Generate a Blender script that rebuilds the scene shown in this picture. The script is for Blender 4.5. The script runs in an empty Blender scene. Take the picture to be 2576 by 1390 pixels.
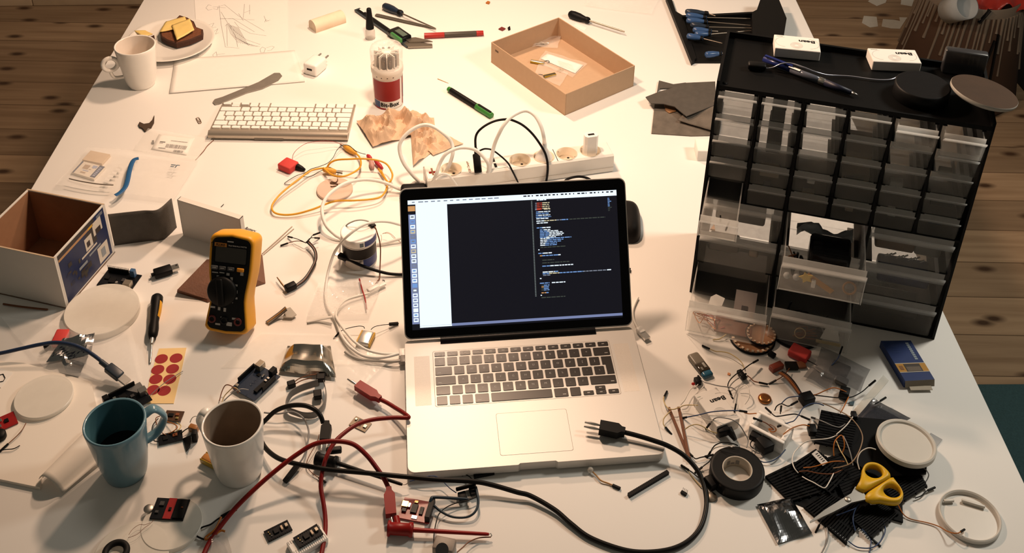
import bpy, bmesh, math, random
from mathutils import Vector, Matrix, Quaternion
R = random.Random(7)
PI = math.pi
TZ = 0.74                      # table top above the floor
# ---- camera (measured): metres, origin on the table plane below the camera
F, PIT, ROL, CH, OY = 2780.4, .5324, .0180, 1.3126, -591.75
_fw = Vector((0, math.cos(PIT), -math.sin(PIT)))
_r0 = Vector((1, 0, 0)); _u0 = Vector((0, math.sin(PIT), math.cos(PIT)))
_r = math.cos(ROL) * _r0 + math.sin(ROL) * _u0
_u = -math.sin(ROL) * _r0 + math.cos(ROL) * _u0
C0 = Vector((0, 0, CH))
def P(px, py, z=0.0):
    """point of the photographed place at height z above the table top"""
    d = F * _fw + (px - 1288) * _r - (py - OY - 695) * _u
    return C0 + d * ((z - CH) / d.z)
def G(v):
    d = Vector(v) - C0; z = d.dot(_fw)
    return 1288 + F * d.dot(_r) / z, 695 + OY - F * d.dot(_u) / z
def hz(b, ty):
    lo, hi = 0., .5
    for _ in range(40):
        m = (lo + hi) / 2
        if G((b.x, b.y, m))[1] > ty: lo = m
        else: hi = m
    return lo
COL = bpy.context.scene.collection
class MB:
    """collects faces for ONE mesh object"""
    def __init__(s): s.v = []; s.f = []; s.m = []; s.s = []
    def add(s, vs, fs, mat=0, smooth=False, M=None):
        o = len(s.v)
        s.v += [(M @ Vector(v)) if M is not None else Vector(v) for v in vs]
        for f in fs:
            s.f.append([i + o for i in f]); s.m.append(mat); s.s.append(smooth)
        return s
    def box(s, c, d, mat=0, M=None):
        x, y, z = c; a, b, h = d[0] / 2, d[1] / 2, d[2] / 2
        vs = [(x + i * a, y + j * b, z + k * h) for k in (-1, 1) for j in (-1, 1) for i in (-1, 1)]
        return s.add(vs, [(0, 2, 3, 1), (4, 5, 7, 6), (0, 1, 5, 4), (1, 3, 7, 5), (3, 2, 6, 7), (2, 0, 4, 6)], mat, False, M)
    def rbox(s, c, d, r, mat=0, M=None, seg=2, smooth=True):
        bm = bmesh.new(); bmesh.ops.create_cube(bm, size=1)
        for v in bm.verts: v.co = Vector((v.co.x * d[0] + c[0], v.co.y * d[1] + c[1], v.co.z * d[2] + c[2]))
        bmesh.ops.bevel(bm, geom=bm.edges[:], offset=min(r, min(d) * .49), segments=seg, profile=.5, affect='EDGES')
        bm.verts.index_update()
        s.add([v.co.copy() for v in bm.verts], [[v.index for v in f.verts] for f in bm.faces], mat, smooth, M)
        bm.free(); return s
    def prism(s, poly, z0, z1, mat=0, M=None, smooth=False):
        n = len(poly); a = sum(poly[i][0] * poly[(i + 1) % n][1] - poly[(i + 1) % n][0] * poly[i][1] for i in range(n))
        if a < 0: poly = poly[::-1]
        vs = [(p[0], p[1], z0) for p in poly] + [(p[0], p[1], z1) for p in poly]
        s.add(vs, [list(range(n))[::-1], list(range(n, 2 * n))], mat, False, M)
        s.add(vs, [(i, (i + 1) % n, n + (i + 1) % n, n + i) for i in range(n)], mat, smooth, M)
        return s
    def quad(s, pts, mat=0, M=None): return s.add(pts, [list(range(len(pts)))], mat, False, M)
    def tube(s, path, r, n=8, mat=0, caps=True, flat=None, M=None):
        path = [Vector(p) for p in path]; k = len(path)
        rr = r if isinstance(r, (list, tuple)) else [r] * k
        vs = []; up = None
        for i in range(k):
            t = (path[min(i + 1, k - 1)] - path[max(i - 1, 0)])
            t = t.normalized() if t.length > 1e-9 else Vector((0, 0, 1))
            if up is None:
                up = Vector((0, 0, 1)) if abs(t.z) < .9 else Vector((1, 0, 0))
            up = (up - t * up.dot(t)); up = up.normalized() if up.length > 1e-6 else t.orthogonal().normalized()
            sd = t.cross(up)
            fx, fy = (flat if flat else (1, 1))
            for j in range(n):
                a = 2 * PI * j / n
                vs.append(path[i] + sd * (math.cos(a) * rr[i] * fx) + up * (math.sin(a) * rr[i] * fy))
        fs = [(i * n + j, i * n + (j + 1) % n, (i + 1) * n + (j + 1) % n, (i + 1) * n + j) for i in range(k - 1) for j in range(n)]
        s.add(vs, fs, mat, True, M)
        if caps: s.add(vs, [list(range(n))[::-1], list(range((k - 1) * n, k * n))], mat, False, M)
        return s
    def lathe(s, prof, n=40, mat=0, M=None, smooth=True, a0=0., a1=2 * PI, sx=1., sy=1.):
        full = abs(a1 - a0 - 2 * PI) < 1e-6; c = n if full else n + 1; k = len(prof); vs = []
        for r, z in prof:
            for j in range(c):
                a = a0 + (a1 - a0) * j / n
                vs.append((r * math.cos(a) * sx, r * math.sin(a) * sy, z))
        fs = []
        for i in range(k - 1):
            for j in range(n):
                j2 = (j + 1) % c
                fs.append((i * c + j, i * c + j2, (i + 1) * c + j2, (i + 1) * c + j))
        return s.add(vs, fs, mat, smooth, M)
    def cyl(s, a, b, r, n=16, mat=0, r2=None, M=None):
        return s.tube([a, Vector(a).lerp(Vector(b), .5), b], [r, (r + (r2 if r2 is not None else r)) / 2, r2 if r2 is not None else r], n, mat, True, None, M)
    def ell(s, c, d, n=12, mat=0, M=None):
        vs = []; m = n // 2
        for i in range(m + 1):
            t = PI * i / m
            for j in range(n):
                a = 2 * PI * j / n
                vs.append((c[0] + d[0] / 2 * math.sin(t) * math.cos(a), c[1] + d[1] / 2 * math.sin(t) * math.sin(a), c[2] + d[2] / 2 * math.cos(t)))
        return s.add(vs, [(i * n + j, (i + 1) * n + j, (i + 1) * n + (j + 1) % n, i * n + (j + 1) % n) for i in range(m) for j in range(n)], mat, True, M)
    def sheet(s, fn, nu, nv, mat=0, th=0., M=None, smooth=True, keep=None):
        """surface fn(u,v)->point; th = thickness (two skins)"""
        vs = [Vector(fn(i / nu, j / nv)) for j in range(nv + 1) for i in range(nu + 1)]
        w = nu + 1
        fs = [(j * w + i, j * w + i + 1, (j + 1) * w + i + 1, (j + 1) * w + i) for j in range(nv) for i in range(nu) if keep is None or keep((i + .5) / nu, (j + .5) / nv)]
        if th:
            nrm = [Vector((0, 0, 0)) for _ in vs]
            for f in fs:
                n_ = (vs[f[1]] - vs[f[0]]).cross(vs[f[3]] - vs[f[0]])
                for i in f: nrm[i] += n_
            o = len(vs)
            vs = vs + [v - (n_.normalized() * th if n_.length > 0 else Vector((0, 0, 0))) for v, n_ in zip(vs, nrm)]
            ed = {}
            for f in fs:
                for a, b in zip(f, f[1:] + f[:1]): ed[(a, b)] = 1
            side = [(b, a, a + o, b + o) for (a, b) in ed if (b, a) not in ed]
            fs = fs + [tuple(i + o for i in f[::-1]) for f in fs] + side
        return s.add(vs, fs, mat, smooth, M)
    def text(s, txt, size, M, mat=0, depth=.0002, bold=0.):
        cu = bpy.data.curves.new('t', 'FONT'); cu.body = txt; cu.size = size; cu.extrude = depth
        cu.align_x = 'CENTER'; cu.align_y = 'CENTER'; cu.resolution_u = 2; cu.offset = bold
        o = bpy.data.objects.new('t', cu); COL.objects.link(o)
        dg = bpy.context.evaluated_depsgraph_get()
        me = bpy.data.meshes.new_from_object(o.evaluated_get(dg))
        s.add([v.co.copy() for v in me.vertices], [list(p.vertices) for p in me.polygons], mat, False, M)
        bpy.data.objects.remove(o); bpy.data.curves.remove(cu); bpy.data.meshes.remove(me)
        return s
    def shift(s, off):
        off = Vector(off); s.v = [v + off for v in s.v]; return s
def obj(name, mb, mats, parent=None, loc=None):
    """one mesh object; loc = world point subtracted from the vertices and used as the origin"""
    me = bpy.data.meshes.new(name)
    if loc is not None: mb.shift(-Vector(loc))
    me.from_pydata([tuple(v) for v in mb.v], [], mb.f)
    if not isinstance(mats, (list, tuple)): mats = [mats]
    for m in mats: me.materials.append(m)
    me.polygons.foreach_set('material_index', mb.m)
    me.polygons.foreach_set('use_smooth', mb.s)
    me.update()
    o = bpy.data.objects.new(name, me); COL.objects.link(o)
    if parent is not None: o.parent = parent
    elif loc is not None: o.location = loc
    return o
def tag(o, label, cat, group=None, kind=None):
    if label: o['label'] = label
    if cat: o['category'] = cat
    if group: o['group'] = group
    if kind: o['kind'] = kind
    return o
def thing(name, label, cat, loc=(0, 0, 0), rot=0., group=None, rx=0., ry=0.):
    o = bpy.data.objects.new(name, None); COL.objects.link(o); o.empty_display_size = .02
    o.location = loc; o.rotation_euler = (rx, ry, rot)
    return tag(o, label, cat, group)
def one(name, mb, mats, label, cat, loc=None, group=None, kind=None):
    """a thing that is one mesh; origin at its base"""
    if loc is None:
        lo = Vector((min(v.x for v in mb.v), min(v.y for v in mb.v), min(v.z for v in mb.v)))
        hi = Vector((max(v.x for v in mb.v), max(v.y for v in mb.v), lo.z)); loc = (lo + hi) / 2
    return tag(obj(name, mb, mats, None, loc), label, cat, group, kind)
def dup(root, loc, rot, label, group=None):
    r = root.copy(); COL.objects.link(r); r.location = loc; r.rotation_euler = (root.rotation_euler.x, root.rotation_euler.y, rot)
    r['label'] = label
    if group: r['group'] = group
    for ch in list(root.children):
        c = ch.copy(); COL.objects.link(c); c.parent = r
        for g in list(ch.children):
            d = g.copy(); COL.objects.link(d); d.parent = c
    return r
def smooth_path(pts, sub=6, closed=False):
    pts = [Vector(p) for p in pts]; n = len(pts)
    if n < 3: return pts
    out = []
    for i in range(n - 1):
        p0 = pts[max(i - 1, 0)]; p1 = pts[i]; p2 = pts[i + 1]; p3 = pts[min(i + 2, n - 1)]
        for k in range(sub):
            t = k / sub
            out.append(.5 * ((2 * p1) + (p2 - p0) * t + (2 * p0 - 5 * p1 + 4 * p2 - p3) * t * t + (3 * p1 - p0 - 3 * p2 + p3) * t ** 3))
    out.append(pts[-1]); return out
def px3(pts, z=0.): return [P(p[0], p[1], p[2] if len(p) > 2 else z) for p in pts]
def foot(pts, z=0.): return [(q.x, q.y) for q in px3(pts, z)]
def frame(A, B, z=0.):
    """from pixel A to pixel B at height z -> (A point, angle, length)"""
    a = P(A[0], A[1], z); b = P(B[0], B[1], z); d = b - a
    return a, math.atan2(d.y, d.x), d.length
def rect(A, B, D, z=0.):
    """three pixel corners of a rectangle (A->B length, A->D width) -> centre, angle, length, width"""
    a, b, d = P(*A, z), P(*B, z), P(*D, z)
    ang = math.atan2((b - a).y, (b - a).x); ux = (b - a).normalized(); L = (b - a).length
    uy = Vector((-ux.y, ux.x, 0)); W = (d - a).dot(uy)
    return a + ux * (L / 2) + uy * (W / 2), ang, L, abs(W)
def T(x=0, y=0, z=0): return Matrix.Translation((x, y, z))
def RZ(a): return Matrix.Rotation(a, 4, 'Z')
def RX(a): return Matrix.Rotation(a, 4, 'X')
def RY(a): return Matrix.Rotation(a, 4, 'Y')
def basis(o, ex, ey):
    ex = Vector(ex).normalized(); ey = Vector(ey); ez = ex.cross(ey).normalized(); ey = ez.cross(ex)
    m = Matrix.Identity(4)
    for i in range(3): m[i][0] = ex[i]; m[i][1] = ey[i]; m[i][2] = ez[i]; m[i][3] = o[i]
    return m
# ---- materials
_mats = {}
def mat(name, c, rough=.5, metal=0., spec=.5, var=.08, scale=60., bump=0., trans=0., ior=1.45, emit=None, es=0., alpha=1., coat=0., sss=0., bscale=None):
    if name in _mats: return _mats[name]
    if max(c) < .03 and spec < .55: spec = min(spec, .2); c = [x * .55 for x in c]
    m = bpy.data.materials.new(name); m.use_nodes = True; nt = m.node_tree; N = nt.nodes; Lk = nt.links
    b = N['Principled BSDF']
    b.inputs['Roughness'].default_value = rough; b.inputs['Metallic'].default_value = metal
    b.inputs['Specular IOR Level'].default_value = spec; b.inputs['IOR'].default_value = ior
    b.inputs['Transmission Weight'].default_value = trans; b.inputs['Coat Weight'].default_value = coat
    if sss: b.inputs['Subsurface Weight'].default_value = sss; b.inputs['Subsurface Radius'].default_value = (.02, .012, .008); b.inputs['Subsurface Scale'].default_value = .3
    if emit: b.inputs['Emission Color'].default_value = (*emit, 1); b.inputs['Emission Strength'].default_value = es
    tc = N.new('ShaderNodeTexCoord')
    nz = N.new('ShaderNodeTexNoise'); nz.inputs['Scale'].default_value = scale; nz.inputs['Detail'].default_value = 4
    Lk.new(tc.outputs['Object'], nz.inputs['Vector'])
    mx = N.new('ShaderNodeMix'); mx.data_type = 'RGBA'
    mx.inputs[6].default_value = (*[max(0, x * (1 - var)) for x in c], 1); mx.inputs[7].default_value = (*[min(1, x * (1 + var)) for x in c], 1)
    Lk.new(nz.outputs['Fac'], mx.inputs[0]); Lk.new(mx.outputs[2], b.inputs['Base Color'])
    if bump:
        bp = N.new('ShaderNodeBump'); bp.inputs['Strength'].default_value = bump; bp.inputs['Distance'].default_value = .002
        n2 = N.new('ShaderNodeTexNoise'); n2.inputs['Scale'].default_value = bscale or scale * 2; n2.inputs['Detail'].default_value = 5
        Lk.new(tc.outputs['Object'], n2.inputs['Vector']); Lk.new(n2.outputs['Fac'], bp.inputs['Height']); Lk.new(bp.outputs['Normal'], b.inputs['Normal'])
    if alpha < 1:
        out = N['Material Output']; t = N.new('ShaderNodeBsdfTransparent'); ms = N.new('ShaderNodeMixShader'); ms.inputs[0].default_value = alpha
        Lk.new(t.outputs[0], ms.inputs[1]); Lk.new(b.outputs[0], ms.inputs[2]); Lk.new(ms.outputs[0], out.inputs['Surface'])
    _mats[name] = m; return m
def film(name, c=(.9, .9, .88), a=.12, rough=.12, edge=.5, bump=0., bscale=40.):
    """clear film or translucent plastic: see-through, more solid at grazing angles"""
    if name in _mats: return _mats[name]
    m = bpy.data.materials.new(name); m.use_nodes = True; nt = m.node_tree; N = nt.nodes; Lk = nt.links
    b = N['Principled BSDF']; b.inputs['Base Color'].default_value = (*c, 1); b.inputs['Roughness'].default_value = rough; b.inputs['Specular IOR Level'].default_value = .8
    out = N['Material Output']; t = N.new('ShaderNodeBsdfTransparent'); ms = N.new('ShaderNodeMixShader')
    lw = N.new('ShaderNodeLayerWeight'); lw.inputs[0].default_value = .35
    mr = N.new('ShaderNodeMapRange'); mr.inputs[3].default_value = a; mr.inputs[4].default_value = min(1, a + edge)
    Lk.new(lw.outputs['Facing'], mr.inputs[0])
    tc = N.new('ShaderNodeTexCoord'); nz = N.new('ShaderNodeTexNoise'); nz.inputs['Scale'].default_value = bscale; nz.inputs['Detail'].default_value = 3
    Lk.new(tc.outputs['Object'], nz.inputs['Vector'])
    ad = N.new('ShaderNodeMath'); ad.operation = 'MULTIPLY_ADD'; ad.inputs[1].default_value = .12; ad.inputs[2].default_value = -.06
    Lk.new(nz.outputs['Fac'], ad.inputs[0])
    a2 = N.new('ShaderNodeMath'); a2.use_clamp = True; Lk.new(mr.outputs[0], a2.inputs[0]); Lk.new(ad.outputs[0], a2.inputs[1])
    if bump:
        bp = N.new('ShaderNodeBump'); bp.inputs['Strength'].default_value = bump; bp.inputs['Distance'].default_value = .004
        Lk.new(nz.outputs['Fac'], bp.inputs['Height']); Lk.new(bp.outputs['Normal'], b.inputs['Normal']); Lk.new(bp.outputs['Normal'], lw.inputs['Normal'])
    Lk.new(a2.outputs[0], ms.inputs[0]); Lk.new(t.outputs[0], ms.inputs[1]); Lk.new(b.outputs[0], ms.inputs[2]); Lk.new(ms.outputs[0], out.inputs['Surface'])
    _mats[name] = m; return m
def glow(name, c, s):
    if name in _mats: return _mats[name]
    m = bpy.data.materials.new(name); m.use_nodes = True; nt = m.node_tree
    b = nt.nodes['Principled BSDF']; b.inputs['Base Color'].default_value = (.01, .01, .012, 1); b.inputs['Roughness'].default_value = .15
    b.inputs['Emission Color'].default_value = (*c, 1); b.inputs['Emission Strength'].default_value = s
    _mats[name] = m; return m
BLACK = mat('black plastic', (.006, .006, .0065), .5, var=.15)
BLACKG = mat('glossy black plastic', (.008, .008, .009), .22)
RUBBER = mat('black rubber', (.014, .013, .013), .6, bump=.1)
DARK = mat('dark grey plastic', (.035, .035, .037), .5)
WHITE = mat('white plastic', (.86, .84, .81), .35, var=.02)
CABLEW = mat('white cable sheath', (.80, .78, .74), .45, var=.03)
CABLEG = mat('grey cable sheath', (.42, .40, .37), .5)
STEEL = mat('steel', (.62, .60, .57), .28, 1., var=.1)
DSTEEL = mat('dull steel', (.42, .40, .37), .45, 1., var=.2)
GOLD = mat('gold plated pins', (.75, .55, .22), .3, 1.)
PAPER = mat('white paper', (.86, .84, .80), .85, var=.03, spec=.2)
INK = mat('black ink', (.02, .02, .02), .7)
GINK = mat('grey pencil', (.22, .21, .20), .8)
RED = mat('red plastic', (.24, .007, .006), .38, spec=.3)
YELLOW = mat('yellow insulation', (.72, .36, .03), .4)
SILVER = mat('bright solder', (.85, .83, .78), .2, 1.)
# ================= setting
def wood_floor():
    m = bpy.data.materials.new('pine floorboards'); m.use_nodes = True; nt = m.node_tree; N = nt.nodes; L = nt.links
    b = N['Principled BSDF']; b.inputs['Roughness'].default_value = .55; b.inputs['Specular IOR Level'].default_value = .3
    tc = N.new('ShaderNodeTexCoord'); sp = N.new('ShaderNodeSeparateXYZ'); L.new(tc.outputs['Object'], sp.inputs[0])
    def M(op, a, bb=None, c=None):
        n = N.new('ShaderNodeMath'); n.operation = op
        for i, v in enumerate((a, bb, c)):
            if v is None: continue
            if isinstance(v, (int, float)): n.inputs[i].default_value = v
            else: L.new(v, n.inputs[i])
        return n.outputs[0]
    yy = M('DIVIDE', sp.outputs['Y'], .137); row = M('FLOOR', yy); fr = M('FRACT', yy)
    wn = N.new('ShaderNodeTexWhiteNoise'); wn.noise_dimensions = '1D'; L.new(row, wn.inputs['W'])
    off = M('MULTIPLY', wn.outputs['Value'], 37.0)
    cb = N.new('ShaderNodeCombineXYZ'); L.new(M('ADD', sp.outputs['X'], off), cb.inputs[0]); L.new(sp.outputs['Y'], cb.inputs[1]); L.new(row, cb.inputs[2])
    mp = N.new('ShaderNodeMapping'); mp.inputs['Scale'].default_value = (2.2, 34, 1); L.new(cb.outputs[0], mp.inputs[0])
    g = N.new('ShaderNodeTexNoise'); g.inputs['Scale'].default_value = 1.; g.inputs['Detail'].default_value = 8; g.inputs['Distortion'].default_value = .25; L.new(mp.outputs[0], g.inputs['Vector'])
    mp2 = N.new('ShaderNodeMapping'); mp2.inputs['Scale'].default_value = (4.4, 9.5, 1); L.new(cb.outputs[0], mp2.inputs[0])
    vo = N.new('ShaderNodeTexVoronoi'); vo.voronoi_dimensions = '2D'; vo.inputs['Scale'].default_value = 1.; vo.inputs['Randomness'].default_value = 1.; L.new(mp2.outputs[0], vo.inputs['Vector'])
    kn = N.new('ShaderNodeMapRange'); kn.inputs[1].default_value = .05; kn.inputs[2].default_value = .17; kn.inputs[3].default_value = 1; kn.inputs[4].default_value = 0; L.new(vo.outputs['Distance'], kn.inputs[0])
    sep = N.new('ShaderNodeSeparateColor'); L.new(vo.outputs['Color'], sep.inputs[0])
    kn2 = M('MULTIPLY', kn.outputs[0], M('GREATER_THAN', sep.outputs[0], .22))
    cr = N.new('ShaderNodeValToRGB'); e = cr.color_ramp.elements
    e[0].position = .2; e[0].color = (.21, .13, .072, 1); e[1].position = .8; e[1].color = (.43, .30, .185, 1); L.new(g.outputs['Fac'], cr.inputs[0])
    tn = N.new('ShaderNodeMix'); tn.data_type = 'RGBA'; tn.blend_type = 'MULTIPLY'; tn.inputs[0].default_value = 1.
    bw = M('MULTIPLY_ADD', wn.outputs['Value'], .45, .72); cc = N.new('ShaderNodeCombineColor')
    for i in range(3): L.new(bw, cc.inputs[i])
    L.new(cr.outputs[0], tn.inputs[6]); L.new(cc.outputs[0], tn.inputs[7])
    kx = N.new('ShaderNodeMix'); kx.data_type = 'RGBA'; L.new(kn2, kx.inputs[0]); L.new(tn.outputs[2], kx.inputs[6]); kx.inputs[7].default_value = (.06, .03, .015, 1)
    gap = M('LESS_THAN', M('ABSOLUTE', M('SUBTRACT', fr, .5)), .488)
    gx = N.new('ShaderNodeMix'); gx.data_type = 'RGBA'; L.new(gap, gx.inputs[0]); gx.inputs[6].default_value = (.13, .08, .045, 1); L.new(kx.outputs[2], gx.inputs[7])
    L.new(gx.outputs[2], b.inputs['Base Color'])
    return m
FLOOR = wood_floor()
tag(obj('floor', MB().box((0, 2.0, -TZ - .05), (6.6, 6.0, .1)), FLOOR), 'knotty pine floorboards under the table', 'floor', None, 'structure')
# back wall with its skirting, slightly turned to the table
wa, wang, _ = frame((0, 20), (340, 16), -TZ)
WALL = mat('warm white plaster', (.62, .57, .50), .9, bump=.05)
TRIM = mat('pale pine skirting', (.50, .38, .25), .6, var=.15, scale=20)
Mw = T(wa.x, wa.y, -TZ) @ RZ(wang)
def world(mb, M): mb.v = [M @ v for v in mb.v]; return mb
tag(obj('wall_back', world(MB().box((1.2, .08, 1.25), (4.6, .1, 2.5)), Mw), WALL), 'plain back wall behind the table', 'wall', None, 'structure')
b_ = MB()
for x0, x1 in ((-1.0, .118), (.1195, 1.6), (1.6015, 3.4)): b_.rbox(((x0 + x1) / 2, .02, .046), (x1 - x0, .018, .092), .004)
tag(obj('baseboard_back', world(b_, Mw), TRIM), 'pale wooden skirting board along the back wall', 'baseboard', None, 'structure')
# ---- table
ta = .0125
def tb(x, y): return (x * math.cos(ta) - y * math.sin(ta), x * math.sin(ta) + y * math.cos(ta))
LAM = mat('white laminate', (.84, .82, .79), .55, var=.012, scale=14, spec=.35)
tx0, tx1, ty0, ty1 = -.8818, .7442, .50, 2.72
cx, cy = tb((tx0 + tx1) / 2, (ty0 + ty1) / 2)
tbl = thing('table', 'large white laminate table covered in electronics clutter', 'table', (cx, cy, -TZ), ta)
hw, hd = (tx1 - tx0) / 2, (ty1 - ty0) / 2
obj('table_top', MB().rbox((0, 0, TZ - .0125), (hw * 2, hd * 2, .025), .0015), LAM, tbl)
LEGM = mat('white powder coat', (.7, .69, .67), .4)
for sx in (-1, 1):
    for sy in (-1, 1):
        obj('leg', MB().rbox((sx * (hw - .07), sy * (hd - .07), (TZ - .0255) / 2), (.05, .05, TZ - .0255), .004), LEGM, tbl)
    obj('rail', MB().box((sx * (hw - .07), 0, TZ - .0555), (.03, hd * 2 - .192, .05)), LEGM, tbl)
# teal rug bottom right
RUG = mat('teal rug pile', (.035, .085, .095), .95, var=.35, scale=240, bump=.8, bscale=600)
ra = P(2440, 962, -TZ); rb = P(2576, 955, -TZ)
rg = MB().rbox((0, -.6, .006), (1.3, 1.2, .011), .004)
one('rug', world(rg, T(ra.x + .45, ra.y, -TZ) @ RZ(.03)), RUG, 'dark teal rug on the floorboards right of the table', 'rug')
# ---- camera
cam = bpy.data.cameras.new('camera'); co = bpy.data.objects.new('camera', cam); COL.objects.link(co)
cam.sensor_width = 36; cam.lens = F / 2576 * 36; cam.shift_y = OY / 2576; cam.clip_start = .02
mc = Matrix.Identity(4)
for i in range(3): mc[i][0] = _r[i]; mc[i][1] = _u[i]; mc[i][2] = -_fw[i]; mc[i][3] = C0[i]
co.matrix_world = mc; bpy.context.scene.camera = co
# ---- light: one warm lamp hung low over the far half of the table, cool evening room light
def light(name, kind, loc, col, e, size):
    l = bpy.data.lights.new(name, kind); l.color = col; l.energy = e
    if kind == 'AREA': l.size = size
    else: l.shadow_soft_size = size
    o = bpy.data.objects.new(name, l); COL.objects.link(o); o.location = loc; return o
light('table_lamp_light', 'POINT', (-.13, 1.72, .95), (1., .675, .46), 33, .05)
light('far_table_lamp_light', 'POINT', (-.22, 2.32, 1.0), (1., .675, .46), 38, .05)
light('room_light', 'POINT', (1.3, 1.62, 1.15), (1., .93, .80), 40, .14)
w = bpy.data.worlds.new('room'); bpy.context.scene.world = w; w.use_nodes = True
w.node_tree.nodes['Background'].inputs[0].default_value = (1., .89, .68, 1); w.node_tree.nodes['Background'].inputs[1].default_value = .085
bpy.context.scene.cycles.transparent_max_bounces = 32
vs = bpy.context.scene.view_settings
bpy.context.scene.display_settings.display_device = 'sRGB'
vs.view_transform = 'Standard'; vs.look = 'None'; vs.gamma = 1; vs.exposure = 0; vs.use_curve_mapping = False
# ================= laptop, keyboard, cabinet, power strip
def uv_on(px, py, M):
    """where the sight line through a pixel meets the local z=0 plane of M"""
    Mi = M.inverted(); a = Mi @ C0; b = Mi @ P(px, py, 0.); t = a.z / (a.z - b.z); q = a + (b - a) * t
    return q.x, q.y
def rr_poly(x0, y0, x1, y1, r, n=6):
    out = []
    for cx_, cy_, a in ((x1 - r, y1 - r, 0), (x0 + r, y1 - r, PI / 2), (x0 + r, y0 + r, PI), (x1 - r, y0 + r, 1.5 * PI)):
        for i in range(n + 1): out.append((cx_ + r * math.cos(a + PI / 2 * i / n), cy_ + r * math.sin(a + PI / 2 * i / n)))
    return out
def key_layout():
    u, k, K = .01905, .0157, []
    f = (.2735 - .0165) / 13
    top = ['esc'] + ['F%d' % i for i in range(1, 13)] + ['']
    for i in range(14): K.append((i * f, .0952, .0165, .0084, '', 'f'))
    for i, c in enumerate('§1234567890-='): K.append((i * u, .0762, k, k, c, 'k'))
    K.append((13 * u, .0762, .2732 - 13 * u, k, '', 'w'))
    K.append((0, .05715, .0255, k, '', 'w'))
    for i, c in enumerate('QWERTYUIOP[]'): K.append((.0288 + i * u, .05715, k, k, c, 'k'))
    K.append((.2574, .03810, .0158, .0348, '', 'e'))
    K.append((0, .0381, .0303, k, '', 'w'))
    for i, c in enumerate("ASDFGHJKL;'\\"): K.append((.0336 + i * u, .0381, k, k, c, 'k'))
    K.append((0, .01905, .0207, k, '', 'w'))
    for i, c in enumerate('`ZXCVBNM,./'): K.append((.024 + i * u, .01905, k, k, c, 'k'))
    K.append((.2336, .01905, .0396, k, '', 'w'))
    for i in range(3): K.append((i * u, 0, k, k, '', 'k'))
    K.append((3 * u, 0, .0207, k, '', 'w')); K.append((.0812, 0, .0915, k, '', 'w')); K.append((.176, 0, .0207, k, '', 'w')); K.append((.2001, 0, k, k, '', 'k'))
    K.append((.21945, 0, k, .0075, '', 'h')); K.append((.2385, 0, k, .0075, '', 'h')); K.append((.2385, .0082, k, .0075, '', 'h')); K.append((.2575, 0, k, .0075, '', 'h'))
    return K
def key_mb(w, h, kind, z, t, rad=.0016):
    m = MB()
    if kind == 'e': poly = [(w, 0), (w, h), (0, h), (0, .01915), (.0046, .01915), (.0046, 0)]
    else: poly = rr_poly(0, 0, w, h, rad, 3)
    m.prism(poly, z, z + t, 0); return m
LX, LY, LA = -.1335, 1.0148, .1099
ALU = mat('aluminium', (.66, .64, .61), .5, .35, var=.015, scale=400)
KEYB = mat('black keycaps', (.015, .010, .007), .36, spec=.65)
LEG = mat('pale key legends', (.45, .44, .42), .6)
lap = thing('laptop', 'open silver laptop with black keys and a code editor on its screen', 'laptop', (LX, LY, 0), LA)
LM = T(LX, LY, 0) @ RZ(LA)
bp = rr_poly(0, 0, .364, .249, .011)
i0 = bp.index(min(bp, key=lambda p: (p[1], p[0])))
bp2 = []
for p in bp:
    bp2.append(p)
    if p == (bp[20][0], bp[20][1]): pass
# front edge runs between the two bottom corners: insert the finger scoop there
front = [i for i, p in enumerate(bp) if abs(p[1]) < 1e-6]
bp = bp[:max(front)] + [(.154, 0), (.157, .0025), (.207, .0025), (.210, 0)] + bp[max(front):] if bp[max(front)][0] > .3 else bp
body = MB().prism([(x, y) for x, y in bp], .0035, .0178, 0)
body.prism(rr_poly(.006, .006, .358, .243, .01), .0012, .0036, 0)
body.prism(rr_poly(.0425, .1118, .3215, .2215, .003, 3), .0178, .01785, 1)
body.prism(rr_poly(.0431, .1124, .3209, .2209, .003, 3), .0178, .0179, 0)
for x0 in (.0135, .3265):
    body.prism(rr_poly(x0, .116, x0 + .024, .213, .001, 2), .0178, .01786, 2)
GR = mat('speaker perforation', (.66, .62, .57), .6, .4, var=.25, scale=1500)
LINE = mat('thin dark seam', (.30, .26, .22), .6)
lbase = obj('base', body, [ALU, LINE, GR], lap)
for x in (.02, .344):
    for y in (.02, .229): obj('foot', MB().lathe([(0, 0), (.009, 0), (.0085, .0012), (0, .0013)], 20, 0, T(x, y, 0)), RUBBER, lbase)
for (x, y, w, h, c, kd) in key_layout():
    m = key_mb(w, h, kd, .0179, .0009)
    if c: m.text(c, .0052, T(w / 2, h / 2 + .0004, .0188), 1, .00006)
    elif kd in 'fh': m.box((w / 2, h / 2, .01882), (.004, .0014, .0001), 1)
    elif kd == 'w' and w < .06: m.box((.006 if x < .1 else w - .006, .004, .01882), (.005, .0013, .0001), 1)
    obj('key', m, [KEYB, LEG], lbase).location = (.0454 + x, .1147 + y, 0)
tpx = [uv_on(q[0], q[1], LM @ T(0, 0, .018)) for q in ((1247, 1039.5), (1424, 1025), (1443.5, 1132))]
x0, x1, y1, y0 = tpx[0][0], tpx[1][0], tpx[0][1], tpx[2][1]
obj('trackpad', MB().prism(rr_poly(x0, y0, x1, y1, .003, 3), .0178, .01786, 0).prism(rr_poly(x0 + .0005, y0 + .0005, x1 - .0005, y1 - .0005, .003, 3), .0178, .01792, 1), [LINE, ALU], lbase)
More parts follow.
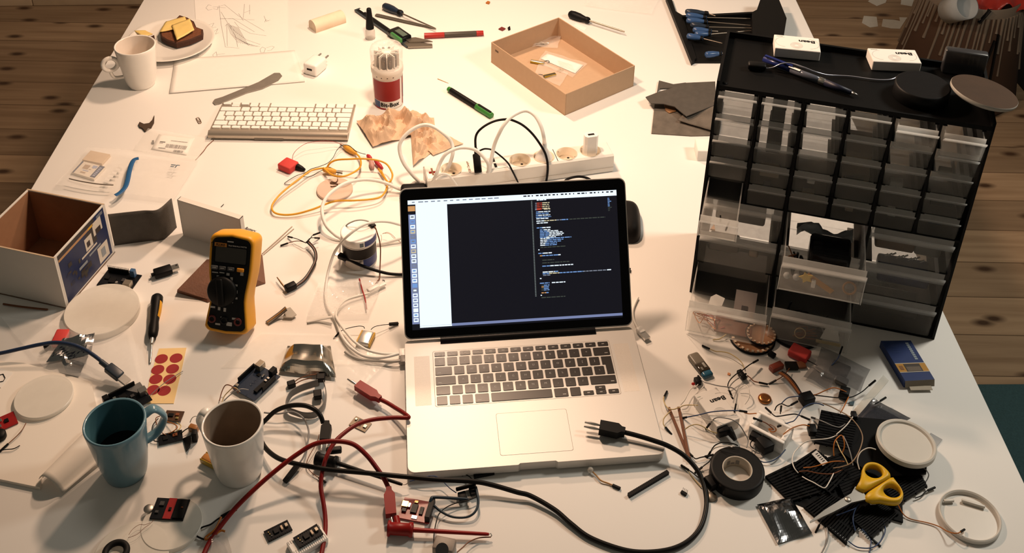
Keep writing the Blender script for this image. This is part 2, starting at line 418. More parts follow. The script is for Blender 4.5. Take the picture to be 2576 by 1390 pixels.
# ports side: magsafe plug and thunderbolt plug are their own cables; hinge bar
obj('hinge', MB().cyl((.056, .2425, .0185), (.303, .2425, .0185), .0062, 20), mat('hinge black', (.012, .012, .014), .4), lap)
LT = .9667
LIDL = T(0, .2429, .0215) @ basis((0, 0, 0), (1, 0, 0), (0, math.cos(LT), math.sin(LT)))
def world(mb, M): mb.v = [M @ v for v in mb.v]; return mb
lidm = MB().prism(rr_poly(.0, .002, .364, .2382, .011), -.0065, 0)
lid = obj('lid', world(lidm, LIDL), ALU, lap)
obj('bezel', world(MB().prism(rr_poly(.0016, .004, .3624, .2366, .0098), 0, .0007), LIDL), mat('black screen glass', (.003, .003, .004), .12), lid)
SM = LM @ LIDL
c4 = [uv_on(q[0], q[1], SM) for q in ((1020, 508), (1550, 473.5), (1566, 795), (1043, 832))]
sx0, sx1 = (c4[0][0] + c4[3][0]) / 2, (c4[1][0] + c4[2][0]) / 2; sy1, sy0 = (c4[0][1] + c4[1][1]) / 2, (c4[2][1] + c4[3][1]) / 2
g_bg = glow('screen dark', (.004, .0045, .009), 1.); g_w = glow('screen white', (.80, .90, 1.), 1.15); g_b = glow('screen blue', (.22, .42, .85), .8)
g_y = glow('screen cream', (.9, .78, .5), .7); g_r = glow('screen red', (.75, .08, .04), .7); g_d = glow('screen dim', (.05, .06, .05), 1.); g_l = glow('screen lilac', (.35, .42, .75), .55); g_g = glow('screen grey text', (.25, .28, .35), .8)
SMATS = [g_bg, g_w, g_b, g_y, g_r, g_d, g_l, g_g, glow('screen orange', (.8, .4, .15), .8)]
sc_ = MB(); sc_.quad([(sx0, sy0, .0009), (sx1, sy0, .0009), (sx1, sy1, .0009), (sx0, sy1, .0009)], 0)
def S(px, py):
    x, y = uv_on(px, py, SM); return min(max(x, sx0), sx1), min(max(y, sy0), sy1)
def sq(p, mt, z=.00105):
    sc_.quad([(x, y, z) for x, y in (S(*q) for q in p)][::-1], mt)
def ln(ax, ay, bx, by, th, mt, z=.0012):
    (x0, y0), (x1, y1) = S(ax, ay), S(bx, by); t = th * .00046 / 2; ym = (y0 + y1) / 2
    sc_.quad([(x0, ym - t, z), (x1, ym - t, z), (x1, ym + t, z), (x0, ym + t, z)], mt)
w_, h_ = sx1 - sx0, sy1 - sy0
def rel(s0, t0, s1, t1, mt, z=.00105):
    sc_.quad([(sx0 + w_ * a, sy1 - h_ * b, z) for a, b in ((s0, t1), (s1, t1), (s1, t0), (s0, t0))], mt)
rel(0, 0, 1, .033, 1); rel(.1, .033, 1, .044, 1, .00106)
rel(.036, .033, .185, .972, 1)                                   # white side panel
rel(0, .045, .034, .085, 8); rel(.001, .11, .0345, .955, 6, .00104)
dr = random.Random(3)
for i in range(22):
    t0 = .115 + i * .0378
    rel(.008, t0, .031, t0 + .03, dr.choice([1, 1, 2, 1, 3, 1, 7]), .0011); rel(.012, t0 + .008, .026, t0 + .02, dr.choice([2, 7, 1, 6]), .00115)
rel(.036, .973, .186, .985, 1); rel(.186, .965, 1, .985, 6, .0011)
for i in range(14): rel(.02 + i * .03, .012, .02 + i * .03 + dr.uniform(.01, .024), .02, 7, .0012)
for i in range(22): rel(.55 + i * .02, .008, .55 + i * .02 + dr.uniform(.004, .015), .018, 0, .0012)
rel(.585, .05, .592, .80, 5, .0011)
for i in range(60): rel(.586, .06 + i * .0124, .5905, .064 + i * .0124, 7, .00115)
def code(x, y, segs, th=3.4):
    """a line of illegible code starting at pixel (x,y): (length, colour) runs"""
    for n_, mt in segs:
        if mt is not None:
            k = x
            while k < x + n_ - 1:
                e = min(k + dr.uniform(5, 13), x + n_); ln(k, y - (k - x) * .062, e, y - (e - x) * .062, th, mt); k = e + 1.6
        x += n_; y -= n_ * .062
code(1350, 503, [(26, 1)])
for k in range(4): code(1346, 511 + k * 4.6, [(4, 7), (13, 4), (1, None), (18, 3)], 3.2)
code(1346, 527, [(4, 7), (12, 4), (6, None), (16, 3)])
for k, n_ in enumerate((30, 26, 30, 32)): code(1348, 533 + k * 4.4, [(6, 2), (n_, 2 if k % 2 else 1)], 3)
code(1349, 550, [(30, 1)]); code(1349, 556, [(20, 1), (30, 3), (14, 7), (16, 2), (3, None), (90, 5)]); code(1350, 561, [(28, 1)])
code(1350, 573, [(14, 2), (22, 1)])
for k, n_ in enumerate((26, 46, 58, 60, 56, 40)): code(1358, 578 + k * 3.8, [(n_ * .4, 2), (n_ * .6, 1)], 3)
for k, n_ in enumerate((78, 58, 52, 42, 42)): code(1359, 600 + k * 4.2, [(n_ * .3, 1), (n_ * .7, 2)], 3)
code(1360, 622, [(62, 5)]); code(1354, 628, [(3, 1)]); code(1354, 637, [(12, 2), (22, 1)]); code(1358, 643, [(6, 8), (40, 2), (6, 1)])
code(1364, 654, [(30, 5)]); code(1364, 661, [(70, 5)]); code(1364, 669, [(20, 2), (58, 1)])
code(1365, 684, [(30, 1), (10, 2)]); code(1365, 688, [(16, 2), (26, 3), (60, 2), (60, 7), (12, 1)]); code(1366, 692, [(20, 7)])
code(1358, 700, [(4, 1)]); code(1358, 712, [(24, 2), (6, None), (34, 1)])
for k in range(4): code(1362, 717 + k * 4, [(6, 8 if k == 1 else 5), (14, 2)], 3)
code(1362, 736, [(12, 8), (6, 2)]); code(1360, 742, [(3, 1)]); code(1362, 748, [(60, 5)])
for k in range(9): rel(.955, .06 + k * .012, .955 + dr.uniform(.008, .02), .066 + k * .012, 2 if k < 6 else 5, .0012)
obj('display', world(sc_, LIDL), SMATS, lid)
# ---- wireless keyboard, turned away from the camera
KX, KY, KA = -.6085, 1.8125, .0051
kbd = thing('keyboard', 'slim aluminium keyboard with white keys lying upside down, battery tube nearest', 'keyboard', (KX, KY, 0), KA)
ALK = mat('brushed aluminium', (.50, .44, .37), .36, .75, var=.03, scale=300)
zk = lambda y: .0135 - (y - .018) / .112 * .0085
kb = MB(); kb.add([(0, .0085, .0005), (.281, .0085, .0005), (.281, .13, .0005), (0, .13, .0005), (0, .0085, zk(.0085)), (.281, .0085, zk(.0085)), (.281, .13, zk(.13)), (0, .13, zk(.13))],
    [(3, 2, 1, 0), (4, 5, 6, 7), (0, 1, 5, 4), (1, 2, 6, 5), (2, 3, 7, 6), (3, 0, 4, 7)])
kbody = obj('body', kb, ALK, kbd)
tbm = MB().cyl((0, .009, .009), (.281, .009, .009), .0088, 28)
tbm.prism(rr_poly(.093, 0, .152, .0025, .001, 2), -.0025, .0009, 1, T(0, -.0002, .006))
obj('battery_tube', tbm, [ALK, mat('dark groove', (.2, .18, .15), .6, .5)], kbd)  # darker strip along the front of the tube
KW = mat('white keycaps', (.84, .83, .80), .4, var=.01)
sl = math.atan2(-.0085, .112)
for (x, y, w, h, c, kd) in key_layout():
    m = key_mb(w, h, kd, .0002, .0022)
    if c: m.text(c, .0042, T(w / 2, h / 2, .0024), 1, .00005)
    xx, yy = .2772 - x, .1268 - y
    o = obj('key', m, [KW, mat('grey key legends', (.5, .48, .45), .7)], kbody)
    o.location = (xx, yy, zk(yy)); o.rotation_euler = (-sl, 0, PI)
# ---- small-parts drawer cabinet
CX, CY, CA, CW, CD, CHH = .3085, 1.4014, -.2559, .3956, .158, .4244
CM = T(CX, CY, 0) @ RZ(CA)
CBLK = mat('black cabinet plastic', (.0045, .0045, .0048), .55, var=.2, scale=30, spec=.15)
cab = thing('drawer_cabinet', 'black drawer cabinet with translucent drawers, some pulled open, on the table', 'cabinet', (CX, CY, 0), CA)
U0, UP, US, V0 = .0045, .0645, .0585, .004
hs = MB()
hs.box((.0019, CD / 2, CHH / 2), (.0038, CD, CHH)); hs.box((CW - .0019, CD / 2, CHH / 2), (.0038, CD, CHH))
hs.box((CW / 2, CD / 2, .0018), (CW, CD, .0036)); hs.box((CW / 2, CD / 2, .4125), (CW, CD, .005))
for c in range(1, 6):
    z0 = .2065 if c % 2 else .004
    hs.box((U0 + UP * c - .0029, CD / 2, (z0 + .411) / 2), (.0042, CD, .411 - z0))
for r in range(0, 6): # shelves are side rails joined at front and back by thin bars
    z = .2065 + r * .0405
    for c in range(6):
        for x in (U0 + UP * c + .0025, U0 + UP * c + US - .0025): hs.box((x, CD / 2, z - .0012), (.006, CD, .0016))
    if r in (0,): hs.box((CW / 2, CD / 2, z - .0012), (CW, CD, .0022))
for r in (1, 2):
    for c in range(3):
        for x in (U0 + 2 * UP * c + .006, U0 + 2 * UP * c + .119): hs.box((x, CD / 2, r * .0673 + .003), (.012, CD, .002))
obj('housing', hs, CBLK, cab)
rim = MB()                                                    # raised rim round the top tray
for a, b in (((.0, 0, .4149), (.0045, CD, .4246)), ((CW - .0045, 0, .4149), (CW, CD, .4246)), ((.0045, CD - .0045, .4149), (CW - .0045, CD, .4246)), ((.0045, 0, .4149), (CW - .0045, .003, .4172))):
    rim.box([(p + q) / 2 for p, q in zip(a, b)], [q - p for p, q in zip(a, b)])
rim.lathe([(0, .0008), (.0035, .0008), (.0035, 0)], 16, 0, T(.012, .012, .4149))
obj('top_rim', rim, CBLK, cab)
def translucent(name, c, clear, tr, rough=.25):
    """milky polystyrene: part clear, part diffusing, glossy skin"""
    m = bpy.data.materials.new(name); m.use_nodes = True; nt = m.node_tree; N = nt.nodes; L = nt.links; b = N['Principled BSDF']; out = N['Material Output']
    b.inputs['Base Color'].default_value = (*c, 1); b.inputs['Roughness'].default_value = rough
    t = N.new('ShaderNodeBsdfTransparent'); t.inputs[0].default_value = (.97, .97, .97, 1); q = N.new('ShaderNodeBsdfTranslucent'); q.inputs[0].default_value = (*c, 1)
    m1 = N.new('ShaderNodeMixShader'); m2 = N.new('ShaderNodeMixShader'); m1.inputs[0].default_value = tr
    tc = N.new('ShaderNodeTexCoord'); nz_ = N.new('ShaderNodeTexNoise'); nz_.inputs['Scale'].default_value = 90; mr = N.new('ShaderNodeMapRange'); mr.inputs[3].default_value = 1 - clear - .04; mr.inputs[4].default_value = 1 - clear + .04
    L.new(tc.outputs['Object'], nz_.inputs['Vector']); L.new(nz_.outputs['Fac'], mr.inputs[0]); L.new(mr.outputs[0], m2.inputs[0])
    L.new(b.outputs[0], m1.inputs[1]); L.new(q.outputs[0], m1.inputs[2]); L.new(t.outputs[0], m2.inputs[1]); L.new(m1.outputs[0], m2.inputs[2]); L.new(m2.outputs[0], out.inputs['Surface']); return m
DRW = translucent('drawer plastic', (.85, .84, .80), .87, .72)
LIP = translucent('drawer lip plastic', (.85, .86, .85), .50, .6)
def drawer(w, h, d, open_, u, v, yaw=0., drop=0.):
    b = MB(); t = .0012; tp = .003
    b.box((w / 2, d / 2, t / 2), (w - 2 * tp, d, t)); b.box((w / 2, d - t / 2, h * .45), (w - 2 * tp, t, h * .9))
    for sgn, xo in ((1, tp), (-1, w - tp)):
        b.add([(xo, 0, 0), (xo, d, 0), (xo, d, h * .82), (xo - sgn * .002, 0, h * .92)], [(0, 1, 2, 3)])
        b.add([(xo + sgn * t, 0, 0), (xo + sgn * t, d, 0), (xo + sgn * t, d, h * .82), (xo + sgn * t - sgn * .002, 0, h * .92)], [(3, 2, 1, 0)])
    b.add([(0.001, 0, 0), (w - .001, 0, 0), (w, -.003, h * .7), (0, -.003, h * .7)], [(0, 1, 2, 3)])
    b.add([(.001, .0015, 0), (w - .001, .0015, 0), (w, -.0015, h * .7), (0, -.0015, h * .7)], [(3, 2, 1, 0)])
    o = obj('drawer', b, DRW, cab); o.location = (u, -open_ + .0005, v - drop); o.rotation_euler = (0, 0, yaw)
    l = MB(); hl = h * .3; ex = min(.012, hl)                    # flared pull lip along the top of the front
    l.add([(0, -.003, h * .7), (w, -.003, h * .7), (w - .001, -.003 - ex, h * .98), (.001, -.003 - ex, h * .98), (.001, -.0015 - ex, h), (w - .001, -.0015 - ex, h), (w, -.0012, h * .72), (0, -.0012, h * .72)],
          [(0, 1, 2, 3), (3, 2, 5, 4), (4, 5, 6, 7), (0, 3, 4, 7), (2, 1, 6, 5)])
    l.box((w / 2, .0004, h * .86), (w - .002, .0012, h * .28))
    for xo in (tp, w - tp): l.add([(xo - .0009, 0, h * .92), (xo + .0009, 0, h * .92), (xo + .0009, d, h * .82), (xo - .0009, d, h * .82)], [(0, 1, 2, 3)])
    if open_ > .05:
        for x_ in (.0006, w - .0006): l.box((x_, -.0022, h * .36), (.0012, .0012, h * .7))
        l.box((w / 2, -.0005, .0008), (w - .004, .0014, .0016))
    obj('lip', l, LIP, o); return o
cr = random.Random(11)
for r in range(5):
    for c in range(6):
        v = .207 + (4 - r) * .0405; u = U0 + UP * c
        op = {(0, 4): .018, (0, 5): .02, (4, 0): .098, (1, 5): .006}.get((r, c), 0.)
        drawer(US, .0385, .148, op, u, v)
for r in range(3):
    for c in range(3):
        v = .0045 + (2 - r) * .0673; u = U0 + 2 * UP * c
        op, yaw, dr_ = {(0, 1): (.106, 0, .001), (2, 0): (.095, 0, 0), (2, 1): (.073, -.015, 0)}.get((r, c), (0, 0, 0))
        drawer(.1235, .0645, .148, op, u, v, yaw, dr_)
# ---- power strip
sa, sang = P(1075, 453, .04), None
sb = P(1545, 389, .04); sang = math.atan2((sb - sa).y, (sb - sa).x); SLN = (sb - sa).length; SW, SH = .047, .040
strip = thing('power_strip', 'white power strip with round sockets and a charging module behind the laptop', 'power strip', (sa.x, sa.y, 0), sang)
STM = T(sa.x, sa.y, 0) @ RZ(sang)
STW = mat('white strip plastic', (.82, .79, .74), .4, var=.02)
def slocal(px, py, z=.04): return STM.inverted() @ P(px, py, z)
cens = [slocal(*q).x for q in ((1136, 428), (1308, 402), (1367, 391), (1425, 385), (1484, 377))]
SR = .0195
sbm = MB(); yc = SW / 2; ys = (0.004, SW - .004)
edges = [0.002] + sum([[c - .0235, c + .0235] for c in cens], []) + [SLN - .002]
def holed(m, x0, x1, y0, y1, cx_, cy_, r, z, n=32):
    vs = []; 
    for j in range(n):
        a = 2 * PI * j / n; dx, dy = math.cos(a), math.sin(a)
        t = min((x1 - cx_) / dx if dx > 1e-9 else 9, (x0 - cx_) / dx if dx < -1e-9 else 9, (y1 - cy_) / dy if dy > 1e-9 else 9, (y0 - cy_) / dy if dy < -1e-9 else 9)
        vs += [(cx_ + dx * r, cy_ + dy * r, z), (cx_ + dx * t, cy_ + dy * t, z)]
    m.add(vs, [(2 * j, 2 * j + 1, (2 * j + 3) % (2 * n), (2 * j + 2) % (2 * n)) for j in range(n)])
    for qx, qy in ((x0, y0), (x1, y0), (x1, y1), (x0, y1)):
        # corner triangle between the two rim points nearest the corner
        a = math.atan2(qy - cy_, qx - cx_) % (2 * PI); j = int(a / (2 * PI / n)); k = (j + 1) % n
        m.add([vs[2 * j + 1], (qx, qy, z), vs[2 * k + 1]], [(0, 1, 2)])
for i in range(len(edges) - 1):
    if i % 2 == 0: sbm.quad([(edges[i], ys[0], SH), (edges[i + 1], ys[0], SH), (edges[i + 1], ys[1], SH), (edges[i], ys[1], SH)])
    else: holed(sbm, edges[i], edges[i + 1], ys[0], ys[1], cens[i // 2], yc, SR, SH)
for y0, y1, z0, z1 in ((0, .004, SH - .003, SH), (-.0015, 0, .002, SH - .003)):
    for f in (lambda y: y, lambda y: SW - y):
        sbm.quad([(0, f(y0), z0), (SLN, f(y0), z0), (SLN, f(y1), z1), (0, f(y1), z1)])
for x0, x1 in ((0, .002), (SLN, SLN - .002)):
    sbm.quad([(x0, 0, SH - .003), (x1, .004, SH), (x1, SW - .004, SH), (x0, SW, SH - .003)])
    sbm.quad([(x0, -.0015, .002), (x0, SW + .0015, .002), (x0, SW, SH - .003), (x0, 0, SH - .003)])
sbm.box((SLN / 2, yc, .001), (SLN - .002, SW, .002)); sbm.box((SLN / 2, -.0014, .012), (SLN, .0006, .0008), 1)
obj('body', sbm, [STW, mat('strip seam', (.55, .50, .44), .6)], strip)
SKM = mat('socket cup', (.70, .60, .46), .45)
for c in cens:
    m = MB(); m.lathe([(SR + .0012, SH - .0002), (SR + .0012, SH + .0008), (SR, SH + .0008), (SR - .0005, SH - .0165), (0, SH - .0165)], 32, 0, T(c, yc, 0))
    for s_ in (-1, 1):
        m.lathe([(0, 0), (.0026, 0)], 12, 1, T(c + s_ * .0095 * math.cos(.9), yc + s_ * .0095 * math.sin(.9), SH - .0163))
        m.box((c - s_ * .0185 * math.sin(.9), yc + s_ * .0185 * math.cos(.9), SH - .008), (.004, .002, .014), 2)
    obj('socket', m, [SKM, INK, STEEL], strip)
# charging module with two usb ports, printing on the top face
um = slocal(1255, 412).x
m = MB().rbox((um - .002, yc, SH + .0006), (.034, .036, .002), .001)
for s_ in (-1, 1): m.box((um - .002 - .006, yc + s_ * .009, SH + .0017), (.005, .013, .0004), 1)
obj('usb_module', m, [STW, INK], strip)
pr = MB(); BRN = mat('brown print', (.25, .12, .06), .7)
tx_ = slocal(1178, 424)
pr.text('USB Charger', .0066, T(tx_.x + .0015, yc, SH + .0004) @ RZ(PI / 2), 1, .0001)
lx_ = slocal(1087, 431)
pr.box((lx_.x, yc - .002, SH + .0002), (.013, .006, .0003), 0); pr.box((lx_.x + .0003, yc, SH + .0003), (.0035, .022, .0004), 1)
obj('printing', pr, [RED, BRN], strip)
# plugs and charger that sit in the sockets
def cable(name, label, cat, pts, r, m, group=None, n=10, flat=None, sub=7, ends=()):
    """a cable along (px,py,height) points; ends = list of (mesh builder, material, part name)"""
    w_ = smooth_path(px3(pts), sub)
    if not ends: return one(name, MB().tube(w_, r, n, 0, True, flat), m, label, cat, group=group)
    b0 = Vector((w_[0].x, w_[0].y, 0)); t = thing(name, label, cat, b0, 0, group)
    obj('cable', MB().tube(w_, r, n, 0, True, flat), m, t, b0)
    for mb, mm, nm in ends: obj(nm, mb, mm, t, b0)
    return t
# ================= helpers for the small things
from mathutils import noise as _nz
def nz(x, y, z=0.): return _nz.noise(Vector((x, y, z)))
def slab(name, label, cat, pts, h, m, z=0., mats=None, extra=None, group=None, bev=0):
    """flat thing cut to an outline of pixel points, h thick, lying at height z"""
    mb = MB().prism(foot(pts, z + h), z + .0002, z + h)
    if extra: extra(mb)
    return one(name, mb, mats or m, label, cat, group=group)
def crumple(c, amp, freq, nu=20, nv=14, z=.0005, th=0., m=0, seed=0., ridge=False, lift=None, mb=None):
    """sheet over four pixel corners (TL, TR, BR, BL), crumpled"""
    q = [P(p[0], p[1], z) for p in c]
    def fn(u, v):
        p = (q[0] * (1 - u) + q[1] * u) * (1 - v) + (q[3] * (1 - u) + q[2] * u) * v
        n_ = nz(p.x * freq, p.y * freq, seed)
        if ridge: n_ = 1 - abs(n_) * 2
        n_ = max(0, n_ * .5 + .5)
        hh = z + amp * n_ + (lift(u, v) if lift else 0)
        return Vector((p.x + amp * .3 * nz(p.y * freq, p.x * freq, seed + 5), p.y, max(hh, z)))
    mb = mb or MB(); mb.sheet(fn, nu, nv, m, th); return mb
def dark_end(p, q, r=.0013, L=.014, box=True):
    """pin housing at the end p of a wire, pointing away from q"""
    p, q = Vector(p), Vector(q); d = (p - q).normalized()
    m = MB(); M_ = basis(p, d, (-d.y, d.x, 1e-4) if abs(d.z) < .95 else (1, 0, 0))
    m.rbox((L / 2 - .002, 0, 0), (L, r * 2, r * 2), .0004, 0, M_, 1, False)
    return m
def jumper(label, pts, m, r=.0007, ends=(1, 1), group='jumper wires', cat='wire', name='jumper_wire', L=.014, er=.0013, sub=6, pin=(0, 0), pname='connector'):
    """thin wire on (px,py,height) points, with a black pin housing at each chosen end"""
    w_ = smooth_path(px3(pts, r), sub); b0 = Vector((w_[0].x, w_[0].y, max(0, min(v.z for v in w_) - r)))
    t = thing(name, label, cat, b0, 0, group)
    obj('wire', MB().tube(w_, r, 6), m, t, b0)
    for k, (e, a, b) in enumerate(((ends[0], w_[0], w_[1]), (ends[1], w_[-1], w_[-2]))):
        if e:
            mm = dark_end(a, b, er, L)
            mats = [BLACK]
            if pin[k]:
                d = (a - b).normalized(); mm.cyl(a + d * (L - .003), a + d * (L + .006), .0003, 6, 1); mats = [BLACK, STEEL]
            obj(pname, mm, mats, t, b0)
    return t
def board(name, label, cat, A, B, D, th, m, chips, z=0., parts=None, extra=None, dx=0, group=None):
    """circuit board: rectangle through pixel corners; chips = [(name, x, y, w, d, h, mat)] in 0..1 of the board"""
    c, ang, L, W = rect(A, B, D, z + th)
    t = thing(name, label, cat, (c.x, c.y, z), ang, group)
    mb = MB().box((0, 0, th / 2 + .0003), (L, W, th))
    if extra: extra(mb, L, W, th)
    obj('circuit_board', mb, m, t)
    for nm, x, y, w, d, h, mm in chips:
        cb = MB().rbox(((x - .5) * L, (y - .5) * W, th + .0003 + h / 2), (w * L, d * W, h), .0003, 0, None, 1, False)
        obj(nm, cb, mm, t)
    return t, L, W
def pins(m, x0, y0, x1, y1, n, z0, z1, mt=0, r=.0003):
    for i in range(n):
        f = i / max(1, n - 1); m.box((x0 + (x1 - x0) * f, y0 + (y1 - y0) * f, (z0 + z1) / 2), (r * 2, r * 2, z1 - z0), mt)
CHIP = mat('chip epoxy', (.012, .012, .013), .4)
PCBB = mat('black circuit board', (.010, .012, .016), .35, var=.3, scale=300)
PCBBL = mat('dark blue circuit board', (.008, .02, .045), .35, var=.3, scale=300)
PCBR = mat('red circuit board', (.28, .012, .012), .35, var=.2, scale=300)
PCBBR = mat('brown circuit board', (.06, .025, .010), .4, var=.4, scale=200)
BAG = film('clear bag film', (.93, .91, .88), .10, .10, .35, .7, 28)
BAGM = film('milky bag film', (.90, .87, .82), .15, .2, .3, .5, 30)
FROST = film('frosted plastic', (.86, .83, .76), .62, .35, .3)
FOILM = mat('metallised bag foil', (.42, .42, .43), .16, 1., var=.25, scale=60)
W_BLK = mat('black wire insulation', (.012, .012, .013), .45)
W_BRN = mat('brown wire insulation', (.16, .05, .015), .45)
W_ORG = mat('orange wire insulation', (.42, .13, .015), .45)
W_YEL = mat('straw wire insulation', (.55, .42, .20), .5)
W_WHT = mat('white wire insulation', (.72, .69, .64), .45)
W_GRY = mat('grey wire insulation', (.22, .22, .22), .5)
W_BLU = mat('blue wire insulation', (.02, .05, .14), .45)
W_RED = mat('red wire insulation', (.32, .015, .012), .42)
# ================= mugs and plate
def mug(name, label, b, h, r0, r1, m, m_in, ha, hz0, hz1, hout, hw=.008, shape='loop', liquid=None, flare=0.):
    t = thing(name, label, 'mug', (b.x, b.y, 0), 0)
    pr = [(0, .0015), (r0 * .82, .0012), (r0 * .9, 0), (r0 * .97, .0006), (r0, .004)]
    n = 14
    for i in range(1, n + 1):
        f = i / n; pr.append((r0 + (r1 - r0) * (f ** (.9 - flare)), .004 + (h - .006) * f))
    pr += [(r1 - .0006, h - .0003), (r1 - .002, h), (r1 - .0034, h - .0012)]
    obj('body', MB().lathe(pr, 56), m, t)
    pi_ = [(r1 - .0034, h - .0012)]
    for i in range(n - 1, 0, -1):
        f = i / n; pi_.append((r0 + (r1 - r0) * (f ** (.9 - flare)) - .0036, .004 + (h - .006) * f))
    pi_ += [(r0 - .006, .0065), (0, .006)]
    obj('inside_wall', MB().lathe(pi_, 56), m_in, t)
    d = Vector((math.cos(ha), math.sin(ha), 0)); rm = lambda z: r0 + (r1 - r0) * ((z - .004) / (h - .006)) ** (.9 - flare) - .0012
    if shape == 'loop':
        pts = [d * rm(hz1) + Vector((0, 0, hz1)), d * (rm(hz1) + hout * .55) + Vector((0, 0, hz1 + .004)), d * (rm(hz1) + hout) + Vector((0, 0, hz1 - .012)),
               d * (rm(hz1) + hout) + Vector((0, 0, (hz0 + hz1) / 2)), d * (rm(hz0) + hout * .72) + Vector((0, 0, hz0 + .006)), d * rm(hz0) + Vector((0, 0, hz0))]
        hm = MB().tube(smooth_path(pts, 8), hw / 2, 12, 0, True, (1.25, .62))
    else:                                                     # key-shaped handle: a ring with a bent stem
        hm = MB(); rc = .0150; c = d * (rm(hz1) + .0165) + Vector((0, 0, hz1 - .012))
        ring = [c + d * (rc * math.cos(a)) + Vector((0, 0, rc * math.sin(a))) for a in [2 * PI * i / 28 for i in range(29)]]
        hm.tube(ring, .0048, 10, 0, False)
        hm.tube(smooth_path([c + d * .003 + Vector((0, 0, -rc)), c + d * -.003 + Vector((0, 0, -rc - .018)), d * (rm(hz0) + .002) + Vector((0, 0, hz0)), d * rm(hz0) + Vector((0, 0, hz0 + .001))], 6), .0036, 10)
        hm.tube([d * rm(hz1) + Vector((0, 0, hz1 - .004)), c - d * rc], .0038, 10)
    obj('handle', hm, m, t)
    if liquid:
        z, mm = liquid; f = (z - .004) / (h - .006)
        obj('coffee', MB().lathe([(0, z), (r0 + (r1 - r0) * (f ** (.9 - flare)) - .0038, z)], 40), mm, t)
    return t
CER = mat('bone white glaze', (.78, .75, .70), .22, coat=.3, var=.02)
CERT = mat('teal glaze', (.12, .24, .31), .28, var=.12, scale=40, coat=.3)
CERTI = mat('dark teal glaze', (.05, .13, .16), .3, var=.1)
CERW = mat('white stoneware', (.70, .70, .67), .3, var=.04, coat=.3)
CERWI = mat('coffee stained glaze', (.30, .235, .18), .4, var=.35, scale=35)
COF = mat('black coffee', (.006, .004, .003), .12, spec=.7)
mug('mug', 'white mug with a ring shaped handle at the far left table edge', P(357, 211), .0995, .0285, .043, CER, mat('warm glaze inside', (.74, .66, .58), .35), math.radians(206), .028, .076, .03, shape='ring', flare=.25)
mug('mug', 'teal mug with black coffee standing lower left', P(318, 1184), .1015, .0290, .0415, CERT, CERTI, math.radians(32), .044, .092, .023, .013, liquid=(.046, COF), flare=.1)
mug('mug', 'white coffee stained mug beside the teal mug', P(604, 1183), .0990, .0310, .0415, CERW, CERWI, math.radians(152), .040, .088, .021, .012, liquid=(.011, COF), flare=.2)
pc = P(430, 106, .008)
t = thing('plate', 'white dinner plate behind the ring handled mug', 'plate', (pc.x, pc.y, 0), 0)
obj('dish', MB().lathe([(0, .0045), (.060, .0045), (.074, .007), (.094, .013), (.0985, .0155), (.0995, .0165), (.098, .0172), (.092, .0155), (.073, .0098), (.060, .0068), (0, .0066)], 72), mat('plate glaze', (.80, .77, .72), .2, var=.015, coat=.4), t)
obj('foot_ring', MB().lathe([(.050, .0046), (.051, 0), (.055, 0), (.058, .0047)], 48), CER, t)
# bread and cheese
BRD = mat('rye bread crumb', (.16, .055, .022), .9, var=.5, scale=220, bump=.6)
CRS = mat('dark crust', (.05, .017, .008), .8, var=.4, scale=120, bump=.4)
CHS = mat('yellow cheese', (.80, .58, .20), .5, var=.06, scale=30, sss=.15)
bpoly = foot([(402, 82), (412, 66), (440, 52), (452, 40), (472, 46), (488, 56), (494, 70), (511, 76), (510, 90), (478, 104), (444, 112), (420, 104), (405, 95)], .02)
t = thing('bread_slice', 'slice of dark rye bread with cheese on the white plate', 'bread', (*[sum(p[i] for p in bpoly) / len(bpoly) for i in (0, 1)], .0105))
bc = Vector(t.location); inner = [(bc.x + (p[0] - bc.x) * .93, bc.y + (p[1] - bc.y) * .93) for p in bpoly]
obj('crumb', MB().prism(inner, .0107, .0225, 0, None, False), BRD, t, bc)
n_ = len(bpoly); cm = MB()
for i in range(n_):
    j = (i + 1) % n_; a, b, c_, d_ = bpoly[i], bpoly[j], inner[j], inner[i]
    cm.quad([(*a, .0106), (*b, .0106), (*b, .0218), (*a, .0218)]); cm.quad([(*a, .0218), (*b, .0218), (*c_, .0232), (*d_, .0232)]); cm.quad([(*d_, .0106), (*c_, .0106), (*b, .0106), (*a, .0106)])
obj('crust', cm, CRS, t, bc)
def drape(name, label, cat, pts, z, amp, m, th=.0022, group=None, n=10):
    """thin soft slice over a pixel quad"""
    return one(name, crumple(pts, amp, 60, n, n, z, th, 0, z * 100), m, label, cat, group=group)
drape('cheese_slice', 'left cheese slice lying on the rye bread', 'cheese', [(418, 57), (466, 44), (474, 70), (402, 82)], .0252, .003, CHS, group='cheese on the bread')
drape('cheese_slice', 'right cheese slice draped over the front edge of the bread', 'cheese', [(432, 66), (478, 50), (489, 78), (445, 102)], .0280, .003, CHS, group='cheese on the bread')
drape('cheese_slice', 'loose cheese piece at the far left of the plate', 'cheese', [(338, 80), (366, 79), (384, 88), (360, 95)], .014, .003, CHS)
for pts, lb, h in ([(374, 93), (388, 88), (387, 97), (378, 100)], 'larger brown crust crumb beside the loose cheese', .009), ([(378, 116), (388, 113), (391, 117), (381, 119)], 'smaller brown crust crumb on the plate near the mug rim', .006):
    slab('crust_crumb', lb, 'crumb', pts, h, CRS, .0102)
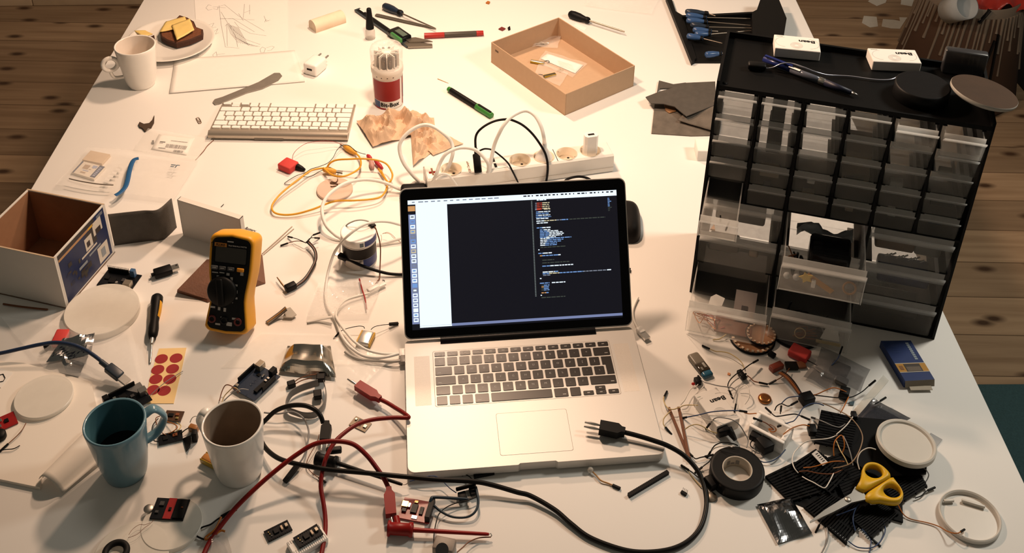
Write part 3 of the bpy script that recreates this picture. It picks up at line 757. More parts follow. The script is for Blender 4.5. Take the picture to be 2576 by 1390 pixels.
# ================= papers and drawing
def pencil(mb, p, q, z, w=.0007, mt=1):
    a, b = P(*p, z), P(*q, z); d = (b - a).normalized() if (b - a).length > 0 else Vector((1, 0, 0)); n = Vector((-d.y, d.x, 0)) * w / 2
    mb.quad([a + n, a - n, b - n, b + n][::-1], mt)
def sketch(mb, lines, z, w=.0008, mt=1):
    for l in lines:
        for p, q in zip(l, l[1:]): pencil(mb, p, q, z, w, mt)
PAP = mat('drawing paper', (.80, .78, .74), .8, var=.02, spec=.2)
mb = MB().prism(foot([(500, 152), (722, 134), (724, -30), (487, -24)]), .0004, .0008)
rs = random.Random(2)
L_ = [[(551, 14), (556, 60), (567, 118)], [(556, 30), (592, 90), (598, 118)], [(553, 46), (640, 50)], [(552, 16), (565, 12), (600, 40), (665, 78)], [(548, 18), (568, 20)], [(553, 48), (585, 46), (640, 80)], [(566, 118), (602, 121)], [(570, 60), (572, 116)],
      [(575, 58), (590, 78), (620, 100), (655, 112)], [(590, 55), (600, 68), (630, 84), (670, 90)], [(615, 10), (612, 45)], [(628, 12), (628, 36)], [(614, 32), (630, 26)], [(518, 20), (524, 12), (532, 14)], [(518, 20), (524, 26), (534, 23)], [(535, 18), (548, 17), (547, 24), (536, 22)],
      [(526, 62), (538, 58), (532, 70), (544, 68)], [(538, 80), (548, 72), (542, 86), (550, 82)], [(524, 112), (532, 110), (528, 118), (522, 117), (524, 112)], [(535, 138), (544, 130), (546, 142), (538, 144), (535, 138)], [(546, 137), (566, 135)],
      [(654, 124), (660, 118), (668, 122), (664, 132), (656, 132), (654, 124)], [(670, 120), (684, 116), (690, 118), (682, 126), (672, 128)], [(664, 40), (670, 54), (680, 50)], [(666, 56), (668, 50), (676, 52)], [(572, 60), (566, 66)], [(600, 34), (612, 52)]]
for k in range(10): L_.append([(572 + k * 3, 60 + k), (580 + k * 5, 84 + k * 3.4), (600 + k * 6, 108 + k)])
sketch(mb, L_, .00085)
one('drawing_sheet', mb, [PAP, GINK], 'paper sheet with a pencil sketch of a curved bracket at far left', 'drawing')
mb = crumple([(440, 150), (742, 128), (768, 206), (426, 236)], .003, 9, 24, 12, .0009, .0002, 0, 3.)
one('paper_sheet', mb, PAP, 'blank wrinkled paper sheet lying under the metal blade', 'paper')
mb = MB(); q = foot([(535, 256), (541, 262), (552, 260), (600, 241), (622, 232), (660, 222), (700, 203), (710, 191), (704, 183), (690, 183), (650, 206), (612, 222), (560, 243), (540, 249)], .003)
mb.prism(q, .0013, .003); one('metal_blade', mb, mat('worn steel blade', (.40, .37, .33), .45, .85, var=.2, scale=40), 'dull grey metal blade lying across a paper edge behind the keyboard', 'blade')
# white usb charger with two pins
a, ang, ln_ = frame((783, 172), (822, 138), .02)
t = thing('usb_charger', 'white cube usb charger with two pins lying behind the keyboard', 'charger', (a.x, a.y, 0), ang)
obj('body', MB().rbox((.021, .004, .0148), (.045, .034, .029), .005, 0, None, 3), WHITE, t)
obj('usb_port', MB().box((-.0017, .004, .017), (.0006, .013, .0045)), INK, t)
for s_ in (-1, 1): obj('pin', MB().cyl((.043, .004 + s_ * .0095, .021), (.060, .004 + s_ * .0095, .021), .0022, 12).ell((.060, .004 + s_ * .0095, .021), (.004, .004, .004), 10), [DSTEEL], t)
# D-shaped eraser block
a, ang, ln_ = frame((795, 83), (862, 60), 0.)
prof = [(-.017, 0), (.017, 0)] + [(.017 * math.cos(x), .012 + .014 * math.sin(x)) for x in [PI * i / 10 for i in range(11)]]
mb = MB(); M_ = T(a.x, a.y, .0003) @ RZ(ang) @ T(0, .016, 0) @ Matrix(((0, 0, 1, 0), (1, 0, 0, 0), (0, 1, 0, 0), (0, 0, 0, 1)))
mb.prism(prof, 0, .082, 0, M_, True); one('foam_block', mb, mat('cream foam', (.80, .66, .50), .85, bump=.2), 'cream half round foam block at the far side of the table', 'foam block')
# standing bottle with a conical black cap
b = P(932, 96); h1 = hz(b, 72); t = thing('glue_bottle', 'small clear bottle with a tall black cap standing behind the bit box', 'bottle', (b.x, b.y, 0))
obj('bottle', MB().lathe([(0, 0), (.0105, 0), (.0115, .002), (.0112, .02), (.0085, .027), (.0075, .029), (0, .029)], 28), film('clear glass', (.8, .75, .68), .35, .08, .4), t)
obj('cap', MB().lathe([(.0095, .027), (.0096, .030), (.0055, .078), (.0045, .0795), (0, .080)], 28), BLACK, t)
# digital caliper
a, ang, ln_ = frame((898, 24), (1030, 116), .004); CALM = mat('dark blue grey steel', (.05, .07, .085), .35, .6, var=.2)
t = thing('caliper', 'dark digital caliper with green trim lying behind the bit box', 'caliper', (a.x, a.y, 0), ang)
obj('beam', MB().box((ln_ * .5, 0, .0045), (ln_, .015, .004)).box((ln_ * .36, 0, .0067), (ln_ * .66, .010, .0006), 1).box((ln_ * .1, .001, .0106), (.02, .004, .0004), 2), [CALM, BLACK, PAPER], t)
obj('slider_housing', MB().rbox((ln_ * .78, .005, .010), (.055, .034, .013), .003), BLACKG, t)
obj('display', MB().rbox((ln_ * .80, .008, .0168), (.034, .014, .0014), .0006), mat('lcd glass', (.10, .14, .11), .15), t)
obj('green_trim', MB().rbox((ln_ * .83, -.010, .0135), (.042, .007, .011), .002), mat('green plastic', (.05, .22, .06), .4), t)
obj('jaw', MB().prism([(ln_ * .93, -.006), (ln_ * 1.02, -.006), (ln_ * 1.16, .040), (ln_ * 1.12, .045), (ln_ * 1.0, .02), (ln_ * .9, .016)], .0024, .0066), mat('jaw steel', (.30, .27, .23), .35, .9), t)
obj('jaw', MB().prism([(ln_ * .86, .006), (ln_ * .96, .006), (ln_ * 1.10, .050), (ln_ * 1.05, .046), (ln_ * .92, .03)], .0066, .009), mat('jaw steel', (.30, .27, .23), .35, .9), t)
# screwdrivers and tweezers
HND = mat('dark blue handle', (.012, .022, .042), .32, var=.2); HNDB = mat('bright blue handle', (.03, .075, .19), .3, var=.15)
def screwdriver(label, A, B, C_, z=.009, r=.0105, mh=None, shaft_r=.002, name='screwdriver', group=None, dz=0.):
    """handle from pixel A to B, shaft on to C"""
    a, b, c = P(*A, z), P(*B, z), P(*C_, z + dz); L = (b - a).length; d = (b - a).normalized()
    t = thing(name, label, 'screwdriver', (a.x, a.y, max(0, z - r)), 0, group)
    M_ = basis(a, d, (-d.y, d.x, 0)) @ RY(PI / 2); o_ = Vector(t.location)
    pr = [(0, 0), (r * .55, .001), (r * .88, L * .08), (r, L * .25), (r * .95, L * .5), (r * .72, L * .72), (r * .62, L * .82), (r * .70, L * .93), (r * .62, L), (0, L)]
    obj('handle', MB().lathe(pr, 18, 0, M_), mh or HND, t, o_)
    obj('collar', MB().lathe([(r * .71, L * .83), (r * .76, L * .88), (r * .72, L * .97), (r * .5, L * 1.01)], 18, 0, M_), BLACK, t, o_)
    obj('shaft', MB().tube([b, b.lerp(c, .9), c], [shaft_r, shaft_r, shaft_r * .8], 10), mat('shaft steel', (.33, .28, .23), .35, .9), t, o_)
    return t
screwdriver('dark blue screwdriver beside the tweezers at the far side', (964, 14), (1011, 34), (1096, 72), .0095, .0100)
a, ang, ln_ = frame((945, 37), (1097, 72), .003)
mb = MB(); 
for s_ in (-1, 1): mb.prism([(0, -.004), (ln_ * .04, -.0055), (ln_ * .58, -.005), (ln_ * .72, -.004), (ln_, -.0008), (ln_, .0008), (ln_ * .72, .004), (ln_ * .58, .005), (ln_ * .04, .0055), (0, .004)], .0022 + s_ * .0012, .0030 + s_ * .0012)
one('tweezers', world(mb, T(a.x, a.y, 0) @ RZ(ang)), mat('grey steel', (.23, .21, .18), .4, .9), 'flat grey steel tweezers lying next to the dark blue screwdriver', 'tweezers')
def pen(name, label, A, B, r, segs, z=None, cat='pen', bands=()):
    """pen from pixel A to B; segs = [(part, f0, f1, radius factor, mat)]"""
    z = z or r; a, b = P(*A, z), P(*B, z); L = (b - a).length; d = (b - a).normalized()
    t = thing(name, label, cat, (a.x, a.y, max(0, z - r)), 0); M_ = basis(a, d, (-d.y, d.x, 0)) @ RY(PI / 2); o_ = Vector(t.location)
    for nm, f0, f1, k0, k1, mm in segs:
        obj(nm, MB().lathe([(0, L * f0), (r * k0, L * f0 + .0003), (r * k0, L * f0 + .0006), (r * k1, L * f1 - .0006), (r * k1 * .96, L * f1), (0, L * f1)], 18, 0, M_), mm, t, o_)
    return t, M_, L, o_
PENR = mat('red pen cap', (.36, .018, .014), .4); PENG = mat('green pen cap', (.03, .20, .03), .4); PENB = mat('pen barrel', (.055, .045, .035), .45)
pen('marker', 'red capped marker with a grey barrel left of the cardboard tray', (1067, 90), (1216, 83), .0068, [('cap', 0, .34, 1, .98, PENR), ('barrel', .34, .88, .94, .94, PENB), ('end_plug', .88, 1, .96, .9, PENR)])
t, M_, L, o_ = pen('marker', 'green capped marker lying in front of the cardboard tray', (1128, 223), (1237, 291), .0066, [('end_plug', 0, .06, .8, .9, PENG), ('barrel', .06, .66, .92, .92, BLACK), ('cap', .66, 1, 1.05, 1, PENG)])
obj('clip', MB().box((-.0078, 0, L * .84), (.002, .004, L * .28), 0, M_), BLACK, t, o_)
one('toothpick', MB().cyl(P(1101, 198, .001), P(1128, 209, .001), .0009, 8, 0, .0004), mat('pale wood', (.55, .32, .16), .7), 'single toothpick lying left of the green marker', 'toothpick')
slab('crumb', 'tiny orange crumb at the far edge centre', 'crumb', [(1222, 6), (1227, 2), (1233, 4), (1230, 8)], .004, W_ORG)
slab('plastic_chip', 'small red chip lying left of the cardboard tray', 'chip', [(1254, 72), (1262, 67), (1272, 71), (1264, 76)], .003, mat('red brown chip', (.16, .02, .015), .5))
slab('plastic_chip', 'small black chip next to the red chip', 'chip', [(1277, 69), (1283, 65), (1284, 72), (1279, 74)], .004, BLACK)
# ================= drill bit box
b = P(978, 257); bh = .138
t = thing('bit_box', 'round bit box with clear lid and red label standing behind the keyboard', 'bit box', (b.x, b.y, 0))
rz = lambda z: .0305 + .0028 * z / bh
obj('base', MB().lathe([(0, 0), (rz(0) - .001, 0), (rz(0), .0015), (rz(.08), .08), (rz(.095) + .0014, .082), (rz(.095) + .0014, .094), (rz(.095), .0955), (.0, .0955)], 56), mat('white bit box plastic', (.80, .74, .66), .4, var=.03), t)
def wrap(mb, z0, z1, a0, a1, mt, off=.0003, n=24):
    mb.lathe([(rz(z0) + off, z0), (rz(z1) + off, z1)], n, mt, None, True, math.radians(a0), math.radians(a1))
lb = MB(); BLUE = mat('label blue', (.03, .07, .18), .5)
wrap(lb, .004, .0725, -150, -20, 2, .0002); wrap(lb, .0215, .0715, -150, -31, 0); wrap(lb, .0045, .0205, -150, -118, 1, .0004, 8); wrap(lb, .004, .0712, -17, 60, 0); wrap(lb, .0008, .0046, -150, -95, 0, .0004, 8)
wrap(lb, .008, .052, -9, 2, 1, .0004, 4); wrap(lb, .002, .018, -8, 4, 2, .0005, 4)
word = MB().text('Bit-Box', .0135, T(0, 0, 0), 3, .0002, .0003)
ca = math.radians(-78)
for v in word.v:
    a_ = ca + v.x / .0308; v.x, v.y, v.z = (rz(.0125) + .0006 + v.z) * math.cos(a_), (rz(.0125) + .0006 + v.z) * math.sin(a_), .0125 + v.y
o0 = len(lb.v); lb.v += word.v; lb.f += [[i + o0 for i in f] for f in word.f]; lb.m += word.m; lb.s += word.s
for k, a_ in enumerate((-128, -108, -86, -64)): wrap(lb, .079, .0815, a_, a_ + 5, 3, .0006, 2)
obj('label', lb, [mat('red label', (.30, .012, .012), .45, var=.06), BLUE, PAPER, INK], t)
holder = MB().lathe([(.0, .128), (.0095, .128), (.0105, .126), (.0105, .096), (0, .0956)], 24)
for i in range(10):
    a_ = 2 * PI * i / 10 - 1.75
    holder.box((.0185, 0, .111), (.017, .0016, .030), 0, RZ(a_ + PI / 10)); holder.lathe([(.020, .096), (.020, .0985), (.0, .0985)], 12, 0)
obj('bit_holder', holder, mat('white bit holder', (.82, .76, .68), .45), t)
for i in range(10):
    a_ = 2 * PI * i / 10 - 1.75
    if i in (4, 7): continue
    tw = MB(); r_ = .0045 - .00012 * i
    tw.lathe([(0, .098), (r_, .098), (r_, .122), (0, .1265)], 10, 0, T(.0205 * math.cos(a_), .0205 * math.sin(a_), 0))
    for k in range(5): tw.box((0, 0, .101 + k * .005), (r_ * 2.05, .0012, .0012), 1, T(.0205 * math.cos(a_), .0205 * math.sin(a_), 0) @ RZ(k * .7))
    obj('drill_bit', tw, [mat('drill steel', (.18, .15, .12), .4, .8, var=.3, scale=300), DSTEEL], t)
lid_ = MB().lathe([(rz(.096) + .001, .0955), (rz(bh) + .0008, .132), (rz(bh) - .001, bh), (.012, bh), (.0105, bh - .004), (0, bh - .004)], 56)
for i in range(12): lid_.box((.0215, 0, bh + .0002), (.018, .0012, .0012), 0, RZ(i * PI / 6))
obj('clear_lid', lid_, film('clear lid plastic', (.95, .93, .9), .10, .06, .4), t)
# ================= cardboard tray with its contents
CARD = mat('grey brown cardboard', (.50, .345, .225), .85, var=.05, scale=90, bump=.08, spec=.2)
CARDI = CARD
ttx, tty, tta, tw, td, th_ = .1133, 1.9231, -.9155, .1954, .2628, .0536
tr = thing('cardboard_tray', 'shallow open cardboard box lid on the table behind the power strip', 'box', (ttx, tty, 0), tta)
k = .0022
obj('bottom', MB().box((-td / 2, tw / 2, .0012), (td, tw, .002)), CARD, tr)
for c, d in (((-td / 2, k / 2, th_ / 2), (td, k, th_)), ((-td / 2, tw - k / 2, th_ / 2), (td, k, th_)), ((-k / 2, tw / 2, th_ / 2), (k, tw - 2 * k, th_)), ((-td + k / 2, tw / 2, th_ / 2), (k, tw - 2 * k, th_))):
    mb = MB().rbox((c[0], c[1], c[2] + .0002), (d[0], d[1], d[2]), .0007, 0, None, 1, False)
    if c[1] == k / 2: mb.box((-td + .022, -.0001, .040), (.012, .0003, .005), 1)
    obj('wall', mb, [CARD, mat('printed mark', (.12, .08, .05), .8)], tr)
GOLDF = mat('yellow kapton edge', (.42, .28, .02), .35, var=.2); SILV = mat('silver pouch', (.62, .60, .57), .3, .7, var=.06)
def lipo(label, A, B, D, z, h, top, edge, name='battery', wires=(), group=None):
    c, ang, L, W = rect(A, B, D, z + h); t = thing(name, label, 'battery', (c.x, c.y, z), ang, group)
    obj('cell', MB().rbox((0, 0, h / 2), (L, W * .86, h), h * .3, 0, None, 2), top, t)
    for s_ in (-1, 1): obj('taped_edge', MB().rbox((0, s_ * W * .44, h * .5), (L * .98, W * .13, h * .92), h * .3, 0, None, 2), edge, t)
    for w_, mm in wires:
        p = smooth_path(px3(w_), 6); obj('lead', MB().tube([(RZ(-ang) @ (v - Vector(t.location))) for v in p], .0007, 6), mm, t)
    return t
lipo('silver battery with yellow sides in the cardboard tray', (1336, 148), (1371, 154), (1332, 153), .0026, .006, SILV, GOLDF, wires=[([(1370, 154, .007), (1378, 152, .008), (1382, 156, .006), (1377, 159, .004)], W_BLK)], group='batteries in the tray')
lipo('dark battery with yellow sides in the cardboard tray', (1366, 188), (1396, 181), (1367, 193), .0026, .006, mat('dark pouch', (.06, .05, .035), .4), GOLDF, wires=[([(1366, 189, .006), (1358, 187, .006), (1350, 187, .004)], W_BLK)], group='batteries in the tray')
mb = crumple([(1377, 135), (1467, 164), (1447, 185), (1360, 148)], .001, 30, 8, 6, .0034, .0003, 0, 1.)
for i in range(5):
    pencil(mb, (1402 + i * 1.5, 152 + i * 3.3), (1440 + i * 1.5, 164 + i * 3.3), .0046, .0008, 1)
one('paper_label', mb, [PAPER, mat('faint print', (.6, .55, .5), .8)], 'white printed paper slip inside the cardboard tray', 'paper')
one('clear_bag', crumple([(1372, 130), (1478, 163), (1440, 196), (1350, 160)], .006, 40, 20, 12, .0028, 0, 0, 2.), BAG, 'clear bag over the white slip in the cardboard tray', 'bag', group='bags in the tray')
one('clear_bag', crumple([(1356, 158), (1430, 185), (1408, 220), (1345, 186)], .006, 40, 20, 12, .0028, 0, 0, 5.), BAG, 'clear empty bag below the dark battery in the cardboard tray', 'bag', group='bags in the tray')
one('clear_bag', crumple([(1352, 98), (1412, 94), (1402, 124), (1338, 122)], .009, 45, 22, 14, .0028, 0, 0, 8.), BAG, 'clear bag holding shiny pins in the back of the cardboard tray', 'bag', group='bags in the tray')
for i in range(7):
    a = P(1352 + 3 * i, 107 + (i % 3) * 3, .006); d = Vector((.02, .006 * (i % 3 - 1), 0))
    one('header_pin', MB().cyl(a - d * .5, a + d * .5, .0012, 8), SILVER, 'shiny metal pin inside the back bag of the cardboard tray', 'pin', group='pins in the tray bag')
for i, q in enumerate([(1401, 176), (1407, 178), (1412, 175), (1406, 173)]):
    slab('gold_contact', 'tiny gold contact beside the slip in the tray', 'contact', [q, (q[0] + 5, q[1] - 1), (q[0] + 5, q[1] + 2), (q[0], q[1] + 3)], .0015, GOLD, .0026, group='gold contacts in the tray')
screwdriver('black screwdriver lying behind the cardboard tray', (1431, 34), (1482, 52), (1571, 80), .0100, .0105, BLACK, .0022)
slab('sticker', 'small printed sticker beside the black screwdriver', 'sticker', [(1449, 58), (1476, 70), (1470, 78), (1443, 64)], .0006, PAPER)
one('clear_bag', crumple([(1500, -14), (1664, -12), (1640, 40), (1466, 18)], .012, 14, 26, 14, .0008, 0, 0, 3.), BAG, 'large clear bag at the far edge right of centre', 'bag')
# ================= screwdriver holder
sh = P(1820, 95); st = thing('screwdriver_holder', 'black holder with blue screwdrivers behind the drawer cabinet', 'tool holder', (sh.x, sh.y, 0)); so_ = Vector(st.location)
fl = foot([(1742, 154), (1880, 154), (1962, 92), (1893, 32), (1718, 38)], .006)
obj('floor_panel', MB().prism(fl, .0003, .006), BLACK, st, so_)
obj('side_wall', MB().prism(foot([(1675, -8), (1688, -8), (1700, 28), (1717, 38), (1752, 146), (1740, 154)], .012), .0003, .012), BLACK, st, so_)
obj('side_wall', MB().prism(foot([(1915, -8), (1957, -8), (1979, 46), (1972, 88), (1930, 110), (1893, 95), (1893, 30), (1904, 24)], .046), .0003, .046), BLACK, st, so_)
obj('back_wall', MB().prism(foot([(1716, 38), (1785, 35), (1900, 29), (1899, 33), (1786, 40), (1718, 42)], .018), .0003, .018), BLACK, st, so_)
SD = [((1723, 29), (1782, 34), (1800, 40), .030, HND, 'topmost dark'), ((1725, 38), (1778, 44), (1887, 47), .026, HNDB, 'second from the top blue'), ((1726, 51), (1780, 55), (1888, 64), .022, HNDB, 'third from the top blue'),
      ((1736, 62), (1783, 68), (1900, 71), .020, HND, 'fourth from the top dull blue'), ((1742, 75), (1790, 78), (1806, 79), .020, HNDB, 'fifth from the top blue'), ((1747, 86), (1788, 86), (1904, 76), .018, HNDB, 'sixth from the top blue'), ((1727, 90), (1769, 97), (1817, 109), .016, HNDB, 'slim tilted blue'), ((1773, 138), (1815, 134), (1850, 131), .014, HNDB, 'lowest and separate blue')]
for A, B, C_, z, mm, lb in SD:
    screwdriver(lb + ' handled screwdriver in the black holder', A, B, C_, z + .004, .0078, mm, .0015, group='screwdrivers in the black holder', dz=-.001)
# ================= leather offcuts left of the cabinet
LEA = mat('grey leather', (.075, .066, .056), .75, var=.25, scale=70, bump=.35, bscale=500); LEAW = mat('worn suede leather', (.13, .11, .09), .9, var=.55, scale=38, bump=.4, bscale=400)
c3 = lambda L_: [(x / 2.895 + 1200, y / 2.895) for x, y in L_]
slab('leather_offcut', 'mottled grey leather piece lowest in the pile by the cabinet', 'leather', c3([(1295, 745), (1400, 740), (1730, 800), (1720, 985), (1560, 988), (1270, 970)]), .002, LEAW, 0, group='leather offcuts')
slab('leather_offcut', 'narrow grey leather strip at the back of the pile by the cabinet', 'leather', c3([(1325, 585), (1430, 612), (1520, 600), (1560, 640), (1480, 635), (1335, 642), (1310, 672)]), .002, LEA, .0022, group='leather offcuts')
slab('leather_offcut', 'small tan leather bit peeping from the pile by the cabinet', 'leather', c3([(1365, 760), (1440, 778), (1450, 808), (1400, 822), (1372, 800)]), .002, mat('tan leather', (.28, .14, .06), .8, var=.2), .0022, group='leather offcuts')
mb = crumple([(x / 2.895 + 1200, y / 2.895) for x, y in [(1500, 848), (1760, 760), (1750, 975), (1470, 892)]], .008, 25, 14, 12, .0026, .002, 0, 4., lift=lambda u, v: .010 * (1 - v) * u)
one('leather_offcut', mb, LEAW, 'curled suede leather piece at the front of the pile by the cabinet', 'leather', group='leather offcuts')
slab('leather_offcut', 'big dark grey leather piece on top of the pile by the cabinet', 'leather', c3([(1228, 705), (1330, 665), (1420, 640), (1525, 602), (1735, 592), (1740, 760), (1525, 845), (1440, 775), (1360, 755), (1265, 752)]), .002, LEA, .0155, group='leather offcuts')
a, ang, ln_ = frame((1742, 404), (1780, 404)); 
one('white_carton', world(MB().rbox((.02, .02, .0125), (.04, .042, .025), .002), T(a.x + .008, a.y, 0)), PAPER, 'small white carton half hidden left of the cabinet', 'carton')
# ================= crumpled brown paper
KRAFT = mat('unbleached wrapping paper', (.62, .44, .30), .85, var=.06, scale=30)
def crag(c, amp, f, seed, lift=None, mb=None, n=(44, 34)):
    q = [P(p[0], p[1], .001) for p in c]
    cells = [( _nz.noise_vector(Vector((i * 7.3 + seed, 1.7, 3.1)))) for i in range(10)]
    def fn(u, v):
        p = (q[0] * (1 - u) + q[1] * u) * (1 - v) + (q[3] * (1 - u) + q[2] * u) * v
        h = 0
        for k_, a_ in ((f * .4, .6), (f * .9, .26)):
            h += a_ * (1 - abs(nz(p.x * k_ + seed, p.y * k_, seed)) * 2.2)
        h = max(0, h); e = min(u, v, 1 - u, 1 - v) * 6; e = min(1, e) * .75 + .25
        return Vector((p.x, p.y, .001 + amp * h * e + (lift(u, v) if lift else 0)))
    mb = mb or MB(); mb.sheet(fn, n[0], n[1], 0, .0004, None, False); return mb
mb = crag([(897, 308), (1050, 286), (1086, 330), (938, 372)], .036, 60, 1., lambda u, v: .012 * math.sin(PI * u) * math.sin(PI * v))
crag([(1030, 285), (1092, 300), (1100, 372), (1040, 420)], .034, 70, 4., None, mb, (18, 24))
crag([(1085, 322), (1166, 362), (1090, 392), (1066, 372)], .018, 50, 9., None, mb, (14, 10))
one('crumpled_paper', mb, KRAFT, 'crumpled beige wrapping paper between the keyboard and the power strip', 'paper')
# ================= things plugged into the strip, and its cables
def on_strip(x, y, z): return STM @ Vector((x, y, z))
def plug_white(c):
    t = thing('wall_plug_lead', 'white lead arching high with its plug in the strip centre socket', 'cable', on_strip(c, yc, SH - .016), sang); return t
o_ = on_strip(cens[2], yc, .0242); t = thing('plug_lead', 'white lead arching high with its plug in the middle socket of the strip', 'cable', (o_.x, o_.y, .0242), 0)
obj('plug', MB().lathe([(0, 0), (.0178, 0), (.0178, .014), (.016, .018), (.010, .028), (.0055, .036), (.0045, .05), (0, .05)], 28, 0), WHITE, t)
w3 = smooth_path([o_ + Vector((0, 0, .048))] + px3([(1368, 345, .105), (1361, 318, .125), (1345, 290, .14), (1321, 278, .145), (1290, 291, .14), (1271, 310, .13), (1258, 331, .115), (1243, 367, .085), (1233, 417, .05), (1227, 450, .02), (1213, 467, .006), (1200, 480, .004)]), 7)
obj('cable', MB().tube(w3, .0036, 10), CABLEW, t, o_)
w1 = [(1116, 436, .026), (1128, 420, .05), (1139, 386, .075), (1136, 359, .09), (1119, 338, .105), (1089, 318, .112), (1061, 315, .11), (1031, 330, .10), (1010, 353, .085), (1005, 376, .07), (1015, 409, .05), (1040, 442, .026), (1066, 465, .010), (1084, 476, .004), (1100, 486, .004)]
cable('power_cable', 'white cable looping left out of the first socket of the strip', 'cable', w1, .0036, CABLEW, 'white cables at the power strip')
cable('power_cable', 'white cable arching over the first socket towards the charging module', 'cable', [(1072, 484, .004), (1079, 470, .010), (1096, 442, .05), (1106, 412, .07), (1122, 387, .088), (1147, 374, .095), (1170, 371, .096), (1194, 376, .092), (1213, 391, .08), (1227, 409, .068), (1229, 428, .05), (1226, 436, .044)], .0034, CABLEW, 'white cables at the power strip')
cable('usb_cable', 'thin white cable in a small arch in front of the first socket', 'cable', [(1086, 456, .036), (1099, 444, .05), (1112, 437, .055), (1127, 440, .05), (1139, 452, .036), (1152, 472, .015), (1158, 484, .004)], .0022, CABLEW, 'white cables at the power strip')
cable('mains_cord', 'thick white mains cord leaving the left end of the strip', 'cable', [(1074, 462, .018), (1060, 458, .014), (1046, 460, .008), (1032, 470, .0055), (1020, 484, .0055), (1010, 500, .0055)], .0048, CABLEW, 'white cables at the power strip')
a, b_ = P(1203, 432, .043), P(1197, 378, .072)
d = (b_ - a).normalized()
t = thing('usb_cable', 'black cable looping high from a plug standing in the charging module', 'cable', (a.x, a.y, .042), 0, 'black cables at the power strip'); M_ = basis(a, d, (0, 1, .3))
L = (b_ - a).length
obj('plug', MB().rbox((L * .4, 0, 0), (L * .9, .008, .014), .0025, 0, M_).rbox((L * .95, 0, 0), (L * .35, .006, .007), .002, 0, M_), BLACK, t, Vector(t.location))
w = smooth_path([b_] + px3([(1196, 349, .095), (1203, 331, .11), (1222, 315, .12), (1246, 304, .125), (1271, 300, .125), (1288, 302, .122), (1314, 314, .11), (1338, 335, .095), (1359, 363, .075), (1373, 390, .055), (1378, 421, .032), (1374, 456, .004), (1366, 474, .003)]), 7)
obj('cable', MB().tube(w, .0023, 8), BLACK, t, Vector(t.location))
cable('usb_cable', 'thin black cable arching low over the charging module of the strip', 'cable', [(1205, 380, .062), (1213, 376, .068), (1222, 374, .072), (1238, 377, .072), (1258, 391, .062), (1278, 410, .05), (1290, 432, .036), (1304, 460, .004), (1310, 474, .003)], .0017, BLACK, 'black cables at the power strip')
cable('usb_cable', 'short black cable bow between the strip and the top of the laptop screen', 'cable', [(1416, 462, .003), (1425, 452, .008), (1440, 446, .012), (1460, 444, .012), (1480, 449, .008), (1492, 458, .003)], .0025, BLACK, 'black cables at the power strip')
# slim charger standing in the last socket
c = cens[4]; o_ = on_strip(c, yc, SH - .016)
t = thing('usb_charger', 'slim white usb charger standing in the rightmost socket of the strip', 'charger', (o_.x, o_.y, o_.z), sang)
hexp = [(-.0135, -.004), (-.009, -.0085), (.009, -.0085), (.0135, -.004), (.0135, .004), (.009, .0085), (-.009, .0085), (-.0135, .004)]
obj('body', MB().prism(hexp, .0005, .054), WHITE, t)
obj('usb_port', MB().box((0, 0, .0541), (.0125, .005, .0008)), INK, t)
# black things half hidden by the screen
b = P(1572, 566); t = thing('mouse', 'black rounded mouse peeping out right of the laptop screen', 'mouse', (b.x, b.y, 0), -.05)
sm = MB(); nu, nv = 20, 12
def ms(u, v):
    a_ = 2 * PI * u; th2 = PI / 2 * v; k_ = abs(math.cos(a_)) ** .6 * (1 if math.cos(a_) > 0 else -1), abs(math.sin(a_)) ** .6 * (1 if math.sin(a_) > 0 else -1)
    return Vector((.0285 * k_[0] * math.cos(th2) ** .5, .052 * k_[1] * math.cos(th2) ** .5, .0015 + .030 * math.sin(th2)))
sm.sheet(ms, 32, 12); obj('shell', sm, mat('soft black shell', (.012, .011, .011), .5), t)
obj('base_plate', MB().lathe([(0, 0), (.024, 0), (.026, .002), (0, .002)], 32, 0, None, True, 0., 2 * PI, 1.05, 1.9), DARK, t)
b = P(1042, 492); t = thing('power_adapter', 'black adapter half hidden behind the top left screen corner', 'adapter', (b.x, b.y, 0), .1)
obj('body', MB().rbox((0, 0, .0105), (.050, .030, .020), .006), BLACK, t)
# ================= left side
slab('leaf_shred', 'dark brown crescent shred lying left of the keyboard', 'shred', [(348, 312), (352, 319), (358, 321), (365, 329), (380, 319), (387, 306), (388, 289), (383, 301), (375, 309), (362, 311), (351, 306)], .004, mat('dark brown shred', (.06, .035, .02), .8))
cl = [(-.011, -.003), (.009, -.003), (.0115, 0), (.009, .003), (-.008, .003), (-.0105, .0005), (-.008, -.0018), (.006, -.0018), (.0078, .0002), (.006, .0016), (-.004, .0016)]
a, ang, _ = frame((496, 297), (504, 312)); one('paper_clip', MB().tube(smooth_path([(x, y, .0009 + .0002 * i) for i, (x, y) in enumerate(cl)], 4), .0006, 6, 0, True, None, T((P(500, 304)).x, P(500, 304).y, 0) @ RZ(ang)), mat('copper coloured wire', (.25, .14, .06), .35, .9), 'paper clip lying left of the keyboard', 'paper clip')
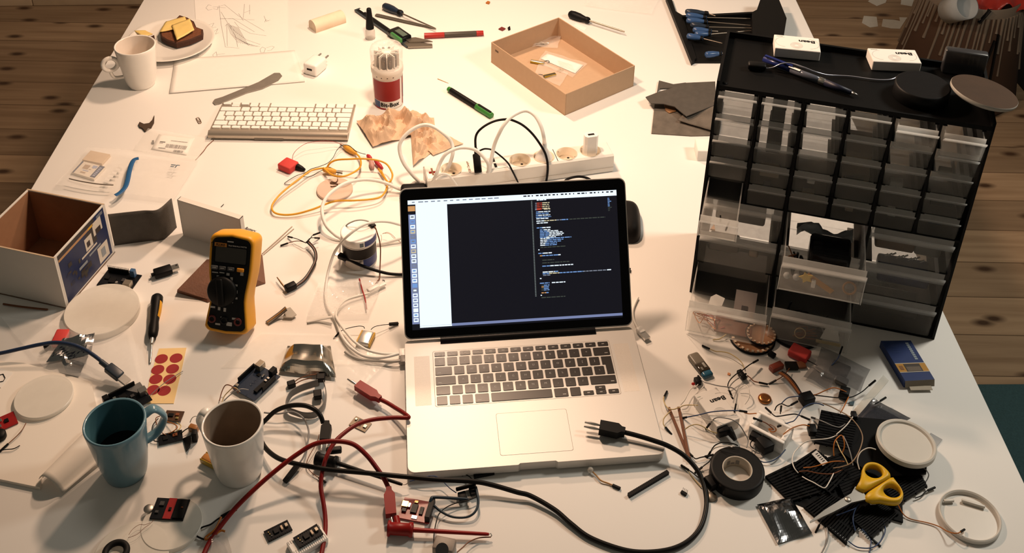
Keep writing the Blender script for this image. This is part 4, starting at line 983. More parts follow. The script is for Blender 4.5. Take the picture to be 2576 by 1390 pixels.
# bag with barcode label
lb = crumple([(400, 338), (490, 348), (470, 390), (381, 375)], .0012, 20, 8, 6, .0012, .0003, 0, 2.)
br_ = random.Random(5); 
def along(o, ax, ay, u, v): return (o[0] + ax[0] * u + ay[0] * v, o[1] + ax[1] * u + ay[1] * v)
def qd(mb, o, ax, ay, u0, v0, u1, v1, z, mt):
    ps = [P(*along(o, ax, ay, u, v), z) for u, v in ((u0, v0), (u1, v0), (u1, v1), (u0, v1))]
    n_ = (ps[1] - ps[0]).cross(ps[2] - ps[0]); mb.quad(ps if n_.z > 0 else ps[::-1], mt)
O_, AX, AY = (400, 338), (90, 10), (-19.5, 38.5)
x = .33
while x < .90:
    w_ = br_.uniform(.006, .02); qd(lb, O_, AX, AY, x, .52, x + w_, .74, .0030, 1); x += w_ + br_.uniform(.006, .016)
x = .60
while x < .86:
    w_ = br_.uniform(.01, .025); qd(lb, O_, AX, AY, x, .84, x + w_, .98, .0030, 1); x += w_ + br_.uniform(.006, .016)
for u0, v0, u1, v1 in ((.12, .40, .27, .45), (.12, .50, .22, .52), (.40, .28, .86, .30), (.16, .80, .36, .83)): qd(lb, O_, AX, AY, u0, v0, u1, v1, .0030, 1)
one('barcode_label', lb, [PAPER, INK], 'white barcode label inside the small clear bag left of the keyboard', 'label')
one('clear_bag', crumple([(372, 324), (532, 350), (496, 404), (336, 378)], .004, 16, 24, 14, .0032, 0, 0, 4.), BAGM, 'small clear bag over the barcode label left of the keyboard', 'bag')
jumper('thin red brown wire poking out under the near left keyboard corner', [(538, 352, .001), (522, 366, .002), (512, 380, .002), (492, 402, .001)], W_BRN, ends=(0, 0), group='loose single wires')
slab('button', 'tiny dark bead beside the barcode label', 'bead', [(382, 353), (387, 352), (387, 359), (382, 359)], .004, DARK)
# zip bag with chip card
zb = [(222, 376), (506, 398), (440, 506), (140, 470)]
cd_ = slab('card_sleeve', 'beige foam card inside the large zip bag at left', 'card', [(228, 378), (277, 388), (256, 411), (207, 401)], .006, mat('beige foam card', (.62, .48, .34), .8))
lab = MB().prism(foot([(206, 404), (265, 419), (236, 449), (180, 432)], .006), .0004, .0055)
O_, AX, AY = (207, 405), (57, 14), (-26, 28)
for u0, v0, u1, v1, mt in ((0, 0, .07, 1.0, 1), (.78, 0, 1.0, 1.0, 1), (.22, .18, .46, .52, 3), (.55, .1, .75, .3, 2), (.5, .45, .6, .5, 3), (.3, .6, .56, .66, 2), (.28, .76, .5, .86, 3), (.6, .3, .66, .34, 2)): qd(lab, O_, AX, AY, u0, v0, u1, v1, .0058, mt)
for i in range(6): qd(lab, O_, AX, AY, .84, .14 + i * .13, .94, .22 + i * .13, .0060, 2)
one('chip_card', lab, [mat('card white', (.72, .66, .58), .6), mat('print navy', (.02, .045, .12), .6), mat('print pale blue', (.30, .36, .55), .7), mat('print tan', (.35, .25, .17), .7)], 'printed card with blue bands inside the large zip bag at left', 'card')
zbm = crumple(zb, .009, 11, 34, 22, .0065, 0, 0, 7.)
zz = [(349, 398), (338, 401), (331, 412), (325, 432), (321, 452), (315, 470), (302, 484), (290, 491)]
zw = smooth_path(px3(zz, .0175), 6); zseal = MB().tube(zw, .0032, 8, 0, True, (1.5, .35))
t = thing('zip_bag', 'large clear zip bag with a blue seal at the left table edge', 'bag', (P(320, 440).x, P(320, 440).y, .0065))
obj('bag_film', zbm, BAGM, t, Vector(t.location)); obj('blue_seal', zseal, mat('blue zip seal', (.015, .10, .26), .4), t, Vector(t.location))
lg = MB(); LO, LX_, LY_ = (432, 412), (22, 2), (-8, 9)
for u0, v0, u1, v1 in ((0, .1, .55, .35), (.1, .55, .5, .8), (.6, .1, 1, .3), (.62, .3, .76, .9)): qd(lg, LO, LX_, LY_, u0, v0, u1, v1, .0178, 0)
obj('printed_logo', lg, mat('print slate', (.10, .14, .18), .6), t, Vector(t.location))
lt = MB()
for i in range(5): qd(lt, (262 + i * 9, 452 - i * 8.5), (12, 3), (3, -5), 0, 0, 1, 1, .0178, 0)
obj('frosted_print', lt, mat('white print', (.75, .72, .68), .5), t, Vector(t.location))
obj('fold_line', MB().tube(smooth_path(px3([(174, 449), (200, 455), (235, 461), (262, 464), (285, 465)], .0165), 4), .0012, 6), mat('dark bag fold', (.20, .17, .14), .6), t, Vector(t.location))
# open white box with a blue printed side
bA, bB = P(168, 777), P(290, 635); bd = (bB - bA); bang = math.atan2(bd.y, bd.x) - PI / 2; BD, BH, BWD = bd.length, .1085, .150
t = thing('open_box', 'open white cardboard box with a blue printed side at the left edge', 'box', (bA.x, bA.y, 0), bang)
BW = mat('white coated card', (.66, .64, .60), .6, var=.04, bump=.05); BI = mat('brown inner card', (.28, .14, .07), .85, var=.12)
k = .0035
def wallp(nm, c, d, mats, ex=None):
    mb = MB().box(c, d)
    for i in range(len(mb.f)): pass
    if ex: ex(mb)
    obj(nm, mb, mats, t)
wallp('bottom', (-BWD / 2, BD / 2, .002), (BWD, BD, .0034), BI)
def two(c, d, nx, ny):
    m = MB().box(c, d); 
    cc = Vector(c) + Vector((nx * (d[0] / 2 + .0002), ny * (d[1] / 2 + .0002), 0))
    m.box(cc, (max(d[0] * (1 - abs(nx)), .0004), max(d[1] * (1 - abs(ny)), .0004), d[2] - .003), 1); return m
obj('front_wall', two((-BWD / 2, k / 2, BH / 2), (BWD, k, BH), 0, 1), [BW, BI], t)
obj('back_wall', two((-BWD / 2, BD - k / 2, BH / 2), (BWD, k, BH), 0, -1), [BW, BI], t)
obj('left_wall', two((-BWD + k / 2, BD / 2, BH / 2), (k, BD - 2 * k, BH), 1, 0), [BW, BI], t)
pm = MB().box((-k / 2, BD / 2, BH / 2), (k, BD - 2 * k, BH)); 
def pq(y0, z0, y1, z1, mt, x=.0003): pm.quad([(x, BD * y0, BH * z0), (x, BD * y1, BH * z0), (x, BD * y1, BH * z1), (x, BD * y0, BH * z1)], mt)
pm.box((-k - .0002, BD / 2, BH / 2), (.0004, BD - 2 * k, BH - .003), 7)
pq(.05, .06, .95, .985, 1); pq(.05, .86, .62, .905, 2, .0005); pq(.62, .86, .72, .905, 3, .0005); pq(.05, .915, .75, .985, 4, .0004)
pq(.52, .55, .66, .78, 5, .0005); pq(.55, .60, .61, .70, 6, .0007); pq(.70, .66, .87, .90, 5, .0005); pq(.74, .66, .84, .76, 6, .0007); pq(.70, .10, .90, .40, 5, .0005); pq(.76, .17, .84, .33, 8, .0007)
pq(.42, .50, .72, .535, 5, .0006); pq(.55, .42, .78, .455, 8, .0006); pq(.34, .37, .5, .42, 8, .0006); pq(.36, .24, .56, .34, 4, .0005); pq(.56, .56, .74, .84, 4, .0004)
br_ = random.Random(9)
for i in range(16):
    y, z = br_.uniform(.1, .45), br_.uniform(.12, .78); pq(y, z, y + br_.uniform(.03, .07), z + br_.uniform(.03, .08), br_.choice([4, 9, 9, 10]), .00045 + i * 1e-5)
for i in range(3): pq(.80, .90 + i * .02, .92, .912 + i * .02, 8, .0006)
obj('printed_side', pm, [BW, mat('printed navy blue', (.007, .017, .07), .4, var=.3, scale=50), mat('printed peach', (.42, .24, .11), .5), mat('printed amber', (.62, .36, .03), .5), mat('printed dark photo', (.035, .028, .025), .5, var=.6, scale=150), mat('printed cream', (.60, .55, .48), .5), mat('printed black figure', (.03, .02, .02), .5), BI, mat('printed grey blue', (.24, .27, .30), .5), mat('printed dark blue', (.008, .014, .05), .5), mat('printed dull bronze', (.05, .045, .035), .5)], t)
for y in (k / 2, BD - k / 2): obj('cut_edge', MB().box((-BWD / 2, y, BH + .0002), (BWD, k * .8, .0006)), mat('raw card edge', (.50, .38, .26), .9), t)
cable('cable_tie', 'thin dark brown strip lying in front of the open white box', 'strip', [(8, 764, .002), (40, 769, .003), (80, 774, .003), (120, 778, .002)], .0016, W_BRN)
# standing curled leather strip and folded white tray
q0, q1 = P(290, 622), P(446, 585)
def stand(c_, hs, th=.0016, n=26, mb=None):
    """strip standing on edge along px bottom points with heights"""
    bpts = smooth_path([P(x, y) for x, y in c_], 6); m = len(bpts) - 1; mb = mb or MB()
    hh = lambda u: hs[0] * (1 - u) + hs[1] * u
    def fn(u, v):
        f = u * m; i = min(int(f), m - 1); p = bpts[i].lerp(bpts[i + 1], f - i); return p + Vector((0, 0, .0003 + v * hh(u)))
    mb.sheet(fn, n, 8, 0, th); return mb
one('leather_strip', stand([(288, 618), (330, 612), (375, 606), (412, 602), (445, 572)], (.070, .066)), LEA, 'curved dark grey leather strip standing beside the open white box', 'leather')
bt0, bt1 = P(461, 592), P(616, 642); dd = bt1 - bt0; ang = math.atan2(dd.y, dd.x); LW = dd.length
t = thing('plastic_tray', 'white plastic lid standing on edge behind the multimeter', 'tray', (bt0.x, bt0.y, 0), ang); TH = hz(bt0, 502)
PL = mat('white tray plastic', (.72, .69, .64), .5, var=.02)
obj('panel', MB().prism([(0, 0), (LW, 0), (LW, TH * .98), (LW * .93, TH), (.002, TH), (0, TH * .97)], -.0012, 0, 0, Matrix(((1, 0, 0, 0), (0, 0, -1, 0), (0, 1, 0, .0003), (0, 0, 0, 1)))), PL, t)
obj('rim', MB().box((LW / 2, .005, TH - .0006), (LW, .010, .0012)).box((LW - .0006, .005, TH / 2), (.0012, .010, TH)).box((.0006, .005, TH / 2), (.0012, .010, TH)), PL, t)
nt_ = MB().prism(foot([(560, 560), (655, 590), (660, 610), (600, 640)], .0008), .0002, .0006)
a, ang, L = frame((615, 574), (646, 583), .001)
nt_.text('Battery', L * .29, T(*(P(630, 577, .0008))) @ RZ(ang) @ Matrix(((1, .25, 0, 0), (0, 1.35, 0, 0), (0, 0, 1, 0), (0, 0, 0, 1))), 1, .0001)
one('handwritten_note', nt_, [PAPER, INK], 'white paper with the handwritten word Battery behind the multimeter', 'note')
one('thin_pin', MB().cyl(P(556, 520, .001), P(563, 513, .002), .0006, 6), INK, 'tiny dark pin lying behind the standing white lid', 'pin')
# ================= multimeter leaning on its stand
mx, my, ma, mt_, MW, MH = -.4812, 1.2747, -.1414, 1.0951, .0730, .1579
t = thing('multimeter', 'yellow and black handheld multimeter leaning back on its stand', 'multimeter', (mx, my, 0), ma)
ML = basis((0, 0, .042 * math.cos(mt_) * .93 + .0005), (1, 0, 0), (0, math.cos(mt_), math.sin(mt_)))
YM = mat('yellow rubber holster', (.72, .33, .015), .45, var=.03); BF = mat('black meter face', (.014, .014, .015), .38)
def hour(w, h, pinch, r, n=10):
    """rounded outline pinched at about one third of the height"""
    out = []
    for i in range(n + 1):
        f = i / n; y = r + (h - 2 * r) * f; k_ = pinch * math.exp(-((f - .32) / .24) ** 2); out.append((w - k_, y))
    top = [(w - r + r * math.cos(a), h - r + r * math.sin(a)) for a in [PI / 2 * i / 5 for i in range(1, 6)]] + [(w * .5, h + .003)] + [(r + r * math.cos(a), h - r + r * math.sin(a)) for a in [PI / 2 + PI / 2 * i / 5 for i in range(0, 6)]]
    lft = [(w - x, y) for x, y in out[::-1]]
    bot = [(r + r * math.cos(a), r + r * math.sin(a)) for a in [PI + PI / 2 * i / 5 for i in range(1, 6)]] + [(w * .5, -.002)] + [(w - r + r * math.cos(a), r + r * math.sin(a)) for a in [1.5 * PI + PI / 2 * i / 5 for i in range(0, 5)]]
    return out + top + lft + bot
ol = hour(MW, MH, .0065, .011); c_ = (MW / 2, MH / 2)
ins = lambda s, sx=None: [(c_[0] + (x - c_[0]) * (sx or s), c_[1] + (y - c_[1]) * s) for x, y in ol]
hm = MB(); lay = [(ins(.93), -.042), (ins(.985), -.038), (ins(1), -.03), (ins(1), -.006), (ins(.985), -.001), (ins(.955, .93), .001), (ins(.925, .86), .0002)]
nn = len(ol); vs_ = [(x, y, z) for po, z in lay for x, y in po]
hm.add(vs_, [(i * nn + j, i * nn + (j + 1) % nn, (i + 1) * nn + (j + 1) % nn, (i + 1) * nn + j) for i in range(len(lay) - 1) for j in range(nn)], 0, True); hm.add([(x, y, -.042) for x, y in lay[0][0]], [list(range(nn))[::-1]])
mz = .0425 * 0
obj('holster', world(hm, ML), YM, t)
mface = obj('face', world(MB().prism(ins(.928, .865), -.004, .0008), ML), BF, t)
fx = lambda u: MW * (.07 + .86 * u); fy = lambda v: MH * (.035 + .93 * v)
obj('display', world(MB().prism(rr_poly(fx(.1), fy(.735), fx(.9), fy(.9), .002, 3), .0008, .0014).prism(rr_poly(fx(.06), fy(.72), fx(.94), fy(.945), .003, 3), .0006, .0011, 1), ML), [mat('grey lcd', (.045, .042, .036), .2), BLACKG], mface)
lbm = MB(); PRT = mat('white face print', (.45, .44, .42), .6); ORG = mat('orange brand badge', (.45, .17, .02), .5)
lbm.box((fx(.22), fy(.922), .0015), (MW * .27, MH * .035, .0006), 1); lbm.text('FLUKE', .0052, T(fx(.22), fy(.922), .0020), 2, .0001, .0001); lbm.text('TRUE RMS MULTIMETER', .0029, T(fx(.66), fy(.922), .0016), 0, .0001)
lbm.box((fx(.47), fy(.965), .0012), (.010, .0016, .0004), 0)
for u, v, w_, h_ in ((.12, .615, .010, .0016), (.3, .62, .008, .0016), (.46, .61, .005, .004), (.56, .565, .004, .005), (.68, .50, .006, .003), (.70, .43, .005, .005), (.70, .36, .006, .003), (.60, .31, .005, .002), (.12, .235, .008, .003), (.29, .225, .004, .005), (.44, .22, .004, .006), (.2, .575, .004, .003), (.42, .135, .010, .0014), (.74, .135, .012, .003), (.28, .055, .008, .0028), (.58, .07, .009, .006), (.82, .63, .005, .005)):
    lbm.box((fx(u), fy(v), .0011), (w_, h_, .0003), 0)
obj('printing', world(lbm, ML), [PRT, ORG, INK], mface)
for u, mm in ((.1, mat('grey button', (.10, .10, .10), .5)), (.31, mat('dark button', (.05, .05, .05), .5)), (.53, mat('dark button', (.05, .05, .05), .5)), (.78, mat('orange button', (.75, .30, .02), .4))):
    bm_ = MB().rbox((fx(u), fy(.672), .002), (.0115, .0062, .0032), .0012); bm_.box((fx(u), fy(.672), .0037), (.006, .0012, .0002), 1)
    obj('button', world(bm_, ML), [mm, PRT if u < .7 else mm], mface)
obj('selector_dial', world(MB().lathe([(0, .009), (.008, .009), (.0215, .0075), (.024, .004), (.0245, .0008)], 40, 0, T(fx(.34), fy(.42), 0)).rbox((0, 0, .011), (.011, .044, .005), .0025, 0, T(fx(.34), fy(.42), 0) @ RZ(.15)), ML), mat('dial black', (.008, .008, .008), .5), mface)
for u, mm in ((.12, mat('dark red jack', (.10, .008, .006), .5)), (.44, BLACKG), (.80, mat('dark red jack', (.10, .008, .006), .5))):
    obj('jack', world(MB().lathe([(.0065, .0008), (.0065, .0022), (.0038, .0022), (.0035, -.003), (0, -.003)], 20, 0, T(fx(u), fy(.105), 0)), ML), mm, mface)
stp = (ML @ Vector((MW / 2, MH * .62, -.042)))
obj('stand', MB().tube([(MW / 2, stp.y, stp.z), (MW / 2, stp.y + .03, .003)], .006, 4, 0, True, (3, .3)), BLACK, t)
# brown leather wedge under the meter
lw = MB()
lw.add([P(445, 735, .001), P(522, 760, .001), P(668, 712, .001), P(660, 640, .001), P(520, 652, .020), P(446, 728, .012), P(522, 752, .004), P(612, 690, .016)], [(0, 1, 6, 5), (5, 6, 7, 4), (1, 2, 7, 6), (0, 5, 4, 3), (3, 4, 7, 2), (0, 3, 2, 1)])
one('leather_case', lw, mat('brown leather', (.13, .055, .03), .6, var=.25, scale=60, bump=.25, bscale=300), 'folded brown leather case lying behind the multimeter', 'case')
# shield board with usb plug
t, L, W = board('circuit_board', 'dark shield board with a blue part lying beside the open white box', 'circuit board', (243, 716), (330, 730), (258, 676), .0016, PCBB,
    [('chip', .35, .35, .16, .3, .003, CHIP), ('chip', .62, .5, .1, .2, .002, DARK), ('capacitor', .5, .25, .06, .12, .004, DSTEEL), ('connector', .85, .2, .2, .3, .010, mat('tin shell', (.40, .35, .28), .35, .8)), ('terminal_block', .8, .86, .13, .2, .014, mat('blue terminal block', (.05, .12, .24), .4)), ('pin_header', .35, .93, .6, .08, .008, BLACK), ('chip', .15, .5, .12, .2, .002, CHIP), ('capacitor', .72, .3, .05, .1, .003, GOLD)], extra=lambda mb, L, W, th: pins(mb, -L * .45, W * .43, L * .15, W * .43, 16, th, .015))
a, ang, L = frame((388, 690), (440, 674), .007)
t = thing('usb_stick', 'black usb plug with metal tip lying beside the shield board', 'usb stick', (a.x, a.y, 0), ang)
obj('body', MB().rbox((L * .42, 0, .0075), (L * .85, .018, .011), .002), BLACK, t); obj('metal_tip', MB().box((L * 1.02, 0, .0075), (L * .34, .0125, .0048)).box((L * 1.1, .003, .0101), (.003, .0025, .0004), 1), [STEEL, INK], t); obj('neck', MB().cyl((-L * .14, 0, .0075), (0, 0, .0075), .0032, 12), BLACK, t)
# frosted round lids
def lid_round(label, c, r, h, m, group=None, z=0., name='frosted_lid', rim=False):
    p = P(*c, z + h); pr = [(0, h * .7), (r * .9, h * .7), (r * .93, h), (r * .985, h), (r, h * .8), (r, .001), (r - .0015, 0), (r - .0018, h * .6), (0, h * .62)] if rim else [(0, h), (r - .001, h), (r, h - .001), (r, .001), (r - .001, 0), (0, 0)]
    return one(name, MB().lathe(pr, 96, 0, T(p.x, p.y, z + .0003), False), m, label, 'lid', group=group)
lid_round('large frosted plastic disc lying against the open white box', (256, 776), .059, .012, FROST, rim=False)
lid_round('pale frosted round lid on the folded white card lower left', (110, 995), .042, .006, FROST, 'frosted lids', .0065)
# small screwdriver with yellow grip
a, b, c = P(396, 744, .010), P(383, 850, .0095), P(378, 912, .0022); L = (b - a).length; d = (b - a).normalized()
t = thing('screwdriver', 'small black and yellow screwdriver pointing at the red dot stickers', 'screwdriver', (a.x, a.y, 0)); M_ = basis(a, d, (-d.y, d.x, 0)) @ RY(PI / 2); o_ = Vector(t.location)
obj('handle', MB().lathe([(0, 0), (.007, .0005), (.0095, .004), (.0098, L * .16), (.0088, L * .2), (.0085, L * .4), (.0072, L * .62), (.0085, L * .78), (.0078, L * .92), (.005, L), (0, L)], 20, 0, M_), BLACK, t, o_)
obj('grip', MB().lathe([(.0090, L * .17), (.0096, L * .22), (.0094, L * .38), (.0080, L * .52), (.0074, L * .56)], 16, 0, M_, True, -.4 * PI, .75 * PI), mat('yellow soft grip', (.65, .34, .02), .45), t, o_)
obj('shaft', MB().cyl(b, c, .0016, 10), STEEL, t, o_); obj('ferrule', MB().cyl(b - d * .004, b + d * .012, .0034, 12, 0, .0026), mat('clear ferrule', (.5, .48, .45), .2, .6), t, o_)
# red dot stickers
sm_ = MB().prism(foot([(400, 876), (469, 874), (452, 950), (437, 1014), (365, 1014), (377, 950)], .0008), .0003, .0008)
for x, y in ((406, 902), (443, 900), (397, 929), (434, 927), (392, 953), (427, 953), (385, 980), (413, 982)):
    p = P(x, y, .001); sm_.lathe([(0, 0), (.0098, 0)], 24, 1, T(p.x, p.y, .00095 + (x % 7) * 1e-5))
one('sticker_sheet', sm_, [mat('yellow backing paper', (.78, .56, .26), .6, var=.03), mat('red dots', (.30, .015, .018), .5, var=.1)], 'yellow sheet of round red stickers above the teal mug', 'stickers')
# big clear bags and foil at left
one('clear_bag', crumple([(0, 800), (330, 830), (372, 1000), (120, 940)], .016, 12, 36, 22, .001, 0, 0, 1.5), BAG, 'big clear bag spread left of the small yellow screwdriver', 'bag')
RC = mat('red foam rubber', (.55, .045, .04), .7, var=.08, scale=150)
def block(label, A, B, D, h, z=0., m=RC, name='red_block', cat='block', group=None, rx=.0025):
    c, ang, L, W = rect(A, B, D, z + h); return one(name, world(MB().rbox((0, 0, h / 2), (L, W, h), rx), T(c.x, c.y, z + .0003) @ RZ(ang)), m, label, cat, group=group)
block('red block inside the clear bag at the left edge', (126, 862), (160, 862), (122, 826), .012, .0, group='red blocks')
block('small black clasp beside the red block in the left bag', (106, 868), (114, 872), (110, 852), .012, 0, BLACK, 'clasp', 'clasp')
mb = crag([(160, 868), (242, 852), (232, 905), (120, 925)], .016, 45, 3.3, lambda u, v: .010, None, (16, 12)); crag([(150, 900), (225, 905), (205, 948), (172, 950)], .014, 45, 9.3, lambda u, v: .008, mb, (12, 10))
one('foil_bag', mb, FOILM, 'crumpled silver foil bag under the blue usb cable at left', 'bag')
bc = smooth_path(px3([(-30, 890, .02), (0, 888, .022), (50, 877, .026), (100, 866, .03), (140, 861, .032), (180, 866, .032), (215, 880, .03), (245, 900, .027), (268, 920, .023)]), 7); o_ = Vector((bc[4].x, bc[4].y, .018))
t = thing('usb_cable', 'blue usb cable running in from the left to a dark board', 'cable', o_, 0)
obj('cable', MB().tube(bc, .0030, 10), mat('blue cable sheath', (.014, .03, .075), .4), t, o_)
a, b = P(268, 920, .023), P(322, 962, .012); d = (b - a).normalized(); L = (b - a).length; M_ = basis(a, d, (-d.y, d.x, 0))
obj('plug', MB().rbox((L * .36, 0, 0), (L * .62, .0155, .011), .0025, 0, M_).cyl((-.012, 0, 0), (L * .1, 0, 0), .0042, 12, 0, None, M_), mat('dark blue plug', (.02, .03, .045), .4), t, o_); obj('metal_tip', MB().box((L * .82, 0, 0), (L * .34, .012, .0046), 0, M_), STEEL, t, o_)
t, L, W = board('circuit_board', 'black board on the blue usb cable behind the teal mug', 'circuit board', (258, 1008), (352, 960), (296, 1050), .0016, PCBB, [('chip', .45, .7, .18, .2, .003, CHIP), ('usb_socket', .9, .45, .2, .25, .009, STEEL), ('power_jack', .06, .85, .14, .2, .012, BLACK), ('pin_header', .5, .95, .7, .06, .009, BLACK), ('capacitor', .25, .75, .08, .1, .006, SILVER), ('chip', .65, .55, .1, .12, .002, DARK)], .004)
# folded white card lower left
wc = MB()
wc.prism(foot([(-40, 905), (60, 912), (230, 960), (250, 1060), (105, 1195), (100, 1225), (-40, 1196)], .006), .0003, .006)
def fold(u, v):
    q = [P(225, 1075, .010), P(262, 1150, .008), P(158, 1240, .004), P(98, 1205, .010)]
    p = (q[0] * (1 - u) + q[1] * u) * (1 - v) + (q[3] * (1 - u) + q[2] * u) * v; return p + Vector((0, 0, .016 * math.sin(PI * min(1, u * 1.15)) ** .7))
wc.sheet(fold, 14, 10, 0, .0006)
one('mailing_envelope', wc, mat('cream envelope paper', (.80, .75, .68), .8, var=.02, scale=14), 'thick cream padded envelope at the lower left edge', 'envelope')
mb = MB().prism(foot([(-20, 918), (32, 936), (2, 974), (-25, 965)], .0072), .0062, .0068)
mb.tube(px3([(8, 940), (13, 950), (8, 958), (-2, 960)], .0075), .0006, 5, 1); mb.tube(px3([(-6, 944), (8, 940)], .0075), .0006, 5, 1)
one('sketch_card', mb, [PAP, INK], 'paper with a hooked ink mark at the left frame edge', 'paper')
t, L, W = board('circuit_board', 'red board with silver contacts on the cream envelope', 'circuit board', (-6, 1086), (46, 1063), (-22, 1058), .0016, PCBR, [('chip', .55, .5, .2, .25, .002, CHIP), ('solder_pad', .2, .3, .12, .2, .002, SILVER), ('solder_pad', .3, .7, .12, .2, .002, SILVER)], .0066)
b = P(0, 1100, .0066); one('buzzer', MB().lathe([(0, .010), (.008, .010), (.0095, .008), (.0095, .001), (0, .001)], 24, 0, T(b.x, b.y, .0066)), BLACK, 'round black buzzer beside the red board on the envelope', 'buzzer')
jumper('brown wire with a black connector lying on the cream envelope', [(18, 1118, .0085), (42, 1096, .010), (56, 1080, .011), (65, 1064, .008)], W_BRN, ends=(1, 0), L=.018, group='wires on the envelope')
jumper('short black wire below the brown wire on the cream envelope', [(-8, 1134, .0085), (14, 1130, .009), (34, 1128, .009), (50, 1120, .008)], W_BLK, ends=(1, 0), L=.014, group='wires on the envelope')
# bottom left: boards and lids on the table
lid_round('pale frosted lid under the red and black board at the bottom', (432, 1316), .040, .007, FROST, 'frosted lids')
t, L, W = board('circuit_board', 'black and red board with a round tab at the bottom left', 'circuit board', (376, 1303), (460, 1308), (397, 1251), .002, PCBB, [('red_panel', .5, .5, .24, 1., .0012, PCBR), ('chip', .82, .5, .3, .9, .0018, BLACK), ('component', .52, .45, .08, .14, .003, CHIP), ('component', .15, .3, .1, .12, .002, DARK), ('component', .22, .7, .14, .2, .0022, DARK), ('component', .86, .55, .06, .05, .003, mat('dull orange part', (.20, .05, .01), .5))], .0075)
b = P(373, 1274, .012); one('coin_cell_tab', MB().lathe([(0, .002), (.006, .002), (.0068, .001), (.0068, 0), (0, 0)], 20, 0, T(b.x, b.y, .0078)), DSTEEL, 'round grey tab beside the black and red board', 'tab')
lid_round('pale frosted lid carrying a black ring at the bottom edge', (330, 1392), .048, .006, FROST, 'frosted lids')
b = P(292, 1388, .01); one('rubber_ring', MB().lathe([(.0135 + .0042 * math.cos(x), .0042 + .0042 * math.sin(x)) for x in [2 * PI * i / 14 for i in range(15)]], 48, 0, T(b.x, b.y, .0066)), RUBBER, 'black rubber ring lying at the bottom left edge', 'ring')
jumper('hair thin copper wire from the red and black board to the rubber ring', [(322, 1352, .012), (345, 1343, .012), (362, 1328, .012), (376, 1318, .012), (388, 1306, .012)], W_BRN, r=.0003, ends=(0, 0), group='hair thin wires')
jumper('hair thin wire branching left beside the red and black board', [(324, 1344, .012), (334, 1330, .012), (350, 1319, .012), (364, 1319, .012), (378, 1314, .012)], W_BRN, r=.0003, ends=(0, 0), group='hair thin wires')
# ================= yellow clip leads and the small things behind them
def scl(px, py, z=0.): return (P(px + 1, py, z) - P(px, py, z)).length
YC = [(701, 444, .012), (716, 432, .014), (738, 425, .016), (770, 423, .02), (803, 424, .022), (812, 423, .02)]
def clip_boot(a, b, r, m, t, o_, tip=True, nm='clip'):
    d = (b - a).normalized(); L = (b - a).length; M_ = basis(a, d, (-d.y, d.x, 0)) @ RY(PI / 2)
    obj('clip_boot', MB().lathe([(0, 0), (r * .55, .0005), (r * .75, L * .12), (r, L * .35), (r * 1.02, L * .7), (r * .6, L), (0, L)], 14, 0, M_), m, t, o_)
    if tip:
        M2 = basis(b, d, (-d.y, d.x, 0)); obj('clip_jaw', MB().box((.006, 0, .0022), (.013, .004, .0009), 0, M2 @ RY(-.06)).box((.006, 0, -.0006), (.013, .004, .0009), 0, M2 @ RY(.06)), DSTEEL, t, o_)
a0 = P(880, 393, .006); t = thing('clip_lead', 'yellow crocodile clip lead coiled left of the power strip', 'clip lead', (a0.x, a0.y, 0)); o_ = Vector(t.location)
yw = [(895, 385, .008), (905, 396, .010), (908, 412, .013), (902, 425, .018), (880, 438, .022), (858, 444, .022), (836, 440, .018), (822, 430, .014), (814, 422, .012)]
yl = [(822, 424, .010), (830, 410, .02), (848, 402, .026), (880, 400, .03), (910, 399, .032), (945, 402, .030), (972, 412, .026), (986, 434, .022), (986, 448, .018), (980, 458, .014), (974, 456, .011), (964, 440, .009), (958, 428, .008)]
yb = [(812, 423, .010), (800, 424, .012), (780, 430, .014), (752, 450, .014), (720, 475, .012), (698, 496, .010), (684, 518, .008), (690, 534, .007), (715, 540, .006), (748, 537, .007), (790, 525, .010), (822, 512, .014), (848, 505, .016), (890, 504, .016), (930, 501, .014), (955, 496, .012), (968, 484, .011), (974, 468, .010), (975, 458, .009), (966, 446, .008), (952, 424, .007)]
for w_ in (yw, yl, yb): obj('wire', MB().tube(smooth_path(px3(w_), 6), .0019, 8), YELLOW, t, o_)
clip_boot(P(896, 386, .007), P(866, 368, .006), .0058, mat('yellow clip boot', (.70, .34, .04), .5), t, o_)
clip_boot(P(812, 426, .009), P(846, 432, .007), .0058, mat('yellow clip boot', (.70, .34, .04), .5), t, o_)
rb0 = P(923, 389, .006); t = thing('clip_lead', 'red crocodile clips at the right end of the yellow coil', 'clip lead', (rb0.x, rb0.y, 0)); o_ = Vector(t.location)
clip_boot(P(934, 400, .007), P(924, 390, .006), .0042, mat('red clip boot', (.42, .02, .03), .45), t, o_, False); clip_boot(P(942, 402, .008), P(962, 424, .006), .0042, mat('red clip boot', (.42, .02, .03), .45), t, o_, False)
clip_boot(P(933, 402, .006), P(937, 424, .005), .005, mat('grey pink boot', (.45, .25, .22), .5), t, o_, False)
jumper('thin red wire arching from the red block to the yellow clip', [(736, 404, .006), (737, 390, .012), (748, 375, .018), (772, 360, .02), (806, 355, .02), (838, 356, .015), (862, 364, .008)], W_RED, r=.0005, ends=(0, 0), group='thin loop wires')
jumper('thin black wire wandering from the yellow clip to the left', [(920, 388, .006), (905, 384, .008), (893, 378, .012), (878, 366, .012), (862, 365, .012), (848, 377, .012), (838, 396, .012), (824, 410, .010), (802, 419, .008), (782, 425, .006), (768, 434, .005), (745, 442, .004), (722, 456, .003), (716, 462, .002), (730, 464, .002), (746, 456, .003), (764, 438, .004), (778, 431, .005)], W_BLK, r=.0006, ends=(0, 0), group='thin loop wires')
jumper('thin black wire hanging below the left yellow clip', [(762, 444, .003), (775, 445, .003), (788, 441, .004), (798, 434, .006), (810, 428, .008), (822, 420, .010), (838, 424, .010), (850, 434, .006), (848, 447, .003)], W_BLK, r=.0006, ends=(0, 0), group='thin loop wires')
